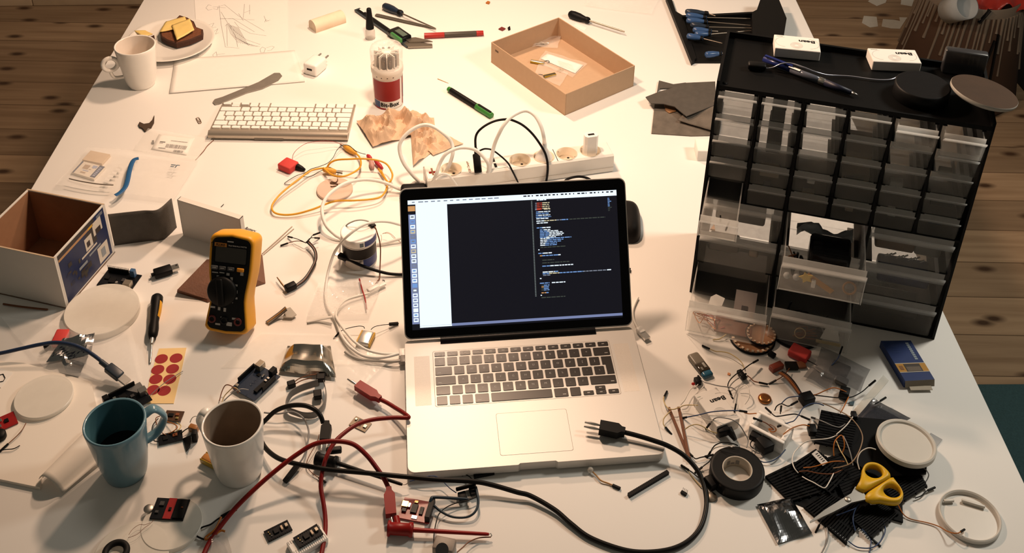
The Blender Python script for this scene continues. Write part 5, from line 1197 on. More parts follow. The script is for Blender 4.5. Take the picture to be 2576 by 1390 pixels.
block('red block with a black clip left of the yellow coil', (697, 412), (728, 425), (710, 389), .014, group='red blocks')
a, b = P(738, 415, .006), P(767, 427, .004); d = (b - a).normalized(); L = (b - a).length; M_ = basis(a, d, (-d.y, d.x, 0)) @ RY(PI / 2)
one('clip', MB().lathe([(0, 0), (.006, .001), (.0068, L * .3), (.005, L * .7), (.0025, L), (0, L)], 12, 0, M_).box((.004, 0, L * .8), (.004, .002, .006), 0, M_), BLACK, 'black clip at the corner of the red block by the yellow coil', 'clip')
t_ = lid_round('pinkish frosted disc with a bent dark clip under the yellow coil', (842, 474), .034, .005, mat('frosted pink plastic', (.62, .46, .37), .5, var=.1, scale=30), name='disc', rim=False)
one('bent_clip', MB().tube(smooth_path(px3([(849, 449, .008), (849, 454, .007), (843, 459, .0065), (834, 457, .0065), (832, 461, .0065), (846, 462, .0065), (850, 466, .0065), (836, 469, .0065), (832, 468, .0065)]), 4), .0009, 6), mat('dark copper wire', (.12, .06, .03), .5, .6), 'bent dark wire clip on the pinkish frosted disc', 'clip')
# ================= white leads left of the laptop
cable('power_cable', 'thick white cable swinging left round the tin and behind the laptop', 'cable', [(1040, 488, .004), (1018, 480, .006), (997, 472, .012), (973, 461, .02), (940, 453, .03), (908, 452, .036), (871, 460, .04), (843, 476, .04), (822, 495, .038), (811, 519, .032), (812, 545, .026), (822, 569, .018), (843, 590, .010), (856, 598, .006), (864, 606, .004)], .0033, CABLEW, 'white leads left of the laptop')
cable('power_cable', 'white cable emerging right of the tin towards the screen edge', 'cable', [(948, 613, .004), (965, 611, .005), (985, 606, .006), (1008, 599, .008), (1024, 592, .008)], .0030, CABLEW, 'white leads left of the laptop')
mag = P(1013, 888, .009); t = thing('power_lead', 'white power lead curving over the tin to its plug in the laptop', 'cable', (mag.x, mag.y, 0), 0, 'white leads left of the laptop'); o_ = Vector(t.location)
obj('cable', MB().tube(smooth_path(px3([(1026, 572, .05), (1003, 564, .066), (973, 557, .08), (940, 558, .088), (908, 569, .088), (876, 592, .078), (854, 616, .06), (839, 640, .04), (825, 686, .018), (819, 730, .008), (821, 760, .005), (829, 781, .005), (843, 801, .006), (851, 821, .006), (861, 847, .006), (882, 873, .007), (912, 893, .008), (942, 899, .009), (972, 897, .010), (1003, 889, .009)]), 7), .0024, 10), CABLEW, t, o_)
obj('plug', world(MB().rbox((-.0005, 0, .0085), (.012, .017, .0075), .002), T(P(1014, 888, .009).x, mag.y, 0) @ RZ(LA)), WHITE, t, o_)
cable('usb_cable', 'thin grey white lead from a plug on the clear bag to the laptop side', 'cable', [(930, 737, .006), (902, 744, .007), (872, 754, .008), (853, 771, .008), (845, 793, .010), (857, 817, .010), (874, 839, .010), (892, 859, .010), (922, 879, .010), (962, 889, .010), (1004, 890, .009)], .0021, CABLEW, 'white leads left of the laptop', ends=[(world(MB().rbox((.006, 0, .006), (.022, .010, .008), .002).box((.022, 0, .006), (.013, .0085, .004), 0), T(*P(932, 736, 0)) @ RZ(frame((930, 737), (957, 724))[1])), WHITE, 'plug')])
gp = P(1015, 905, .008); t = thing('display_cable', 'grey lead with a grey plug in the laptop below the white plug', 'cable', (gp.x, gp.y, 0), 0, 'white leads left of the laptop'); o_ = Vector(t.location)
obj('cable', MB().tube(smooth_path(px3([(1008, 907, .009), (985, 909, .008), (962, 908, .006), (930, 907, .005), (905, 903, .004), (884, 895, .003), (868, 884, .003)]), 6), .0022, 8), CABLEG, t, o_)
obj('plug', world(MB().rbox((0, 0, .0085), (.010, .016, .0075), .0015), T(gp.x, gp.y, 0) @ RZ(LA)), mat('grey plug', (.26, .24, .22), .4), t, o_)
cable('plastic_strip', 'flat white plastic strip crossing the white leads', 'strip', [(773, 808, .003), (800, 803, .004), (837, 796, .012)], .0028, CABLEW, None, 8, (1.2, .4))
# tin
b = P(906, 652); th = hz(b, 580); RT = .0292
t = thing('tin', 'small round tin with white lid and blue black label left of the laptop', 'tin', (b.x, b.y, 0))
tl = MB(); tl.lathe([(0, 0), (RT - .001, 0), (RT, .0015), (RT, th * .72), (RT - .001, th * .74)], 48)
sgm = lambda z0, z1, a0, a1, mt, off=.0003: tl.lathe([(RT + off, z0), (RT + off, z1)], 20, mt, None, True, math.radians(a0), math.radians(a1))
sgm(.004, th * .36, -70, 20, 2); sgm(.004, th * .36, -82, -70, 3); sgm(th * .37, th * .72, -190, 40, 1); sgm(th * .1, th * .2, -150, -140, 2)
obj('body', tl, [mat('white tin', (.66, .62, .57), .35), mat('black label band', (.022, .017, .014), .4), mat('royal blue label', (.012, .03, .16), .4), mat('silver label', (.5, .48, .46), .3, .6)], t)
ld = MB().lathe([(RT + .001, th * .73), (RT + .0014, th * .76), (RT + .0014, th - .001), (RT, th), (RT - .002, th - .0004), (0, th - .0006)], 48); sg2 = lambda z0, z1, a0, a1, mt: ld.lathe([(RT + .0017, z0), (RT + .0017, z1)], 12, mt, None, True, math.radians(a0), math.radians(a1))
sg2(th * .80, th * .98, -62, -2, 1); sg2(th * .82, th * .95, -78, -66, 2); ld.lathe([(RT + .0018, th * .75), (RT + .0024, th * .76), (RT + .0018, th * .77)], 48, 3)
obj('lid', ld, [WHITE, mat('royal blue label', (.012, .03, .16), .4), mat('slate square', (.1, .14, .16), .4), STEEL], t)
jumper('grey wire bow standing behind the white tin lid', [(858, 606, .004), (862, 585, .04), (872, 566, .066), (890, 556, .075), (908, 553, .078), (925, 556, .074), (934, 562, .068)], CABLEG, r=.0013, ends=(0, 0), group='loose single wires')
a, b = P(846, 639, .022), P(868, 648, .021); d = (b - a).normalized(); L = (b - a).length; M_ = basis(a, d, (-d.y, d.x, 0))
t = thing('usb_cable', 'black usb cable with its micro plug in front of the tin', 'cable', (a.x, a.y, 0)); o_ = Vector(t.location)
obj('plug', MB().rbox((L * .75, 0, 0), (L * .95, .010, .009), .002, 0, M_).cyl((L * 1.1, 0, 0), (L * 2., 0, 0), .0038, 10, 0, .0026, M_), BLACK, t, o_); obj('metal_tip', MB().box((L * .12, 0, 0), (L * .35, .007, .0026), 0, M_), STEEL, t, o_)
obj('cable', MB().tube(smooth_path(px3([(868, 648, .021), (885, 656, .020), (901, 664, .018), (927, 674, .014), (953, 682, .010), (979, 688, .006), (1008, 690, .004), (1030, 688, .004)]), 6), .0026, 10), BLACK, t, o_)
jumper('dark twisted wire falling from the tin lid to a black connector', [(936, 562, .066), (944, 572, .066), (949, 586, .06), (954, 602, .05), (957, 622, .036), (957, 645, .022), (956, 672, .010), (955, 697, .004), (948, 709, .003), (939, 722, .003)], W_BRN, r=.0011, ends=(0, 1), group='loose single wires', er=.0016)
one('black_clip', MB().rbox((0, 0, .002), (.009, .014, .004), .001, 0, T(*P(936, 566, th + .0005)) @ RZ(.6)), BLACK, 'small black clip sitting on the edge of the white tin lid', 'clip')
for k, (pt, lb) in enumerate((([(962, 588, .012), (975, 584, .016), (986, 590, .014), (998, 602, .008), (1008, 610, .003)], 'upper'), ([(964, 586, .012), (980, 588, .014), (990, 598, .010), (1006, 606, .003)], 'lower'), ([(958, 608, .006), (960, 598, .014), (958, 590, .018)], 'short upright'))):
    jumper(lb + ' bare copper strand right of the tin', pt, mat('copper strand', (.45, .19, .07), .4, .6), r=.0004, ends=(0, 0), group='copper strands')
slab('tiny_screw', 'tiny dark screw lying below the copper strands', 'screw', [(962, 702), (968, 704), (967, 708), (963, 706)], .003, DARK)
jumper('red twisted stick lying on the clear bag below the tin', [(904, 701, .006), (911, 728, .008), (918, 750, .008), (922, 777, .006)], W_RED, r=.0013, ends=(0, 0), group='loose single wires')
one('clear_bag', crumple([(800, 718), (960, 716), (930, 800), (770, 806)], .014, 20, 30, 20, .0006, 0, 0, 2.2), film('glossy bag film', (.95, .94, .92), .2, .03, .35, 1., 30), 'crinkled clear bag lying below the tin', 'bag')
for k, ln_ in enumerate(([(735, 569, .001), (697, 604, .002), (659, 638, .001)], [(739, 575, .001), (700, 608, .002), (663, 640, .001)])):
    one('thin_rod', MB().tube(px3(ln_), .0008, 6), mat('pale rod', (.42, .33, .25), .5), ('upper', 'lower')[k] + ' of two thin pale rods lying right of the multimeter', 'rod', group='thin rods')
# audio jack loom
a, b = P(718, 728, .006), P(744, 716, .006); d = (b - a).normalized(); L = (b - a).length; M_ = basis(a, d, (-d.y, d.x, 0))
t = thing('audio_lead', 'black angled jack with a flat wire loom right of the multimeter', 'lead', (a.x, a.y, 0)); o_ = Vector(t.location)
obj('plug', MB().rbox((L * .5, 0, .001), (L, .012, .011), .002, 0, M_), BLACK, t, o_)
q = P(697, 697, .008); obj('jack_tip', MB().tube([P(716, 722, .006), P(708, 712, .007), q], [.0016, .0016, .001], 8), mat('brass jack', (.40, .26, .14), .35, .9), t, o_)
for dx, mm in ((0, W_BLK), (1.6, W_GRY), (3.2, W_BRN), (4.8, W_BLK)): obj('wire', MB().tube(smooth_path(px3([(744 + dx * .4, 716 + dx, .006), (764 + dx, 700 + dx * .7, .006), (781 + dx, 676, .008), (792 + dx, 650, .010), (788 + dx, 627 - dx * .3, .012), (770 + dx, 608 - dx * .8, .012)]), 6), .0011, 6), mm, t, o_)
for w_, mm in (([(770, 611, .012), (756, 604, .012), (742, 599, .010), (734, 597, .007)], W_BLK), ([(770, 611, .012), (755, 606, .010), (738, 607, .006), (722, 612, .004)], W_BRN), ([(772, 609, .012), (776, 602, .016), (783, 598, .014), (793, 598, .008)], W_BLK), ([(773, 610, .012), (780, 600, .02), (786, 592, .02), (790, 590, .02)], W_BLK)):
    p = smooth_path(px3(w_), 6); obj('wire', MB().tube(p, .0007, 6), mm, t, o_); obj('connector', dark_end(p[-1], p[-2]), BLACK, t, o_)
# battery with leads, flex strip
lipo('silver battery with yellow sides and two leads left of the laptop', (894, 859), (910, 827), (926, 873), .001, .009, SILV, mat('yellow tape', (.60, .36, .05), .4, var=.2))
jumper('black lead leaving the upper left of the silver battery', [(917, 826, .008), (914, 821, .012), (900, 820, .014), (872, 826, .010), (856, 833, .007), (851, 838, .005)], W_BLK, r=.0006, ends=(0, 1), group='battery leads')
jumper('black lead leaving the upper right of the silver battery', [(933, 829, .008), (938, 824, .010), (946, 820, .012), (962, 817, .010), (982, 815, .006)], W_BLK, r=.0006, ends=(0, 1), group='battery leads', er=.0022, L=.016)
mb = MB(); pth = px3([(672, 812, .002), (690, 799, .004), (706, 787, .008), (720, 775, .014)]); mb.tube(smooth_path(pth, 5), .0042, 6, 0, True, (1.2, .25)); mb.tube(smooth_path([v + Vector((0, 0, .0013)) for v in pth], 5), .0009, 5, 1)
mb.prism(foot([(718, 776), (730, 772), (746, 790), (735, 797), (712, 796)], .006), .004, .006, 2)
one('flex_strip', mb, [mat('grey flex', (.14, .12, .10), .45), mat('orange trace', (.5, .24, .05), .4), mat('silver fan', (.5, .47, .42), .3, .7)], 'grey flexible sensor strip with a silver fanned end', 'sensor strip')
# milky bag, foil pouch, uno board, loom
one('milky_bag', crumple([(655, 838), (880, 842), (972, 916), (556, 926)], .004, 9, 28, 14, .0006, 0, 0, 3.), BAGM, 'large milky plastic bag under the blue board and foil pouch', 'bag')
one('plastic_sheet', crumple([(850, 905), (972, 914), (902, 985), (836, 992)], .003, 9, 14, 12, .0048, 0, 0, 6.), BAGM, 'torn milky plastic corner left of the red banana plug', 'plastic sheet')
q = [P(x, y, .003) for x, y in ((724, 872), (832, 874), (846, 952), (702, 936))]
def pouch(u, v):
    p = (q[0] * (1 - u) + q[1] * u) * (1 - v) + (q[3] * (1 - u) + q[2] * u) * v
    e = min(1, min(u, 1 - u) * 5) * min(1, min(v, 1 - v) * 4.5); h = .020 * e ** .8 * (.86 + .14 * math.cos(v * 6)) + .003 * nz(p.x * 40, p.y * 40, 2.)
    return Vector((p.x, p.y, .0055 + max(0, h)))
mb = MB(); mb.sheet(pouch, 36, 22, 0, 0, None, False)
one('foil_pouch', mb, mat('metallised pouch', (.50, .47, .42), .18, 1., var=.2, scale=40), 'silver zip foil pouch lying left of the laptop', 'pouch')
t, L, W = board('microcontroller_board', 'dark blue microcontroller board with white lettering above the white mug', 'circuit board', (640, 1008), (705, 946), (571, 985), .0016, PCBBL,
    [('usb_socket', .93, .78, .22, .22, .011, mat('tin shell', (.40, .35, .28), .35, .8)), ('power_jack', .95, .25, .2, .17, .011, BLACK), ('pin_header', .55, .96, .62, .05, .009, BLACK), ('pin_header', .60, .04, .5, .05, .009, BLACK), ('chip', .45, .2, .48, .14, .004, CHIP), ('chip', .72, .62, .09, .12, .0015, CHIP), ('crystal', .74, .45, .10, .06, .003, SILVER), ('capacitor', .72, .2, .06, .09, .006, DSTEEL), ('capacitor', .62, .2, .06, .09, .006, DSTEEL), ('button', .12, .88, .08, .1, .004, mat('tin shell', (.40, .35, .28), .35, .8))], .0046,
    extra=lambda mb, L, W, th: (mb.text('UNO', .0095, T(L * .10, W * .02, th + .0004), 1, .0001, .0003), [mb.tube([(-L * .08 + s_ * .0028 + .0026 * math.cos(x), W * .04 + .0018 * math.sin(x), th + .0004) for x in [2 * PI * i / 14 for i in range(15)]], .0004, 5, 1) for s_ in (-1, 1)]))
t.children[0].data.materials.append(PAPER)
for k, (w_, mm, nm) in enumerate((([(600, 988, .014), (585, 972, .022), (568, 968, .016), (558, 985, .010), (552, 1008, .006)], W_BRN, 'outer brown'), ([(604, 985, .014), (590, 974, .020), (574, 985, .014), (562, 1000, .008), (556, 1022, .004)], W_YEL, 'inner straw'), ([(625, 980, .013), (605, 978, .020), (580, 992, .014), (560, 1012, .006), (550, 1030, .003)], W_GRY, 'lowest grey'))):
    jumper(nm + ' wire leaving the blue microcontroller board to the left', w_, mm, r=.0008, ends=(0, 0), group='wires on the blue board')
rib = thing('ribbon_cable', 'grey ribbon cable loop with black connectors below the foil pouch', 'ribbon cable', (P(770, 1000).x, P(770, 1000).y, 0)); o_ = Vector(rib.location)
rp = [(800, 962, .010), (780, 968, .010), (757, 976, .010), (735, 988, .010), (725, 1002, .009), (720, 1018, .009), (725, 1030, .009), (742, 1037, .009), (765, 1044, .008), (790, 1043, .008), (808, 1030, .009), (818, 1010, .010), (820, 985, .012), (815, 962, .014)]
obj('ribbon', MB().tube(smooth_path(px3(rp), 6), .0075, 8, 0, True, (.10, 1)), mat('grey ribbon', (.16, .15, .14), .5), rib, o_)
for w_ in ([(735, 965, .006), (752, 952, .010), (776, 944, .012), (800, 940, .012)], [(738, 968, .006), (760, 956, .008), (785, 950, .010)]): obj('wire', MB().tube(smooth_path(px3(w_), 6), .0008, 6), W_BRN, rib, o_)
for c, sx, sy, a_ in (((733, 966, .005), .012, .010, .4), ((807, 950, .010), .013, .012, .1), ((799, 992, .008), .012, .014, .2)): obj('connector', MB().rbox((0, 0, 0), (sx, sy, .009), .001, 0, T(*P(*c)) @ RZ(a_), 1, False), BLACK, rib, o_)
# ================= red and black test leads
REDL = mat('red silicone lead', (.17, .005, .004), .4, var=.04, spec=.3); BLKL = mat('black silicone lead', (.012, .011, .010), .4)
def banana(a, b, m, t, o_, r=.0068, pins_=1, pl=.02):
    d = (b - a).normalized(); L = (b - a).length; s_ = Vector((-d.y, d.x, 0)).normalized(); M_ = basis(a, d, s_)
    obj('plug', MB().prism([(0, -r), (L * .72, -r * 1.05), (L * .86, -r * .55), (L, -r * .5), (L, r * .5), (L * .86, r * .55), (L * .72, r * 1.05), (0, r)], -r * .75, r * .75, 0, M_), m, t, o_)
    for k in range(pins_):
        y = (k - (pins_ - 1) / 2) * .0075; obj('pin', MB().tube([M_ @ Vector((0, y, 0)), M_ @ Vector((-pl * .3, y, 0)), M_ @ Vector((-pl * .6, y, 0)), M_ @ Vector((-pl, y, 0))], [.0012, .0021, .0021, .0014], 10), STEEL, t, o_)
def hook(a, b, tip, m, t, o_, r=.0085, end=None):
    d = (b - a).normalized(); L = (b - a).length; M_ = basis(a, d, (-d.y, d.x, 0)) @ RY(PI / 2)
    obj('grip', MB().lathe([(0, 0), (r * 1.15, .0004), (r * 1.15, .003), (r * .92, .0045), (r * .92, L * .8), (r * 1.08, L * .86), (r * 1.08, L * .97), (r * .6, L), (0, L)], 20, 0, M_), m, t, o_)
    obj('probe_tube', MB().tube([b, b.lerp(tip, .5), b.lerp(tip, .96), tip], [r * .36, r * .30, r * .26, r * .2], 10), m, t, o_)
    if end: obj('hook', MB().tube(smooth_path([tip, *end], 4), .0007, 6), DSTEEL, t, o_)
a, b = P(899, 968, .012), P(957, 1004, .012)
t = thing('test_lead', 'red test lead with a red banana plug bending at the laptop edge', 'test lead', (a.x, a.y, 0)); o_ = Vector(t.location)
banana(a, b, RED, t, o_)
obj('cable', MB().tube(smooth_path(px3([(957, 1004, .012), (975, 1013, .013), (996, 1026, .016), (1014, 1037, .020), (1027, 1047, .024), (1026, 1050, .024), (1012, 1050, .024), (986, 1050, .026), (937, 1055, .030), (898, 1067, .034), (864, 1090, .036), (841, 1113, .036), (822, 1147, .032), (811, 1185, .026), (807, 1223, .018), (813, 1261, .012), (818, 1299, .006), (818, 1338, .004), (809, 1390, .0035), (796, 1440, .0035)]), 7), .0031, 10), REDL, t, o_)
a, b = P(984, 1296, .012), P(978, 1228, .016)
t = thing('test_lead', 'red test lead arching from the bottom left to a plug on the red hook clip', 'test lead', (a.x, a.y, 0)); o_ = Vector(t.location)
banana(a, b, RED, t, o_, .0072, 1, .012)
obj('cable', MB().tube(smooth_path(px3([(978, 1228, .016), (967, 1205, .022), (948, 1177, .032), (921, 1143, .044), (887, 1116, .052), (841, 1109, .056), (792, 1116, .054), (746, 1143, .046), (696, 1181, .036), (643, 1227, .024), (586, 1284, .012), (536, 1349, .006), (513, 1392, .004), (495, 1440, .004)]), 7), .0033, 10), REDL, t, o_)
a, b, tp = P(975, 1328, .010), P(1040, 1332, .010), P(1230, 1343, .008)
t = thing('hook_clip', 'red hook probe clip lying in front of the laptop', 'hook clip', (a.x, a.y, 0)); o_ = Vector(t.location)
hook(a, b, tp, RED, t, o_, .0088, [P(1234, 1341, .008), P(1237, 1346, .007), P(1233, 1350, .006)])
obj('socket_stub', MB().tube([P(1003, 1330, .010), P(996, 1300, .011)], .0045, 10), RED, t, o_)
a, b = P(807, 1088, .012), P(830, 1088, .012)
t = thing('test_lead', 'long black test lead from the laptop palm rest round to the white mug', 'test lead', (P(1540, 1080, .03).x, P(1540, 1080, .03).y, 0)); o_ = Vector(t.location)
pa, pb = P(1508, 1074, .0290), P(1572, 1087, .0275); banana(pa, pb, BLACK, t, o_, .0085, 2, .022)
lead = [(1572, 1087, .0275), (1600, 1094, .027), (1640, 1106, .026), (1681, 1121, .024), (1722, 1146, .018), (1755, 1183, .010), (1772, 1224, .006), (1777, 1271, .004), (1763, 1324, .004), (1730, 1361, .004), (1681, 1382, .004), (1613, 1388, .004), (1554, 1378, .004), (1482, 1350, .004), (1435, 1315, .005), (1395, 1281, .006), (1336, 1247, .008), (1300, 1237, .010), (1238, 1219, .014), (1188, 1210, .018), (1105, 1206, .024), (1039, 1200, .028), (954, 1192, .030), (902, 1187, .030), (833, 1181, .030), (781, 1173, .028), (729, 1162, .024), (695, 1149, .020), (668, 1126, .014), (655, 1098, .012), (657, 1070, .014), (672, 1052, .018), (695, 1032, .026), (729, 1020, .032), (764, 1019, .034), (791, 1029, .032), (806, 1045, .026), (813, 1064, .018)]
obj('cable', MB().tube(smooth_path(px3(lead), 8), .0034, 10), BLKL, t, o_)
pa, pb = P(817, 1108, .013), P(823, 1062, .016); banana(pa, pb, BLACK, t, o_, .0072, 2, .016)
a, b, tp = P(795, 1152, .011), P(848, 1164, .012), P(1012, 1218, .012)
t = thing('hook_clip', 'black hook probe clip below the black plug right of the white mug', 'hook clip', (a.x, a.y, 0)); o_ = Vector(t.location)
hook(a, b, tp, BLACK, t, o_, .0085, [P(1022, 1217, .012), P(1030, 1210, .014)])
obj('cross_bar', MB().rbox((0, 0, 0), (.022, .009, .008), .002, 0, T(*P(840, 1132, .012)) @ RZ(.15)), BLACK, t, o_)
jumper('flat grey black wire looping right of the white mug to a black tip', [(664, 1037, .012), (700, 1040, .012), (735, 1035, .014), (762, 1050, .016), (776, 1080, .016), (774, 1112, .014), (764, 1147, .010), (748, 1170, .007)], W_GRY, r=.0013, ends=(0, 1), group='loose single wires', er=.0032, L=.03)
jumper('red brown thin wire hanging from the black plug to a tiny connector', [(803, 1092, .012), (797, 1112, .010), (777, 1148, .008), (772, 1166, .006), (781, 1185, .004), (804, 1202, .003)], W_BRN, r=.0006, ends=(0, 1), group='loose single wires')
jumper('thin blue wire bow at the front left laptop corner', [(1030, 1210, .008), (1045, 1206, .010), (1062, 1200, .014), (1089, 1196, .016), (1109, 1205, .012), (1130, 1226, .010), (1148, 1239, .008)], W_BLU, r=.0007, ends=(0, 0), group='loose single wires')
# little amplifier board, red board, pin strips
t, L, W = board('sensor_board', 'small beige sensor board under the bending red lead', 'circuit board', (878, 1067), (918, 1086), (896, 1046), .0014, mat('beige circuit board', (.30, .22, .14), .5, var=.2, scale=200), [('chip', .45, .6, .2, .4, .004, DARK), ('solder_pad', .82, .45, .18, .3, .002, SILVER), ('solder_pad', .3, .3, .08, .15, .0015, SILVER), ('component', .15, .7, .12, .2, .002, DSTEEL)])
t, L, W = board('breakout_board', 'red breakout board with a black header in front of the laptop', 'circuit board', (1001, 1301), (1079, 1316), (1014, 1249), .0016, PCBR, [('chip', .42, .52, .2, .42, .0025, CHIP), ('chip', .66, .48, .12, .36, .002, CHIP), ('pin_header', .93, .52, .16, .96, .0105, BLACK), ('usb_socket', .1, .62, .2, .28, .004, GOLD), ('component', .24, .62, .08, .2, .003, SILVER), ('solder_pad', .5, .14, .18, .16, .0012, SILVER), ('component', .12, .36, .14, .16, .003, DARK), ('component', .42, .86, .12, .12, .002, GOLD)], .001)
jumper('stiff blue black sleeved wire at the red breakout board', [(1082, 1262, .012), (1085, 1254, .014), (1090, 1250, .014), (1120, 1251, .012), (1150, 1253, .010), (1178, 1255, .008)], mat('navy sleeve', (.012, .028, .045), .4), r=.0022, ends=(0, 0), group='wires on the red board')
jumper('black wire looping right from the red breakout board to the pin clip', [(1092, 1271, .010), (1110, 1286, .008), (1138, 1299, .006), (1172, 1300, .006), (1193, 1289, .008), (1203, 1267, .010), (1201, 1243, .012), (1197, 1224, .010)], mat('navy sleeve', (.012, .028, .045), .4), r=.0018, ends=(0, 0), group='wires on the red board')
jumper('thin black wire from the pin clip down to the small motor', [(1200, 1248, .009), (1180, 1257, .009), (1155, 1262, .008), (1125, 1274, .008), (1105, 1291, .008), (1097, 1314, .008), (1092, 1342, .010), (1091, 1368, .010)], W_BLK, r=.0008, ends=(0, 0), group='wires on the red board')
a, ang, L = frame((1147, 1233), (1197, 1219), .008)
t = thing('pin_clip', 'black bar connector holding two small jumpers in front of the laptop', 'connector', (a.x, a.y, 0), ang); obj('bar', MB().rbox((L / 2, 0, .010), (L, .004, .005), .001), BLACK, t); obj('jumper_block', MB().rbox((L * .22, -.010, .005), (.011, .012, .008), .001), BLACK, t); obj('jumper_block', MB().rbox((L * .78, -.008, .005), (.010, .012, .008), .001), BLACK, t); obj('carrier', MB().box((L * .5, -.008, .0035), (L * .7, .012, .003)), mat('pale carrier', (.5, .46, .42), .5), t)
jumper('short wire with a black connector under the front laptop edge', [(1163, 1191, .003), (1178, 1196, .005), (1190, 1207, .008), (1195, 1216, .010)], W_BLK, r=.0008, ends=(1, 0), group='loose single wires', er=.0022)
def strip_bar(label, A, B, w, h, n, group='black pin strips'):
    a, ang, L = frame(A, B); m = MB().box((L / 2, 0, h / 2 + .0003), (L, w, h)); 
    for i in range(n): m.box((L * (i + .5) / n, 0, h / 2 + .0003), (L / n * .55, w * 1.12, h * 1.02))
    return one('pin_strip', world(m, T(a.x, a.y, 0) @ RZ(ang)), BLACK, label, 'pin strip', group=group)
strip_bar('black pin strip lying close to the front laptop edge', (1192, 1201), (1243, 1191), .0042, .0045, 12)
strip_bar('black pin strip lying diagonally right in front of the laptop', (1581, 1249), (1680, 1190), .0050, .005, 24)
m = MB(); a, ang, L = frame((1713, 1238), (1727, 1246)); m.box((L / 2, 0, .002), (L, .004, .003)); pins(m, .001, .004, L - .001, .004, 4, .001, .007, 1)
one('pin_strip', world(m, T(a.x, a.y, 0) @ RZ(ang)), [BLACK, STEEL], 'tiny four pin strip left of the black tape roll', 'pin strip', group='black pin strips')
b = P(1486, 1181); t = thing('led_lead', 'clear led on an orange wire below the laptop front edge', 'led', (b.x, b.y, 0)); o_ = Vector(t.location)
obj('led', MB().ell(P(1485, 1181, .005), (.009, .009, .008), 14), film('led resin', (.7, .66, .6), .5, .08, .4), t, o_)
p = smooth_path(px3([(1489, 1184, .004), (1500, 1195, .003), (1512, 1208, .003), (1530, 1215, .002), (1544, 1221, .002)]), 6); obj('wire', MB().tube(p, .0012, 6), mat('amber twisted wire', (.40, .22, .08), .5), t, o_); obj('connector', dark_end(p[-1], p[-2], .0018, .012), BLACK, t, o_)
b = P(1118, 1384); t = thing('servo_motor', 'small grey motor at the bottom edge below the red hook clip', 'motor', (b.x, b.y, 0)); o_ = Vector(t.location); SV = mat('grey motor shell', (.24, .20, .17), .5, var=.3)
obj('body', MB().rbox((0, 0, .008), (.028, .020, .015), .002, 0, T(*b) @ RZ(-.2)), SV, t, o_); obj('gear_cap', MB().cyl(P(1112, 1382, .014), P(1112, 1382, .0185), .0085, 20), DARK, t, o_); obj('tab', MB().rbox((0, 0, 0), (.008, .012, .003), .0005, 0, T(*P(1098, 1368, .012)) @ RZ(-.2)), SV, t, o_)
jumper('brown wire curving from the red hook tip to the small motor', [(1235, 1350, .006), (1205, 1352, .006), (1180, 1362, .008), (1164, 1376, .010), (1150, 1388, .012)], W_BRN, r=.0009, ends=(0, 0), group='loose single wires')
# modules at the bottom
def nano(label, A, B, D, z):
    return board('microcontroller_board', label, 'circuit board', A, B, D, .0016, PCBB, [('chip', .42, .52, .2, .42, .002, CHIP), ('button', .66, .52, .08, .36, .003, mat('pale button', (.6, .45, .32), .4)), ('usb_socket', .86, .55, .12, .3, .003, mat('tin shell', (.40, .35, .28), .35, .8)), ('led', .14, .7, .05, .1, .0015, GOLD), ('led', .2, .3, .05, .08, .0015, SILVER), ('led', .16, .5, .04, .1, .0015, GOLD)], z, extra=lambda mb, L, W, th: [mb.box((-L * .46 + L * .92 * i / 11, s_ * W * .43, th + .0005), (.0014, .0014, .0008), 0) for i in range(12) for s_ in (-1, 1)])
nano('small black microcontroller board lying flat at the bottom', (676, 1362), (736, 1332), (665, 1335), .001)
c, ang, L, W = rect((742, 1400), (826, 1352), (722, 1362), .009)
bb = MB().rbox((0, 0, .0045), (L, W, .0085), .0008, 0, None, 1, False)
for i in range(17):
    for j in (0, 1, 2, 3, 10, 11, 12): bb.box((-L * .46 + L * .92 * i / 16, -W * .44 + W * .88 * j / 12, .0088), (.0010, .0010, .0002), 1)
one('breadboard', world(bb, T(c.x, c.y, .0002) @ RZ(ang)), [WHITE, mat('breadboard holes', (.10, .09, .08), .7)], 'tiny white breadboard at the bottom edge under a black board', 'breadboard')
nano('small black microcontroller board plugged into the white breadboard', (754, 1378), (814, 1342), (740, 1350), .0105)
a, b = P(553, 1303, .008), P(570, 1291, .009)
jumper('black wire with inline connectors bottom left under the red lead', [(560, 1298, .006), (546, 1306, .006), (530, 1318, .006), (508, 1326, .005), (493, 1338, .004), (496, 1348, .003), (514, 1356, .003)], W_BLK, r=.0012, ends=(1, 0), group='loose single wires', er=.002, L=.022)
jumper('bent brown wire under the red lead at the bottom left', [(566, 1336, .006), (556, 1334, .007), (540, 1344, .007), (520, 1356, .006), (518, 1350, .006), (540, 1332, .008), (552, 1310, .008), (556, 1300, .008)], W_ORG, r=.0016, ends=(0, 0), group='loose single wires')
mb = crumple([(535, 1352), (572, 1344), (586, 1400), (532, 1408)], .012, 40, 12, 12, .004, 0, 0, 4.); one('clear_pouch', mb, film('grey clear film', (.42, .40, .38), .45, .12, .3, .6, 50), 'small grey clear pouch at the bottom edge right of the red lead', 'pouch')
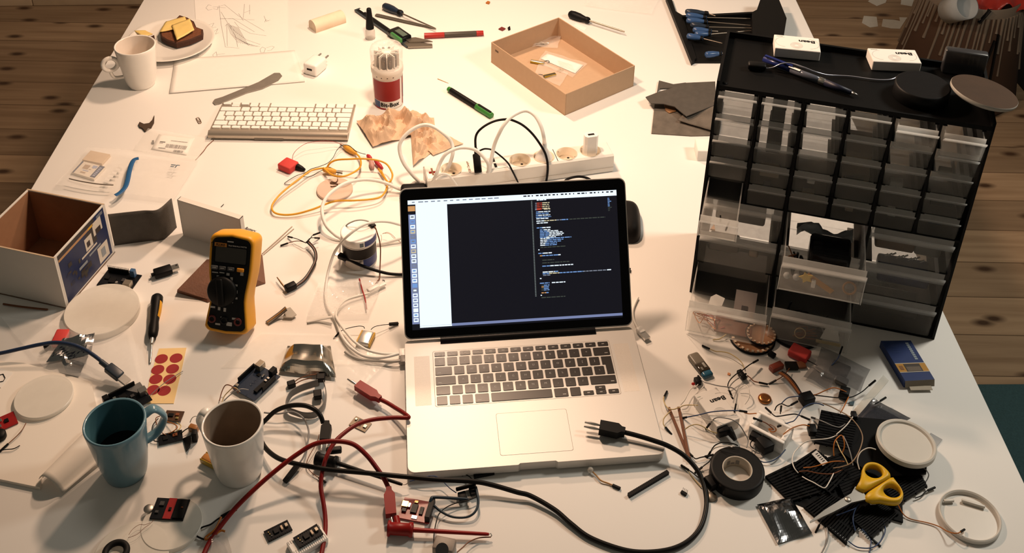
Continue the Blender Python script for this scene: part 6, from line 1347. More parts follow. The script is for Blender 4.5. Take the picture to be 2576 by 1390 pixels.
# boards between the mugs
t, L, W = board('circuit_board', 'brown board at the top of the cluster between the mugs', 'circuit board', (409, 1056), (454, 1059), (416, 1031), .0016, PCBBR, [('chip', .35, .5, .3, .3, .002, CHIP), ('component', .7, .6, .2, .25, .002, mat('dull orange part', (.20, .05, .01), .5)), ('component', .75, .25, .15, .2, .002, GOLD)], .002)
t, L, W = board('circuit_board', 'long dark board lowest in the cluster between the mugs', 'circuit board', (399, 1119), (460, 1104), (400, 1094), .0016, PCBB, [('chip', .3, .5, .2, .4, .0015, CHIP), ('component', .7, .6, .2, .3, .0015, mat('dull orange part', (.20, .05, .01), .5))], .002)
mb = MB(); mb.add([P(459, 1102, .002), P(481, 1093, .014), P(479, 1118, .012), P(469, 1132, .003)], [(0, 1, 2, 3)]); mb.add([P(459, 1102, .0005), P(481, 1096, .0005), P(479, 1124, .0005), P(469, 1136, .0005)] + [P(459, 1102, .002), P(481, 1093, .014), P(479, 1118, .012), P(469, 1132, .003)], [(0, 1, 5, 4), (1, 2, 6, 5), (2, 3, 7, 6), (3, 0, 4, 7), (3, 2, 1, 0)])
one('heat_shrink_tab', mb, BLACK, 'black triangular tab on the long dark board between the mugs', 'tab')
a, b = P(492, 1084, .016), P(490, 1104, .012); one('connector', MB().rbox((0, 0, .009), (.0075, .010, .017), .001, 0, T(*P(492, 1106, 0)) @ RZ(.1)), BLACK, 'black upright connector left of the white mug', 'connector')
block('small amber connector under the white mug handle', (472, 1074), (492, 1080), (476, 1062), .010, .001, mat('amber resin', (.30, .12, .03), .35, var=.4, scale=150), 'connector', 'connector', None, .001)
lipo('amber wrapped battery half under the white mug', (501, 1152), (540, 1172), (508, 1128), .001, .010, mat('amber wrap', (.45, .20, .05), .4, var=.2), GOLDF)
for k, (w_, mm, nm) in enumerate((([(402, 1046, .006), (392, 1052, .008), (396, 1072, .008), (408, 1088, .006), (418, 1094, .004)], W_BRN, 'brown bow left of the boards'), ([(398, 1052, .006), (384, 1070, .008), (383, 1098, .006), (388, 1108, .004), (400, 1110, .003)], W_BLK, 'black bow left of the boards'), ([(420, 1060, .004), (438, 1066, .010), (446, 1074, .010), (436, 1084, .008), (424, 1090, .004)], W_ORG, 'orange curl between the boards'), ([(445, 1062, .004), (455, 1070, .010), (450, 1080, .012), (440, 1086, .008)], W_YEL, 'straw curl between the boards'), ([(455, 1090, .004), (464, 1082, .008), (474, 1076, .008), (482, 1074, .006)], W_BLK, 'black link to the amber connector'), ([(484, 1080, .006), (488, 1084, .010), (492, 1088, .016)], W_BLK, 'short black link to the upright connector'), ([(478, 1062, .006), (484, 1050, .012), (494, 1046, .014), (500, 1054, .012)], W_WHT, 'white loop behind the amber connector'))):
    jumper(nm + ' between the mugs', w_, mm, r=.0008, ends=(0, 0), group='wires between the mugs')
jumper('thin grey wire lying on the red dot stickers', [(372, 1000, .003), (395, 978, .006), (420, 958, .008), (440, 945, .006), (460, 933, .003)], W_GRY, r=.0006, ends=(0, 0), group='loose single wires')
# usb lead right of the laptop
a, b = P(1612, 834, .004), P(1628, 852, .004); d = (b - a).normalized(); M_ = basis(a, d, (-d.y, d.x, 0)); L = (b - a).length
t = thing('usb_cable', 'white usb lead with a metal plug right of the laptop hinge', 'cable', (a.x, a.y, 0)); o_ = Vector(t.location)
obj('plug', MB().rbox((-.001, 0, .0012), (.014, .011, .008), .002, 0, M_), WHITE, t, o_); obj('metal_tip', MB().box((L * .62, 0, .0012), (L * .9, .0105, .0045), 0, M_), STEEL, t, o_)
obj('cable', MB().tube(smooth_path(px3([(1610, 832, .005), (1602, 820, .004), (1594, 802, .003), (1592, 780, .003), (1598, 762, .003), (1605, 748, .003)]), 6), .0020, 8), CABLEW, t, o_)
slab('tiny_screw', 'tiny black screw right of the laptop screen', 'screw', [(1580, 672), (1587, 674), (1586, 682), (1581, 680)], .004, BLACK)
# ================= on top of the cabinet
ZT = .4150
def bean(label, A, B, D, z, h, group=None):
    c, ang, L, W = rect(A, B, D, z + h); t = thing('white_box', label, 'box', (c.x, c.y, z), ang, group)
    obj('carton', MB().rbox((0, 0, h / 2), (L, W, h), .0008, 0, None, 1, False), mat('white carton', (.74, .71, .67), .6, var=.02), t)
    m = MB(); rg = [(.0012 * 3 + i * .0018) for i in range(4)]
    for r_ in rg: m.lathe([(r_, h + .0002), (r_ + .0004, h + .0002)], 28, 0, T(-L * .02, -W * .18, 0))
    for s_ in (-1, 1):
        m.lathe([(W * .34, h + .0002), (W * .35, h + .0002)], 20, 0, T(s_ * L * .27, W * .0, 0), True, -PI / 2 if s_ > 0 else PI / 2, PI / 2 if s_ > 0 else 1.5 * PI)
    m.text('Bean', .0105, T(L * .22, W * .17, h + .0002) @ RZ(PI) @ Matrix(((1.25, 0, 0, 0), (0, 1, 0, 0), (0, 0, 1, 0), (0, 0, 0, 1))), 1, .0001, .0003)
    m.box((-L * .38, W * .40, h + .0002), (L * .14, .001, .0002), 2)
    obj('printing', m, [mat('embossed grey', (.50, .48, .44), .6), INK, mat('pale green print', (.35, .40, .33), .6)], t); return t
bean('white lettered box at the back left on the cabinet top', (1950, 120), (2065, 131), (1957, 87), ZT, .0165, 'white lettered boxes')
bean('white lettered box right of the centre on the cabinet top', (2197, 154), (2319, 159), (2192, 121), ZT, .0165, 'white lettered boxes')
a, b = P(1921, 148, ZT + .0075), P(2158, 239, ZT + .005); d = (b - a).normalized(); L = (b - a).length
t = thing('pen', 'blue and clear ballpoint pen lying on the cabinet top', 'pen', (a.x, a.y, ZT)); M_ = basis(a, d, (-d.y, d.x, 0)) @ RY(PI / 2); o_ = Vector(t.location); r = .0052
for nm, f0, f1, r0, r1, mm in (('cap_end', 0, .3, .0044, r, mat('blue pen plastic', (.012, .02, .12), .3)), ('barrel', .3, .66, r, r, mat('grey blue clear barrel', (.09, .10, .13), .15)), ('grip', .66, .93, r * 1.05, r * .75, mat('navy grip', (.008, .010, .03), .5)), ('tip', .93, 1, r * .6, .0008, STEEL)):
    obj(nm, MB().lathe([(0, L * f0), (r0, L * f0), (r1, L * f1), (0, L * f1)], 16, 0, M_), mm, t, o_)
obj('ring', MB().lathe([(r * 1.04, L * .60), (r * 1.1, L * .62), (r * 1.1, L * .655), (r * 1.04, L * .66)], 16, 0, M_), STEEL, t, o_)
obj('clip', MB().box((-.007, 0, L * .16), (.0015, .0045, L * .3), 0, M_), mat('blue pen plastic', (.012, .02, .12), .3), t, o_)
obj('imprint', MB().box((-.0053, -.002, L * .34), (.0004, .005, L * .12), 0, M_), PAPER, t, o_)
w_ = [(1920, 172, ZT + .004), (1943, 170, ZT + .006), (1967, 160, ZT + .014), (1989, 159, ZT + .015), (2019, 168, ZT + .016), (2050, 180, ZT + .012), (2080, 188, ZT + .006), (2110, 190, ZT + .003), (2142, 192, ZT + .003), (2201, 200, ZT + .003), (2239, 200, ZT + .003), (2257, 193, ZT + .003)]
p = smooth_path(px3(w_), 6); t = thing('clip_wire', 'silvery wire with a black clip lying over the blue pen', 'wire', (p[0].x, p[0].y, ZT)); o_ = Vector(t.location)
obj('wire', MB().tube(p, .0011, 8), mat('silver blue wire', (.35, .36, .42), .3, .6), t, o_)
obj('clip', MB().rbox((0, 0, .006), (.028, .014, .010), .003, 0, T(*P(1903, 174, ZT)) @ RZ(-.15)), BLACK, t, o_)
def disc(name, label, c, wpx, z, h, m, m2, sx=1.):
    p = P(*c, z + h); r = wpx * scl(c[0], c[1], z + h); mb = MB().lathe([(0, 0), (r - .001, 0), (r, .001), (r, h - .0015), (r - .002, h)], 64, 1).lathe([(r - .002, h), (0, h)], 64, 0)
    return one(name, world(mb, T(p.x, p.y, z)), [m, m2], label, 'disc')
disc('round_puck', 'black round puck on the front right of the cabinet top', (2322, 212), 67, ZT + .0003, .022, mat('black felt', (.005, .005, .006), .9, bump=.2), BLACK)
cp = P(2476, 231, ZT + .030); cr_ = 82 * scl(2476, 231, ZT + .03)
mb = MB().lathe([(0, -.006), (cr_ - .003, -.006), (cr_, -.003), (cr_, .0006), (cr_ - .0004, .0012)], 64, 1).lathe([(cr_ - .0004, .0012), (0, .0012)], 64, 0)
mb = world(mb, T(cp.x, cp.y, ZT + .030) @ RY(math.radians(9)) @ RX(math.radians(-3)))
one('cork_coaster', mb, [mat('brown cork felt', (.035, .017, .007), .9, var=.25, scale=35, bump=.2), mat('grey rim', (.42, .40, .36), .5)], 'brown round coaster with a pale rim tilted on the right cabinet corner', 'coaster')
g_ = CM @ Vector((CW - .035, CD - .014, ZT)); one('plastic_card_box', MB().rbox((0, 0, .021), (.062, .016, .041), .003, 0, T(*g_) @ RZ(CA)), film('smoky plastic', (.03, .03, .033), .8, .3, .2), 'small smoky plastic case behind the coaster on the cabinet', 'case')
# ================= drawer contents
def in_cab(x, y, z): return CM @ Vector((x, y, z))
def item(name, label, cat, mb, mats, group=None): return one(name, world(mb, CM), mats, label, cat, group=group)
u1 = U0 + 2 * UP
dz = .0075
item('paper_tag', 'white printed parts tag standing in the lower left open drawer', 'tag', MB().box((0, 0, 0), (.034, .0008, .050), 0, T(U0 + .088, -.045, dz + .026) @ RX(-.5)).box((0, -.0006, -.010), (.010, .0004, .022), 1, T(U0 + .088, -.045, dz + .026) @ RX(-.5)).box((.012, -.0006, -.012), (.006, .0004, .008), 2, T(U0 + .088, -.045, dz + .026) @ RX(-.5)), [mat('grey pink tag paper', (.46, .40, .38), .7), mat('tag print', (.14, .13, .13), .7), W_ORG])
item('white_scrap', 'white torn scrap in the lower left open drawer', 'scrap', MB().prism([(0, 0), (.022, .003), (.025, .016), (.010, .020), (.002, .014)], .0, .0008, 0, T(U0 + .03, -.05, dz + .018) @ RX(.7)), PAPER)
rc = random.Random(21)
def tangle(name, label, c, ext, n, r, m, seed, group=None):
    q = random.Random(seed); pts = [Vector((c[0] + q.uniform(-1, 1) * ext[0], c[1] + q.uniform(-1, 1) * ext[1], c[2] + r + q.uniform(0, 1) * ext[2])) for _ in range(n)]
    return item(name, label, 'wire', MB().tube(smooth_path(pts, 6), r, 5), m, group)
tangle('copper_wire', 'shiny copper wire tangle in the lower left open drawer', (U0 + .03, -.072, dz), (.022, .016, .012), 14, .0007, mat('bare copper', (.65, .26, .10), .25, 1.), 3)
tangle('red_wire', 'thin red wire tangle in the lower left open drawer', (U0 + .045, -.07, dz), (.022, .012, .014), 10, .0006, W_RED, 5)
item('brown_cover', 'flat brown cover at the bottom of the lower left open drawer', 'cover', MB().rbox((U0 + .075, -.062, dz), (.06, .05, .003), .001), mat('dark brown card', (.14, .045, .02), .6))
zo = .1395 + .002
item('black_module', 'large black module lying in the middle open drawer', 'module', MB().rbox((u1 + .072, -.035, zo + .022), (.062, .05, .040), .006), BLACKG)
item('foil_wrap', 'crumpled grey film behind the black module in the middle open drawer', 'film', MB().sheet(lambda u, v: Vector((u1 + .02 + .085 * u, -.012 + .03 * v, zo + .030 + .014 * nz(u * 4, v * 4, 3.) + .008 * math.sin(u * 7))), 16, 8, 0, .0006), mat('grey film', (.34, .35, .36), .35, var=.2))
tangle('black_lead', 'black lead coiled left in the middle open drawer', (u1 + .03, -.05, zo), (.018, .03, .014), 14, .0016, W_BLK, 8)
tangle('brown_lead', 'brown lead bent up at the left of the middle open drawer', (u1 + .018, -.045, zo), (.010, .035, .03), 6, .0010, W_BRN, 14)
item('ribbon_piece', 'orange ribbon with a yellow star plug in the middle open drawer', 'ribbon', MB().box((u1 + .062, -.092, zo + .010), (.048, .001, .009), 0, T(u1 + .062, -.092, zo + .012) @ RY(.55) @ T(-u1 - .062, .092, -zo - .012)).prism([(.011 * math.cos(x) * (1 if i % 2 else .55), .011 * math.sin(x) * (1 if i % 2 else .55)) for i, x in enumerate([2 * PI * k / 10 for k in range(10)])], -.0006, .0006, 1, T(u1 + .040, -.094, zo + .018) @ RX(PI / 2)), [mat('orange ribbon', (.50, .24, .05), .5), mat('yellow star plug', (.72, .48, .06), .5)])
item('white_connector', 'white connector beside the yellow star plug', 'connector', MB().rbox((u1 + .052, -.095, zo + .010), (.006, .006, .013), .001), WHITE)
for k, x in enumerate((.012, .026)): item('clear_bead', ('left', 'right')[k] + ' clear bead at the left front of the middle open drawer', 'bead', MB().ell((u1 + x, -.090, zo + .012), (.011, .011, .011), 12), mat('glass bead', (.45, .46, .46), .1, spec=.8), 'clear beads')
item('ring_terminal', 'tan ring coil at the right front of the middle open drawer', 'coil', MB().lathe([(.009 + .0016 * math.cos(x), .0016 * math.sin(x)) for x in [2 * PI * i / 10 for i in range(11)]], 24, 0, T(u1 + .105, -.09, zo + .010) @ RX(1.1)), mat('tan coil', (.40, .22, .10), .5))
z3 = dz
for k, (x, y, ext, mm, lb) in enumerate(((.035, -.02, (.025, .02, .012), W_BLK, 'black wire pile left in the lowest middle drawer'), (.09, -.03, (.02, .02, .012), W_BLK, 'black wire pile right in the lowest middle drawer'), (.06, -.055, (.02, .010, .010), W_BRN, 'brown wire curl front in the lowest middle drawer'))):
    tangle('wire_pile', lb, (u1 + x, y, z3), ext, 12, .0011, mm, 30 + k)
item('ring_coil', 'straw coil at the front of the lowest middle drawer', 'coil', MB().lathe([(.0085 + .0007 * math.cos(x), .0007 * math.sin(x)) for x in [2 * PI * i / 8 for i in range(9)]], 24, 0, T(u1 + .05, -.066, z3 + .012) @ RX(1.2)), W_YEL)
item('white_scrap', 'white angular scrap right in the lowest middle drawer', 'scrap', MB().prism([(0, 0), (.03, .0), (.026, .018), (.008, .022)], 0, .001, 0, T(u1 + .082, -.062, z3 + .006) @ RX(.9)), PAPER)
item('yellow_strip', 'amber strip along the front of the lowest middle drawer', 'strip', MB().box((u1 + .095, -.066, z3 + .003), (.038, .003, .004)), W_YEL)
zs = .2095
for k, (x, y, an) in enumerate(((.03, -.055, .1), (.042, -.072, -.15))): item('black_pin', ('rear', 'front')[k] + ' black pin lying in the small open drawer', 'pin', MB().box((0, 0, .0015), (.0022, .018 - .004 * (1 - k), .0025), 0, T(U0 + x, y, zs) @ RZ(an)), BLACK, 'pins in the small open drawer')
item('foam_bit', 'tan foam bit in the small open drawer', 'foam', MB().prism([(0, 0), (.007, 0), (.004, .012)], 0, .003, 0, T(U0 + .018, -.085, zs)), mat('tan foam', (.55, .36, .24), .8))
# loose parts seen dimly through the closed drawers
CB = [mat('dark parts', (.03, .028, .026), .5), mat('beige parts', (.45, .36, .28), .6), mat('grey parts', (.22, .21, .20), .4), mat('brown parts', (.16, .09, .045), .5), mat('blue parts', (.03, .05, .12), .4), PAPER]
for k in range(5):
    for c in range(6):
        if (k, c) == (4, 0): continue
        v = .207 + (4 - k) * .0405 + .0016; u = U0 + UP * c
        if k < 2 or (k < 3 and rc.random() < .72): continue
        if (k, c) in ((0, 1), (1, 1), (2, 1)): continue
        nm, dm = rc.choice([('spacer', (.012, .02, .006)), ('small_part', (.03, .03, .008)), ('component', (.02, .012, .010))])
        item(nm, '%s lying in the drawer %s, column %d of the cabinet' % (('small parts', 'loose component', 'short spacer')[rc.randrange(3)], ('topmost row', 'second row', 'third row', 'fourth row', 'lowest small row')[k], c + 1), 'part', MB().rbox((u + .029, .03 + .04 * rc.random(), v + dm[2] / 2), dm, .001, 0, None, 1, False), rc.choice(CB), 'parts inside the closed small drawers')
for (k, c, lb, mm, dm) in ((0, 1, 'grey packet in the top drawer of the second column', 0, (.020, .09, .026)), (1, 1, 'dark packet in the second drawer of the second column', 0, (.02, .09, .024)), (2, 1, 'dark packet in the third drawer of the second column', 2, (.022, .09, .022)), (2, 3, 'tan card wedge in the third drawer of the fourth column', 1, (.04, .06, .018)), (3, 3, 'tan card stack in the fourth drawer of the fourth column', 1, (.046, .05, .014))):
    item('parts_packet', lb, 'packet', MB().rbox((U0 + UP * c + .029, .075, .2086 + (4 - k) * .0405 + dm[2] / 2), dm, .001, 0, None, 1, False), CB[mm])
for (k, c, lb, mm, x, dm) in ((0, 0, 'gold tinted crumpled film in the upper left wide drawer', 2, .06, (.08, .05, .02)), (0, 0, 'small cream plug in the upper left wide drawer', 5, .04, (.012, .008, .010)), (1, 0, 'cream clip in the middle left wide drawer', 1, .09, (.016, .008, .014)), (1, 0, 'grey bracket in the middle left wide drawer', 2, .04, (.05, .03, .02)), (0, 2, 'brown parts heap in the upper right wide drawer', 3, .045, (.06, .04, .022)), (0, 2, 'clear screws bag in the upper right wide drawer', 2, .095, (.04, .04, .03)), (1, 2, 'dark blue parts in the middle right wide drawer', 4, .07, (.08, .05, .02)), (2, 2, 'dark parts in the lower right wide drawer', 0, .06, (.09, .05, .018))):
    item('parts_heap', lb, 'parts', MB().rbox((U0 + 2 * UP * c + x, .03 + dm[1] / 2, .0062 + (2 - k) * .0673 + dm[2] / 2), dm, .004), CB[mm])
for k in range(10):
    item('screw', 'bright screw in the upper right wide drawer', 'screw', MB().cyl((U0 + 4 * UP + .03 + k * .006, .012 + (k % 3) * .003, .1425), (U0 + 4 * UP + .036 + k * .006, .014 + (k % 3) * .003, .146), .0014, 6), STEEL, 'screws in the upper right wide drawer')
# ================= clutter in front of the cabinet
FR4 = mat('copper brown ring board', (.33, .17, .09), .4, var=.12, scale=80, spec=.6)
def led_ring(label, c, wpx, z, n, a0):
    p = P(*c, z + .004); r = wpx * scl(*c, z); t = thing('led_ring', label, 'led ring', (p.x, p.y, z), 0, 'led ring boards')
    obj('board', MB().lathe([(0, .0018), (r * .80, .0018), (r * .80, .0030), (r * .99, .0030), (r * .99, .0003), (0, .0003)], 56), FR4, t)
    obj('edge', MB().lathe([(r * .97, .0002), (r * 1.02, .0002), (r * 1.02, .0038), (r * .97, .0038)], 56), BLACK, t)
    for i in range(n):
        obj('led', MB().box((r * .88, 0, .0042), (r * .11, r * .10, .0018), 0, RZ(a0 + 2 * PI * i / n)), mat('cream led', (.66, .52, .38), .35), t)
led_ring('larger ring board with leds half under the open drawer', (1893, 846), 56, .0003, 24, .1)
led_ring('smaller ring board with leds on top of the larger one', (1915, 838), 38, .0065, 18, .2)
disc('round_cover', 'dark round cover half under the lowest middle drawer', (2002, 826), 66, .0004, .005, mat('dark translucent cover', (.03, .03, .034), .3), BLACK)
block('red block right of the ring boards', (1982, 880), (2029, 903), (1993, 857), .013, .001, group='red blocks')
RI = mat('grey brown shell', (.16, .14, .11), .35)
a, b = P(1752, 906, .004), P(1772, 932, .004); d = b - a; ang = math.atan2(d.y, d.x)
t = thing('key_fob', 'oval grey fob with a glassy middle and blue end right of the laptop', 'fob', (*((a + b) / 2).xy, 0), ang)
obj('shell', MB().rbox((-.012, 0, .0048), (.026, .020, .009), .0044, 0, None, 4), RI, t); obj('window', MB().rbox((.006, 0, .0046), (.020, .019, .0085), .003, 0, None, 3), mat('dark window', (.04, .03, .02), .08), t); obj('tip', MB().rbox((.019, 0, .0042), (.012, .018, .008), .0039, 0, None, 4), mat('blue end cap', (.02, .09, .15), .25), t); obj('board_chip', MB().box((.005, .003, .0092), (.010, .004, .0006)).box((.010, -.004, .0092), (.006, .003, .0006)), SILVER, t)
bean('white lettered box lying in the wires before the cabinet', (1804, 1073), (1862, 1052), (1750, 991), .0006, .020)
c, ang, L, W = rect((1884, 1069), (1972, 1116), (1921, 1034), .024)
t = thing('open_tray', 'open white plastic tray holding wire ends before the cabinet', 'tray', (c.x, c.y, .0003), ang)
obj('bottom', MB().rbox((0, 0, .001), (L, W, .002), .0008), WHITE, t)
for cc, dd in (((0, -W / 2 + .003, .012), (L, .006, .023)), ((0, W / 2 - .003, .012), (L, .006, .023)), ((-L / 2 + .003, 0, .012), (.006, W - .012, .023)), ((L / 2 - .004, 0, .012), (.008, W - .012, .023))): obj('wall', MB().rbox(cc, dd, .0018), WHITE, t)
p = P(1924, 1001, .003); one('copper_coil', MB().lathe([(0, .004), (.006, .0048), (.0098, .003), (.0102, .0015), (.0095, 0), (0, 0)], 32, 0, T(p.x, p.y, .0003)), mat('copper foil', (.42, .16, .05), .28, .9, var=.15), 'round copper coil among the wires before the cabinet', 'coil')
BRW = mat('brown strip', (.15, .05, .018), .5, var=.3, scale=80)
for A, B, z, lb in (((1682, 1024), (1738, 1160), .004, 'left'), ((1707, 1023), (1733, 1150), .006, 'right')):
    a, ang, L = frame(A, B, z); one('flat_strip', world(MB().box((L / 2, 0, z), (L, .0042, .0016)), T(a.x, a.y, 0) @ RZ(ang)), BRW, lb + ' brown flat strip standing out of the wires right of the laptop', 'strip', group='brown flat strips')
# tape roll
p = P(1855, 1178, .019); t = thing('tape_roll', 'roll of black insulating tape right of the laptop corner', 'tape', (p.x, p.y, .0003)); ro, ri = .0375, .0196
obj('tape', MB().lathe([(ri + .0012, 0), (ro, 0), (ro + .0003, .001), (ro + .0003, .018), (ro, .019), (ro - .004, .0188), (ro - .010, .019), (ri + .0012, .019)], 72), mat('black vinyl tape', (.010, .010, .010), .5, var=.1, scale=200), t)
cmx = MB().lathe([(ri + .0013, .0), (ri + .0013, .0192), (ri, .0192), (ri - .0004, .018), (ri - .0004, 0), (ri + .0013, 0)], 56)
for k, a_ in enumerate((1.2, 1.55, 1.9, 2.5)): cmx.lathe([(ri - .0006, .005), (ri - .0006, .008 if k % 2 else .013)], 6, 1, None, True, a_, a_ + .28)
obj('core', cmx, [mat('card core', (.50, .45, .38), .7), mat('core print', (.20, .19, .18), .7)], t)
obj('tape_end', MB().lathe([(ro + .0006, .0005), (ro + .0006, .0185)], 10, 0, None, True, 3.4, 4.1), BLACKG, t)
p = P(1790, 1248, .002); one('round_magnet', MB().lathe([(0, .003), (.0068, .003), (.0074, .002), (.0074, 0), (0, 0)], 28, 0, T(p.x, p.y, .0003)), mat('dull nickel', (.30, .26, .21), .4, .7), 'round dull metal disc under the edge of the tape roll', 'disc')
# bags and boxes at right
ASB = film('antistatic film', (.13, .13, .135), .6, .12, .35, .5, 50); 
block('grey module in the large antistatic bag', (2085, 925), (2130, 945), (2095, 900), .008, .001, DARK, 'module', 'module'); block('small dark coil in the large antistatic bag', (2100, 955), (2130, 968), (2108, 940), .008, .001, mat('coil grey', (.12, .11, .10), .4), 'coil', 'coil')
one('antistatic_bag', crumple([(2065, 877), (2190, 933), (2162, 992), (2050, 930)], .008, 22, 26, 16, .0095, 0, 0, 2.), ASB, 'large grey antistatic bag lying before the right drawers', 'bag', group='antistatic bags')
one('antistatic_bag', crumple([(2040, 922), (2098, 950), (2090, 985), (2022, 950)], .010, 40, 18, 12, .002, 0, 0, 7.), ASB, 'small grey antistatic bag left of the large grey one', 'bag', group='antistatic bags')
one('antistatic_bag', crumple([(2196, 1006), (2290, 1056), (2240, 1082), (2156, 1050)], .008, 30, 20, 12, .003, 0, 0, 5.), film('dark antistatic film', (.03, .033, .045), .85, .12, .15, .5, 50), 'dark blue antistatic bag above the white round lid', 'bag', group='antistatic bags')
one('clear_strip', crumple([(2222, 944), (2236, 958), (2160, 1046), (2146, 1034)], .003, 12, 20, 4, .001, .0004, 0, 3.), FROST, 'frosted clear strip beside the large antistatic bag', 'strip')
block('dark chip module under the red block', (1979, 926), (2009, 926), (1983, 908), .005, .001, CHIP, 'chip', 'chip', None, .0006); block('brown chip module right of the dark one', (2010, 924), (2030, 922), (2012, 908), .004, .001, BRW, 'chip', 'chip', None, .0006)
c, ang, L, W = rect((2276, 958), (2351, 954), (2216, 857), .013)
c2, ang2, L2, W2 = rect((2216, 857), (2291, 856), (2277, 958), .013)
t = thing('blue_carton', 'open blue and orange carton in front of the right cabinet corner', 'carton', (c2.x, c2.y, .0003), ang2); h = .0135
q = [P(2216, 857, h), P(2291, 856, h), P(2351, 954, h), P(2277, 958, h)]; q = [(v.x - c2.x, v.y - c2.y) for v in q]; q = [(x * math.cos(-ang2) - y * math.sin(-ang2), x * math.sin(-ang2) + y * math.cos(-ang2)) for x, y in q]
obj('sleeve', MB().prism(q, 0, h), [mat('carton blue', (.012, .035, .15), .4, var=.06)], t)
def ql(s_, v): a_ = [q[0][i] + (q[3][i] - q[0][i]) * v for i in (0, 1)]; b2 = [q[1][i] + (q[2][i] - q[1][i]) * v for i in (0, 1)]; return (a_[0] + (b2[0] - a_[0]) * s_, a_[1] + (b2[1] - a_[1]) * s_)
pm = MB()
def pl(s0, v0, s1, v1, mt, z=h + .0003): pm.quad([(*ql(s0, v0), z), (*ql(s0, v1), z), (*ql(s1, v1), z), (*ql(s1, v0), z)], mt)
pl(0, .58, 1, .80, 0); pl(0, .575, 1, .59, 3, h + .0004); pl(0, .79, 1, .805, 3, h + .0004); pl(.26, .60, .80, .79, 1, h + .0005); pl(.30, .67, .76, .78, 4, h + .0006); pl(.08, .64, .2, .74, 5, h + .0006)
for i in range(9): pl(.76, .06 + i * .05, .86, .095 + i * .05, 2, h + .0004)
for i in range(3): pl(.2, .16 + i * .07, .4, .17 + i * .07, 6, h + .0004)
obj('printing', pm, [mat('carton orange', (.52, .25, .03), .45), mat('carton window', (.06, .045, .035), .4), mat('carton pale lettering', (.35, .42, .45), .5), mat('carton cream line', (.55, .50, .42), .5), mat('window grey', (.16, .12, .09), .4), mat('brown logo', (.25, .10, .02), .5), mat('dim blue print', (.03, .07, .22), .5)], t)
fl_ = MB(); e0, e1 = ql(0, 1.0), ql(1, 1.0); dx_, dy_ = (q[3][0] - q[0][0]), (q[3][1] - q[0][1]); ln_ = math.hypot(dx_, dy_); dx_, dy_ = dx_ / ln_, dy_ / ln_
fl_.add([(*e0, h), (*e1, h), (e1[0] + dx_ * .004, e1[1] + dy_ * .004, .003), (e0[0] + dx_ * .004, e0[1] + dy_ * .004, .003)], [(0, 1, 2, 3), (3, 2, 1, 0)]); fl_.box(((e0[0] + e1[0]) / 2 + dx_ * .007, (e0[1] + e1[1]) / 2 + dy_ * .007, .004), (.034, .008, .001))
obj('flap', fl_, mat('grey board inside', (.46, .40, .32), .8), t)
# round white lids
p = P(2281, 1109, .030); r_ = 73 * scl(2281, 1109, .03)
mb = MB().lathe([(0, -.001), (r_ * .86, -.001), (r_ * .885, .0018), (r_ * .95, .003), (r_, .0018), (r_, -.006), (r_ * .985, -.0065), (r_ * .97, -.002), (r_ * .88, -.0028), (0, -.003)], 96, 0, None, False)
one('milky_disc', world(mb, T(p.x, p.y, .028) @ RY(.05) @ RX(-.05)), mat('milky lid plastic', (.60, .58, .53), .45, var=.03), 'milky white round lid resting on the black grids', 'lid')
p = P(2440, 1296, .006); r_ = 75 * scl(2440, 1296, .01)
mb = MB().lathe([(0, .0015), (r_ * .9, .0015), (r_ * .92, .0065), (r_ * .965, .008), (r_, .007), (r_, .001), (r_ - .001, 0), (0, 0)], 96, 0, None, False)
mb.rbox((-r_ * .45, r_ * .62, .005), (r_ * .35, .004, .004), .001, 0, RZ(.1)); mb.rbox((r_ * .1, r_ * .55, .005), (r_ * .75, .004, .004), .001, 0, RZ(-.35))
one('dish_lid', world(mb, T(p.x, p.y, .0003)), mat('white lid plastic', (.66, .63, .58), .4, var=.03), 'white round lid lying open side up at the lower right', 'lid')
mb = MB().prism(foot([(2341, 1087), (2371, 1104), (2355, 1124), (2343, 1115)], .002), .001, .0016); one('clear_fragment', mb, film('grey film', (.4, .4, .4), .35, .15, .3), 'grey clear fragment poking out right of the white lid', 'fragment')
mb = crag([(1904, 1270), (1990, 1254), (2042, 1342), (1956, 1368)], .015, 34, 2.7, None, None, (16, 16))
one('foil_bag', mb, mat('blue grey foil', (.30, .31, .33), .16, 1., var=.3, scale=60), 'small silver foil bag below the black grids', 'bag')
# black ribbed grids
GRID = mat('black grid plastic', (.006, .006, .007), .5, spec=.1)
def grid(label, pts, z, n, w=.5, h=.004, tilt=(0, 0)):
    """comb of parallel ribs with two rails: quad of pixel corners TL TR BR BL, ribs run TL->TR"""
    q = [P(*p_, z + h) for p_ in pts]; m = MB(); lift = lambda u, v: Vector((0, 0, tilt[0] * u + tilt[1] * v))
    bl = lambda u, v: (q[0] * (1 - u) + q[1] * u) * (1 - v) + (q[3] * (1 - u) + q[2] * u) * v + lift(u, v)
    for i in range(n):
        v0, v1 = i / n, (i + w) / n; a_ = [bl(0, v0), bl(1, v0), bl(1, v1), bl(0, v1)]; b2 = [x - Vector((0, 0, h)) for x in a_]
        m.add(b2 + a_, [(3, 2, 1, 0), (4, 5, 6, 7), (0, 1, 5, 4), (1, 2, 6, 5), (2, 3, 7, 6), (3, 0, 4, 7)])
    for u in (0., .33, .66, .96):
        a_ = [bl(u, 0), bl(u + .04, 0), bl(u + .04, 1), bl(u, 1)]; a_ = [x - Vector((0, 0, .001)) for x in a_]; b2 = [x - Vector((0, 0, h * .8)) for x in a_]
        m.add(b2 + a_, [(3, 2, 1, 0), (4, 5, 6, 7), (0, 1, 5, 4), (1, 2, 6, 5), (2, 3, 7, 6), (3, 0, 4, 7)])
    return one('plastic_grid', m, GRID, label, 'grid', group='black plastic grids')
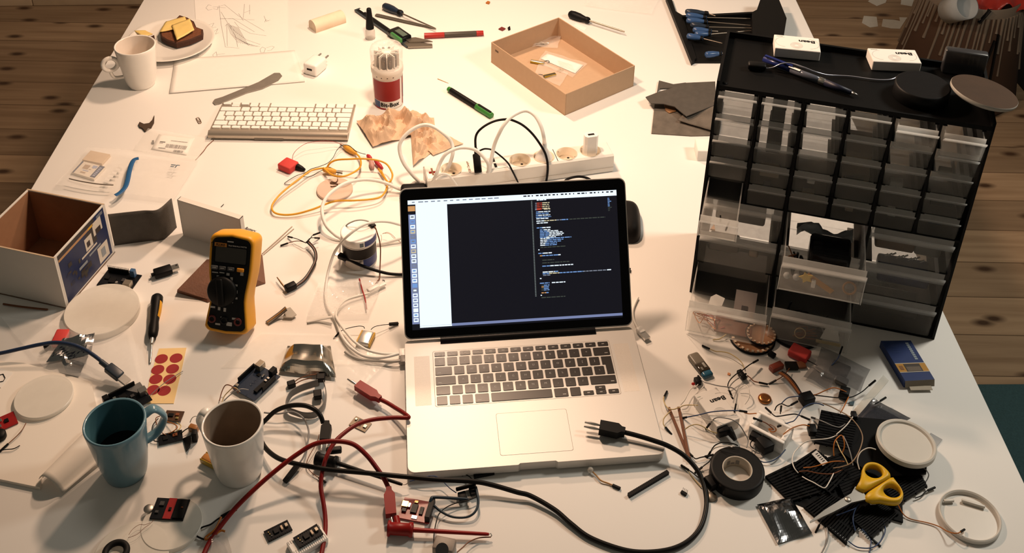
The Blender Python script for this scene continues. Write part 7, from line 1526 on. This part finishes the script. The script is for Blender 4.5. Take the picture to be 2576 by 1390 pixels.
grid('black plastic grid at the back of the pile under the wires', [(2066, 1030), (2160, 1050), (2140, 1130), (2048, 1112)], .010, 13, .72)
grid('black plastic grid under the white printed label', [(1990, 1168), (2052, 1128), (2140, 1190), (2090, 1240)], .006, 14, .6)
grid('black plastic grid at the left of the pile below the open tray', [(1925, 1196), (2000, 1160), (2064, 1240), (1990, 1262)], .001, 12, .6)
grid('black plastic grid lowest in the pile by the foil bag', [(2022, 1272), (2080, 1238), (2190, 1278), (2130, 1366)], .001, 18, .6)
grid('black plastic grid right below the scissors', [(2140, 1300), (2215, 1262), (2262, 1290), (2195, 1352)], .004, 11, .6)
grid('black plastic grid at the right of the pile beside the scissors', [(2200, 1215), (2300, 1160), (2334, 1222), (2250, 1275)], .003, 12, .6)
grid('black plastic grid in the middle of the pile under the scissors', [(2080, 1150), (2200, 1110), (2262, 1200), (2130, 1260)], .004, 16, .8)
slab('black_sheet', 'black plastic sheet in the pile under the white lid', 'sheet', [(2120, 1045), (2235, 1055), (2335, 1130), (2330, 1190), (2200, 1200), (2110, 1130)], .003, GRID, .0095)
slab('black_sheet', 'black plastic sheet at the lower right of the pile', 'sheet', [(2180, 1270), (2270, 1262), (2272, 1312), (2230, 1300), (2150, 1310)], .003, GRID, .0008)
mb = MB().prism(foot([(2042, 1140), (2054, 1131), (2084, 1162), (2070, 1170)], .016), .0145, .0155)
for i in range(5):
    pencil(mb, (2052 + i * 4.2, 1142 + i * 4.4), (2058 + i * 4.2, 1139 + i * 4.4), .0158, .0012, 1)
one('printed_label', mb, [mat('dull white label', (.55, .53, .50), .6), INK], 'white printed label lying on a black grid', 'label')
slab('black_sheet', 'black sheet added lowest in the pile to darken the gaps below the printed label', 'sheet', [(1972, 1196), (2045, 1136), (2150, 1190), (2200, 1290), (2130, 1352), (2030, 1278), (1980, 1258)], .0006, GRID, .0003)  # added sheet: keeps the white table from showing between the ribs
# scissors
sx = lambda x, y: (x / 3.564 + 1940, y / 3.564 + 1000)
SY = mat('yellow scissor handle', (.66, .40, .012), .42, var=.04)
zs_ = .022
def plate_hole(out, hole, z0, z1, m, t, o_, nm='handle'):
    """plate with one hole: ring of quads between matching outlines"""
    n = 40
    O = [Vector((*p_, 0)) for p_ in foot([sx(*p_) for p_ in out], z1)]; hc, hx, hy, hr = hole
    H = []; C_ = P(*sx(*hc), z1)
    for i in range(n):
        a_ = 2 * PI * i / n; x, y = hx * math.cos(a_), hy * math.sin(a_); x, y = x * math.cos(hr) - y * math.sin(hr), x * math.sin(hr) + y * math.cos(hr)
        H.append(P(*sx(hc[0] + x, hc[1] + y), z1))
    c_ = Vector((C_.x, C_.y, 0)); OO = []
    Os = smooth_path(O + [O[0]], 5)
    for hp in H:                                              # outline point hit by the ray from the hole centre
        d_ = (Vector((hp.x, hp.y, 0)) - c_).normalized(); best = None
        for p0, p1 in zip(Os, Os[1:]):
            e = p1 - p0; den = d_.x * e.y - d_.y * e.x
            if abs(den) < 1e-12: continue
            r0 = p0 - c_; tt = (r0.x * e.y - r0.y * e.x) / den; s_ = (r0.x * d_.y - r0.y * d_.x) / den
            if -.001 <= s_ <= 1.001 and tt > 0 and (best is None or tt > best): best = tt
        OO.append(c_ + d_ * (best or .02))
    mid = [o.lerp(Vector((h_.x, h_.y, 0)), .5) for o, h_ in zip(OO, H)]
    vs2 = []
    for o, h_, md in zip(OO, H, mid): vs2 += [(o.x, o.y, (z0 + z1) / 2), (o.x + (md.x - o.x) * .25, o.y + (md.y - o.y) * .25, z1), (md.x, md.y, z1 + .0015), (h_.x, h_.y, z1 - .0005), (h_.x, h_.y, z0), (md.x, md.y, z0 - .0005), (o.x + (md.x - o.x) * .25, o.y + (md.y - o.y) * .25, z0)]
    k = 7; fs = [(i * k + j, ((i + 1) % n) * k + j, ((i + 1) % n) * k + (j + 1) % k, i * k + (j + 1) % k) for i in range(n) for j in range(k)]
    obj(nm, MB().add(vs2, fs, 0, True), m, t, o_)
p = P(2160, 1240, zs_); t = thing('scissors', 'yellow handled scissors lying open on the black grids', 'scissors', (p.x, p.y, .018)); o_ = Vector(t.location)
plate_hole([(752, 785), (790, 745), (808, 690), (818, 630), (850, 585), (905, 572), (970, 588), (1035, 635), (1078, 690), (1040, 722), (960, 765), (890, 805), (830, 832), (790, 812)], ((922, 660), 82, 56, .25), zs_ - .002, zs_ + .007, SY, t, o_)
plate_hole([(832, 858), (900, 815), (985, 765), (1082, 702), (1122, 742), (1165, 805), (1188, 862), (1178, 905), (1140, 932), (1060, 932), (950, 916), (872, 930), (850, 905)], ((1085, 832), 82, 58, .3), zs_ - .004, zs_ + .005, SY, t, o_)
BLD = mat('scissor steel', (.46, .44, .41), .32, .9, var=.06)
obj('blade', MB().prism(foot([sx(*p_) for p_ in [(752, 800), (800, 826), (838, 872), (852, 914), (720, 944), (560, 1026), (350, 1122), (346, 1112), (480, 1008), (620, 920), (716, 862)]], zs_), zs_ - .0006, zs_ + .0016), BLD, t, o_)
obj('blade', MB().prism(foot([sx(*p_) for p_ in [(800, 850), (850, 916), (720, 948), (560, 1034), (372, 1108), (560, 990), (700, 905)]], zs_ - .002), zs_ - .003, zs_ - .0008), BLD, t, o_)
q = P(*sx(686, 918), zs_); obj('pivot_screw', MB().lathe([(0, .0032), (.0036, .003), (.0044, .002), (.0046, .0012)], 24, 0, T(q.x, q.y, zs_)), DSTEEL, t, o_)
# jumper wires in front of the cabinet: (label, points, material, connector ends)
JW = [
('straw wire from a black connector towards the ring boards', [(1783, 876, .003), (1800, 883, .004), (1815, 884, .006), (1834, 888, .008), (1854, 900, .008), (1867, 913, .006), (1872, 926, .004)], W_YEL, (1, 0)),
('thin tan wire end poking from under the ring boards', [(1793, 854, .002), (1810, 852, .004), (1821, 845, .006), (1829, 839, .006)], W_YEL, (0, 0)),
('dark wire bow between two upright connectors before the ring boards', [(1836, 985, .004), (1831, 970, .008), (1836, 956, .012), (1850, 942, .014), (1867, 931, .016), (1884, 918, .016), (1896, 911, .014)], W_BLK, (1, 1)),
('grey wire bow behind the white lettered box', [(1866, 946, .006), (1850, 956, .010), (1838, 968, .014), (1832, 982, .016)], W_GRY, (1, 0)),
('brown wire between inline connectors above the copper coil', [(1880, 944, .006), (1888, 950, .006), (1896, 958, .005), (1912, 962, .004)], W_BRN, (0, 1)),
('brown wire from the inline connector up to the red brown cable', [(1950, 957, .004), (1966, 948, .008), (1978, 936, .010), (1986, 926, .008)], W_BRN, (1, 0)),
('grey wire crossing the top of the white lettered box', [(1762, 952, .006), (1770, 960, .012), (1788, 965, .022), (1809, 970, .026), (1832, 973, .028), (1846, 977, .028), (1854, 988, .028), (1853, 1006, .026), (1851, 1018, .024)], W_GRY, (1, 1)),
('straw wire from a small connector to the left brown strip', [(1672, 995, .003), (1669, 1003, .004), (1673, 1016, .006), (1681, 1026, .008), (1694, 1029, .010), (1707, 1024, .010)], W_YEL, (1, 0)),
('straw wire rising from the right brown strip', [(1708, 1026, .008), (1718, 1020, .010), (1732, 1018, .012), (1756, 1019, .016)], W_YEL, (0, 0)),
('white wire loop left of the white lettered box', [(1712, 1018, .006), (1722, 1006, .010), (1730, 990, .010), (1738, 978, .010), (1750, 972, .008), (1756, 966, .006)], W_WHT, (0, 0)),
('white wire bow outside the left brown strip', [(1676, 1076, .003), (1669, 1066, .005), (1670, 1052, .007), (1680, 1040, .008), (1686, 1034, .008)], W_YEL, (1, 0)),
('dark blue wire laid over the white lettered box', [(1726, 1049, .006), (1736, 1047, .012), (1757, 1043, .020), (1786, 1036, .025), (1815, 1033, .027), (1850, 1032, .026), (1862, 1033, .024)], W_BLU, (1, 1)),
('orange brown wire right of the dark blue wire', [(1872, 1037, .020), (1884, 1040, .018), (1903, 1039, .018)], W_ORG, (0, 0)),
('grey wire arching from the box front down to the tape roll', [(1785, 1066, .012), (1795, 1054, .022), (1807, 1049, .027), (1826, 1051, .030), (1846, 1057, .030), (1860, 1068, .026), (1873, 1088, .018), (1882, 1107, .012), (1878, 1125, .010)], W_GRY, (1, 0)),
('straw wire arching from the right brown strip to a black plug', [(1723, 1079, .008), (1737, 1070, .014), (1753, 1067, .018), (1768, 1072, .018), (1786, 1083, .014), (1804, 1089, .010)], W_YEL, (0, 0)),
('black wire bow behind the top edge of the tape roll', [(1786, 1138, .006), (1793, 1126, .012), (1801, 1118, .018), (1819, 1112, .024), (1844, 1115, .026), (1856, 1120, .024)], W_BLK, (1, 0)),
('pale wire bow left of the tape roll', [(1784, 1142, .004), (1795, 1128, .012), (1812, 1122, .024), (1830, 1120, .028), (1842, 1124, .028)], W_WHT, (1, 0)),
('black wire between two connectors left of the tape roll', [(1741, 1146, .004), (1750, 1153, .005), (1762, 1150, .006), (1776, 1147, .006)], W_BLK, (1, 1)),
('black wire falling left below the two connectors', [(1764, 1176, .004), (1774, 1168, .006), (1784, 1160, .008), (1792, 1146, .010)], W_BLK, (1, 0)),
('black wire tail at the lower left of the tape roll', [(1730, 1180, .003), (1742, 1188, .004), (1754, 1198, .005), (1768, 1206, .006), (1780, 1216, .006)], W_BLK, (1, 0)),
('thin tan wire along the black lead left of the tape roll', [(1722, 1172, .002), (1734, 1188, .002), (1748, 1206, .002), (1764, 1224, .002)], W_YEL, (0, 0)),
('dark wire from the red block to the large antistatic bag', [(2029, 905, .006), (2042, 911, .010), (2056, 919, .012)], W_BLK, (0, 0)),
('dark wire standing up from the large antistatic bag', [(2113, 888, .024), (2108, 900, .020), (2099, 911, .016), (2092, 918, .014)], W_BLU, (1, 0)),
('orange wire arching over the small antistatic bag', [(2039, 994, .010), (2055, 991, .014), (2075, 982, .018), (2095, 975, .020), (2112, 978, .018), (2130, 986, .014)], W_ORG, (0, 0)),
('black wire running right to a raised connector past the antistatic bag', [(2046, 993, .008), (2064, 995, .010), (2081, 997, .010), (2111, 1000, .010), (2142, 998, .010), (2168, 985, .012), (2182, 973, .016), (2188, 968, .018)], W_BLK, (0, 1)),
('short orange wire hanging down below the large antistatic bag', [(2135, 998, .012), (2128, 1012, .014), (2120, 1028, .016), (2114, 1038, .018)], W_ORG, (0, 0)),
('blue wire arch right of the open tray', [(1974, 1066, .022), (1988, 1061, .024), (1998, 1057, .026), (2009, 1043, .03), (2019, 1027, .034), (2037, 1016, .036), (2057, 1014, .034), (2072, 1019, .028)], W_BLU, (1, 0)),
('dark blue wire arch left of the brown flat cable', [(1966, 1014, .006), (1980, 1001, .012), (1997, 997, .014), (2013, 996, .014)], W_BLU, (0, 0)),
('black wire arch ending in a connector above the open tray', [(1949, 1032, .006), (1954, 1021, .012), (1966, 1015, .014), (1982, 1021, .010), (1992, 1017, .010)], W_BLK, (0, 1)),
('thick black wire along the back of the open tray', [(1938, 1036, .010), (1950, 1046, .012), (1962, 1046, .014), (1980, 1043, .018), (2001, 1041, .018), (2018, 1047, .016)], W_BLK, (1, 1)),
('short upright black connector behind the open tray', [(1963, 1040, .008), (1964, 1032, .016)], W_BLK, (0, 1)),
('orange wire along the right rim of the open tray', [(1970, 1092, .026), (1986, 1080, .028), (2000, 1073, .026), (2020, 1068, .022), (2036, 1071, .016)], W_ORG, (0, 0)),
('black connector wire lying inside the open tray', [(1914, 1058, .022), (1926, 1063, .020), (1936, 1070, .016), (1946, 1080, .010)], W_BRN, (1, 0)),
('orange curl inside the open tray', [(1936, 1066, .012), (1948, 1072, .012), (1952, 1082, .008), (1942, 1086, .006), (1934, 1078, .006), (1946, 1080, .010)], W_ORG, (0, 0)),
('grey wire from the back grid to the dark connector', [(2050, 1052, .010), (2062, 1056, .020), (2076, 1062, .024), (2094, 1070, .024), (2112, 1074, .022), (2126, 1066, .022)], W_GRY, (1, 0)),
('white to orange wire above the printed label', [(2012, 1122, .018), (2024, 1112, .022), (2038, 1107, .024), (2052, 1105, .026), (2070, 1104, .028), (2088, 1101, .028), (2106, 1094, .026)], W_WHT, (0, 0)),
('large tan wire loop over the black grids', [(2070, 1014, .008), (2090, 1022, .018), (2114, 1034, .026), (2132, 1044, .032), (2148, 1058, .034), (2164, 1080, .034), (2170, 1104, .032), (2160, 1137, .030), (2142, 1163, .028), (2119, 1173, .024), (2096, 1177, .020)], mat('tan wire insulation', (.30, .20, .12), .5), (0, 0)),
('white wire bent left round the printed label', [(2010, 1124, .016), (1998, 1138, .018), (1993, 1157, .018), (1998, 1176, .018), (2008, 1189, .016)], W_WHT, (0, 0)),
('white wire forming a V below the printed label', [(2018, 1198, .018), (2032, 1206, .020), (2047, 1213, .022), (2062, 1222, .022), (2076, 1226, .022), (2088, 1208, .022), (2097, 1190, .020)], W_WHT, (0, 0)),
('white wire hook left of the white round lid', [(2203, 1130, .036), (2190, 1126, .038), (2178, 1128, .038), (2164, 1138, .034), (2157, 1158, .028), (2162, 1180, .022)], W_WHT, (0, 0)),
('orange wire hairpin standing on the black grids', [(2098, 1146, .022), (2097, 1128, .028), (2101, 1108, .034), (2116, 1094, .036), (2123, 1106, .034), (2124, 1124, .028), (2118, 1140, .022)], W_ORG, (0, 0)),
('tan wire running straight down from the orange hairpin', [(2104, 1108, .030), (2114, 1132, .030), (2126, 1152, .028), (2134, 1170, .024)], W_YEL, (0, 0)),
('grey wire beside the tan straight wire', [(2122, 1096, .030), (2132, 1118, .030), (2140, 1142, .028), (2146, 1170, .022)], W_GRY, (0, 0)),
('dark orange wire below the printed label', [(2021, 1176, .016), (2044, 1174, .020), (2066, 1168, .022), (2096, 1160, .024), (2124, 1160, .022)], W_ORG, (0, 0)),
('brown wire along the middle grid', [(2010, 1186, .016), (2030, 1184, .018), (2060, 1190, .020), (2094, 1191, .020), (2120, 1180, .020)], W_BRN, (0, 0)),
('white wire diagonal across the back grid', [(2145, 1048, .030), (2132, 1066, .032), (2118, 1080, .032), (2104, 1092, .030)], W_WHT, (0, 0)),
('thin copper wire from the grids to the open white lid', [(2256, 1262, .010), (2264, 1278, .006), (2274, 1294, .003), (2292, 1305, .002), (2333, 1314, .002), (2361, 1323, .003), (2382, 1335, .008), (2398, 1340, .014), (2410, 1340, .014), (2418, 1336, .010)], W_ORG, (0, 1)),
('blue wire loop at the lower right end of the grids', [(2134, 1360, .004), (2150, 1372, .003), (2165, 1377, .003), (2192, 1377, .003), (2210, 1366, .003), (2220, 1352, .003), (2227, 1331, .004), (2220, 1303, .006)], W_BLU, (0, 0)),
('dark blue wire ending in a connector inside the blue loop', [(2168, 1330, .008), (2178, 1340, .006), (2188, 1350, .004), (2196, 1357, .003)], W_BLU, (0, 1)),
('dark blue wire leaving the frame below the grids', [(2186, 1348, .004), (2191, 1358, .003), (2190, 1374, .002), (2186, 1400, .002)], W_BLU, (0, 0)),
('grey wire leaving the frame below the foil bag', [(2080, 1326, .003), (2083, 1344, .003), (2081, 1360, .003), (2074, 1377, .003), (2062, 1398, .003)], W_GRY, (0, 0)),
('blue wire on the lowest grid below the scissor blade', [(2104, 1296, .010), (2120, 1290, .012), (2136, 1284, .014), (2150, 1278, .014), (2162, 1266, .012)], W_BLU, (0, 0)),
('dark wire hanging on the lowest grid below the scissors', [(2156, 1272, .014), (2148, 1290, .012), (2146, 1310, .010), (2152, 1334, .006)], W_BLU, (0, 0)),
('grey wire bow at the right end of the grids', [(2316, 1173, .012), (2328, 1180, .014), (2336, 1192, .012), (2333, 1204, .008), (2326, 1214, .006)], W_GRY, (0, 1)),
('black connector wire pointing right beyond the grids', [(2302, 1252, .004), (2318, 1246, .004), (2328, 1236, .004), (2336, 1232, .004)], W_BLK, (0, 1)),
('black wire with a connector by the lower foil bag', [(2068, 1306, .006), (2064, 1314, .006), (2060, 1322, .004)], W_BLK, (0, 1)),
('black wire from the dark antistatic bag to an upright connector', [(2200, 1016, .012), (2208, 1012, .014), (2216, 1007, .014)], W_BLK, (0, 1)),
('blue wire at the lower left of the open tray', [(1976, 1130, .008), (1962, 1146, .008), (1944, 1158, .006), (1922, 1162, .004), (1904, 1154, .004)], W_BLU, (0, 0)),
('grey wire below the open tray', [(1894, 1132, .006), (1904, 1138, .006), (1914, 1140, .005), (1924, 1136, .004)], W_GRY, (0, 1)),
('dark curl at the left end of the open tray', [(1896, 1128, .010), (1888, 1120, .012), (1890, 1110, .012), (1900, 1106, .010), (1908, 1114, .008)], W_BLK, (0, 1)),
('pale wire reaching from the white lettered box top corner', [(1756, 985, .010), (1766, 976, .016), (1772, 966, .014), (1768, 958, .010)], W_WHT, (0, 0)),
('white wire bow right of the white lettered box', [(1858, 978, .006), (1874, 968, .012), (1884, 980, .014), (1884, 1000, .010), (1874, 1016, .006)], W_WHT, (0, 0)),
]
for lb, pts, mm, en in JW: jumper(lb, pts, mm, r=.00085, ends=en, group='jumper wires before the cabinet', sub=5)
# larger black plugs and clumps
def plug_block(label, A, B, r, z, name='connector'):
    a, b = P(*A, z), P(*B, z); d = (b - a).normalized(); L = (b - a).length
    return one(name, MB().rbox((L / 2, 0, 0), (L, r * 2, r * 1.7), .0012, 0, basis(a, d, (-d.y, d.x, 0)), 2), BLACK, label, 'connector')
t = thing('audio_plug', 'black angled plug in front of the white lettered box', 'plug', (*P(1830, 1085).xy, 0)); o_ = Vector(t.location)
a, b, c_ = P(1804, 1086, .010), P(1832, 1078, .012), P(1850, 1106, .008)
obj('body', MB().rbox(((a - b).length / 2, 0, 0), ((a - b).length, .014, .013), .002, 0, basis(a, b - a, (-(b - a).y, (b - a).x, 0))), BLACK, t, o_); obj('strain_relief', MB().tube([b, b.lerp(c_, .5), c_], [.0062, .005, .003], 12), BLACK, t, o_)
plug_block('black upright clump connector left below the open tray', (1912, 1104), (1935, 1132), .009, .012); plug_block('black connector left of the clump below the open tray', (1888, 1092), (1912, 1104), .006, .014); plug_block('black end block of the brown flat cable', (2015, 1006), (2044, 998), .008, .007); plug_block('black pair connector under the orange wire arch', (2112, 984), (2136, 992), .008, .008); plug_block('black upright header right of the open tray', (2040, 1070), (2046, 1092), .006, .010)
plug_block('black block connector at the left foot of the tape roll', (1780, 1200), (1800, 1226), .007, .007); plug_block('dark clump connector behind the bent wires before the ring boards', (1858, 932), (1874, 952), .004, .006); plug_block('black connector at the right edge of the ring boards', (1934, 886), (1950, 896), .004, .004); plug_block('black upright connector on the back grid', (2146, 1036), (2150, 1052), .004, .018)
t = thing('flat_cable', 'brown flat cable with a red plug running to the open tray', 'cable', (*P(1990, 965).xy, 0)); o_ = Vector(t.location)
obj('red_plug', MB().rbox((0, 0, .005), (.022, .011, .009), .001, 0, T(*P(1952, 928)) @ RZ(.5)), mat('red brown plug', (.20, .03, .012), .4), t, o_)
for k, mm in enumerate((W_BRN, W_ORG, W_BRN, W_BLK)): obj('wire', MB().tube(smooth_path(px3([(1958 + k * 3, 938 - k * 1.4, .008), (1974 + k * 3, 948 - k * 1.4, .012), (1992 + k * 3, 968 - k * 1.4, .012), (2014 + k * 2, 998 - k, .008)]), 5), .0012, 6), mm, t, o_)
t = thing('small_led', 'small red led with a black body left of the white lettered box', 'led', (*P(1750, 964).xy, 0)); o_ = Vector(t.location)
obj('body', MB().rbox((0, 0, .005), (.009, .011, .009), .001, 0, T(*P(1754, 964)) @ RZ(.3)), BLACK, t, o_); obj('lens', MB().ell(P(1744, 965, .005), (.006, .005, .005), 10), mat('red lens', (.45, .02, .015), .2), t, o_)
slab('orange_crumb', 'tiny orange crumb right of the fob', 'crumb', [(1831, 936), (1838, 938), (1836, 943), (1830, 941)], .0015, mat('orange crumb', (.6, .25, .1), .6))
slab('solder_scrap', 'tiny blue metal scrap below the large antistatic bag', 'scrap', [(2136, 1010), (2150, 1008), (2148, 1016), (2138, 1016)], .003, mat('blue metal scrap', (.12, .18, .22), .3, .6))
# ================= floor behind: waste bag and papers
TAPE = mat('torn white tape', (.52, .50, .45), .8, var=.08)
r6 = lambda L_: [(x / 6.047 + 2150, y / 6.047) for x, y in L_]
for pts, lb in (([(205, 20), (250, -30), (500, -30), (470, 40), (340, 90)], 'at the top frame edge, left piece'), ([(712, -30), (910, -30), (870, 95), (700, 65)], 'at the top frame edge touching the waste bag'), ([(140, 240), (335, 255), (355, 400), (235, 415), (110, 345)], 'square one nearest the cabinet'), ([(430, 290), (600, 300), (690, 320), (680, 262), (800, 265), (690, 435), (560, 430), (410, 400)], 'long one half under the waste bag')):
    one('paper_scrap', MB().prism(foot(r6(pts), -TZ + .0012), -TZ + .0003, -TZ + .0012), TAPE, 'torn white paper scrap on the floor ' + lb, 'paper scrap', group='paper scraps on the floor')
zr = -.36; rc_ = P(2452, -30, zr); rr = 118 * scl(2452, 0, zr); hb = zr + TZ; rb_ = rr * 1.38
t = thing('waste_bag', 'brown waste basket with white drips along its rim behind the cabinet', 'waste basket', (rc_.x, rc_.y, -TZ)); BAGB = mat('brown kraft card', (.055, .026, .013), .85, var=.18, scale=10, bump=.1)
pr = [(rb_ * .96, .0), (rb_, .01), (rr * 1.0, hb - .004), (rr * .99, hb), (rr * .96, hb - .002), (rb_ * .92, .02), (0, .012)]
obj('basket', MB().lathe(pr, 72), BAGB, t)
dm = MB(); rz_ = lambda z: rb_ + (rr - rb_) * (z - .01) / (hb - .014)
dm.lathe([(rz_(hb - .030) + .001, hb - .030), (rr + .001, hb - .003), (rr * .985, hb + .001)], 72)
dd_ = random.Random(12)
for i in range(64):
    a_ = 2 * PI * i / 64 + dd_.uniform(-.03, .03); ln_ = dd_.choice([.05, .08, .12, .15, .20, .23]); w_ = dd_.uniform(.0035, .0065)
    dm.tube([((rz_(z) + .0006) * math.cos(a_ - (hb - z) * .25), (rz_(z) + .0006) * math.sin(a_ - (hb - z) * .25), z) for z in (hb - .028, hb - .028 - ln_ * .4, hb - .028 - ln_ * .8, hb - .028 - ln_)], [w_ * 1.3, w_ * .8, w_ * .7, w_], 6)
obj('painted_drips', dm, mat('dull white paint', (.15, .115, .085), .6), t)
for a0, z0, a1, z1 in ((-1.62, hb + .004, -1.78, hb - .04), (-1.42, hb - .10, -1.62, hb - .26), (-1.36, hb - .08, -1.40, hb - .3)):
    obj('strap', MB().tube([((rz_(z0 + (z1 - z0) * k / 5) + .004) * math.cos(a0 + (a1 - a0) * k / 5), (rz_(z0 + (z1 - z0) * k / 5) + .004) * math.sin(a0 + (a1 - a0) * k / 5), z0 + (z1 - z0) * k / 5) for k in range(6)], .008, 8, 0, True, (1.2, .4)), BLACK, t)
rl = P(2418, 20, zr + .02); one('paper_roll', MB().lathe([(.0, -.04), (.040, -.04), (.042, .05), (.038, .05), (.036, .02), (0, .02)], 36, 0, T(rl.x, rl.y + .03, zr - .0) @ RZ(.4) @ RX(.9)), mat('grey white paper roll', (.32, .33, .33), .7), 'white paper cup lying in the brown waste basket', 'cup')
rw = P(2512, 2, zr + .01); q = [Vector((rw.x - .07, rw.y - .03, zr - .02)), Vector((rw.x + .12, rw.y - .02, zr - .02)), Vector((rw.x + .12, rw.y + .16, zr)), Vector((rw.x - .08, rw.y + .15, zr))]
m = MB(); m.sheet(lambda u, v: (q[0] * (1 - u) + q[1] * u) * (1 - v) + (q[3] * (1 - u) + q[2] * u) * v + Vector((0, 0, .05 * abs(nz(u * 3.1, v * 3.1, 4.)) + .05 * math.sin(PI * u) * math.sin(PI * v))), 20, 16, 0, .001)
one('red_bag', m, mat('red foil wrapper', (.30, .02, .012), .35, var=.5, scale=18), 'crumpled red wrapper inside the brown waste basket', 'wrapper')
for k, (dx, dy, an) in enumerate(((-.02, .02, .9), (.01, .05, .5))):
    one('white_strip', MB().box((0, 0, .004), (.06, .010, .003), 0, T(rw.x + dx, rw.y + dy - .01, zr + .055) @ RZ(an)), PAPER, ('nearer', 'farther')[k] + ' white strip on the red wrapper in the basket', 'strip', group='white strips in the basket')
gb = P(2572, 140, -TZ + .3); one('storage_box', MB().rbox((.19, .20, .15), (.30, .40, .30), .01, 0, T(gb.x + .16, gb.y + .02, -TZ + .0003) @ RZ(.08)), mat('slate grey fabric', (.045, .048, .055), .9, bump=.3), 'dark grey fabric box on the floor right of the waste basket', 'storage box')
# lift everything from table-relative heights to floor-relative heights
for o in bpy.context.scene.objects:
    if o.parent is None: o.location.z += TZ
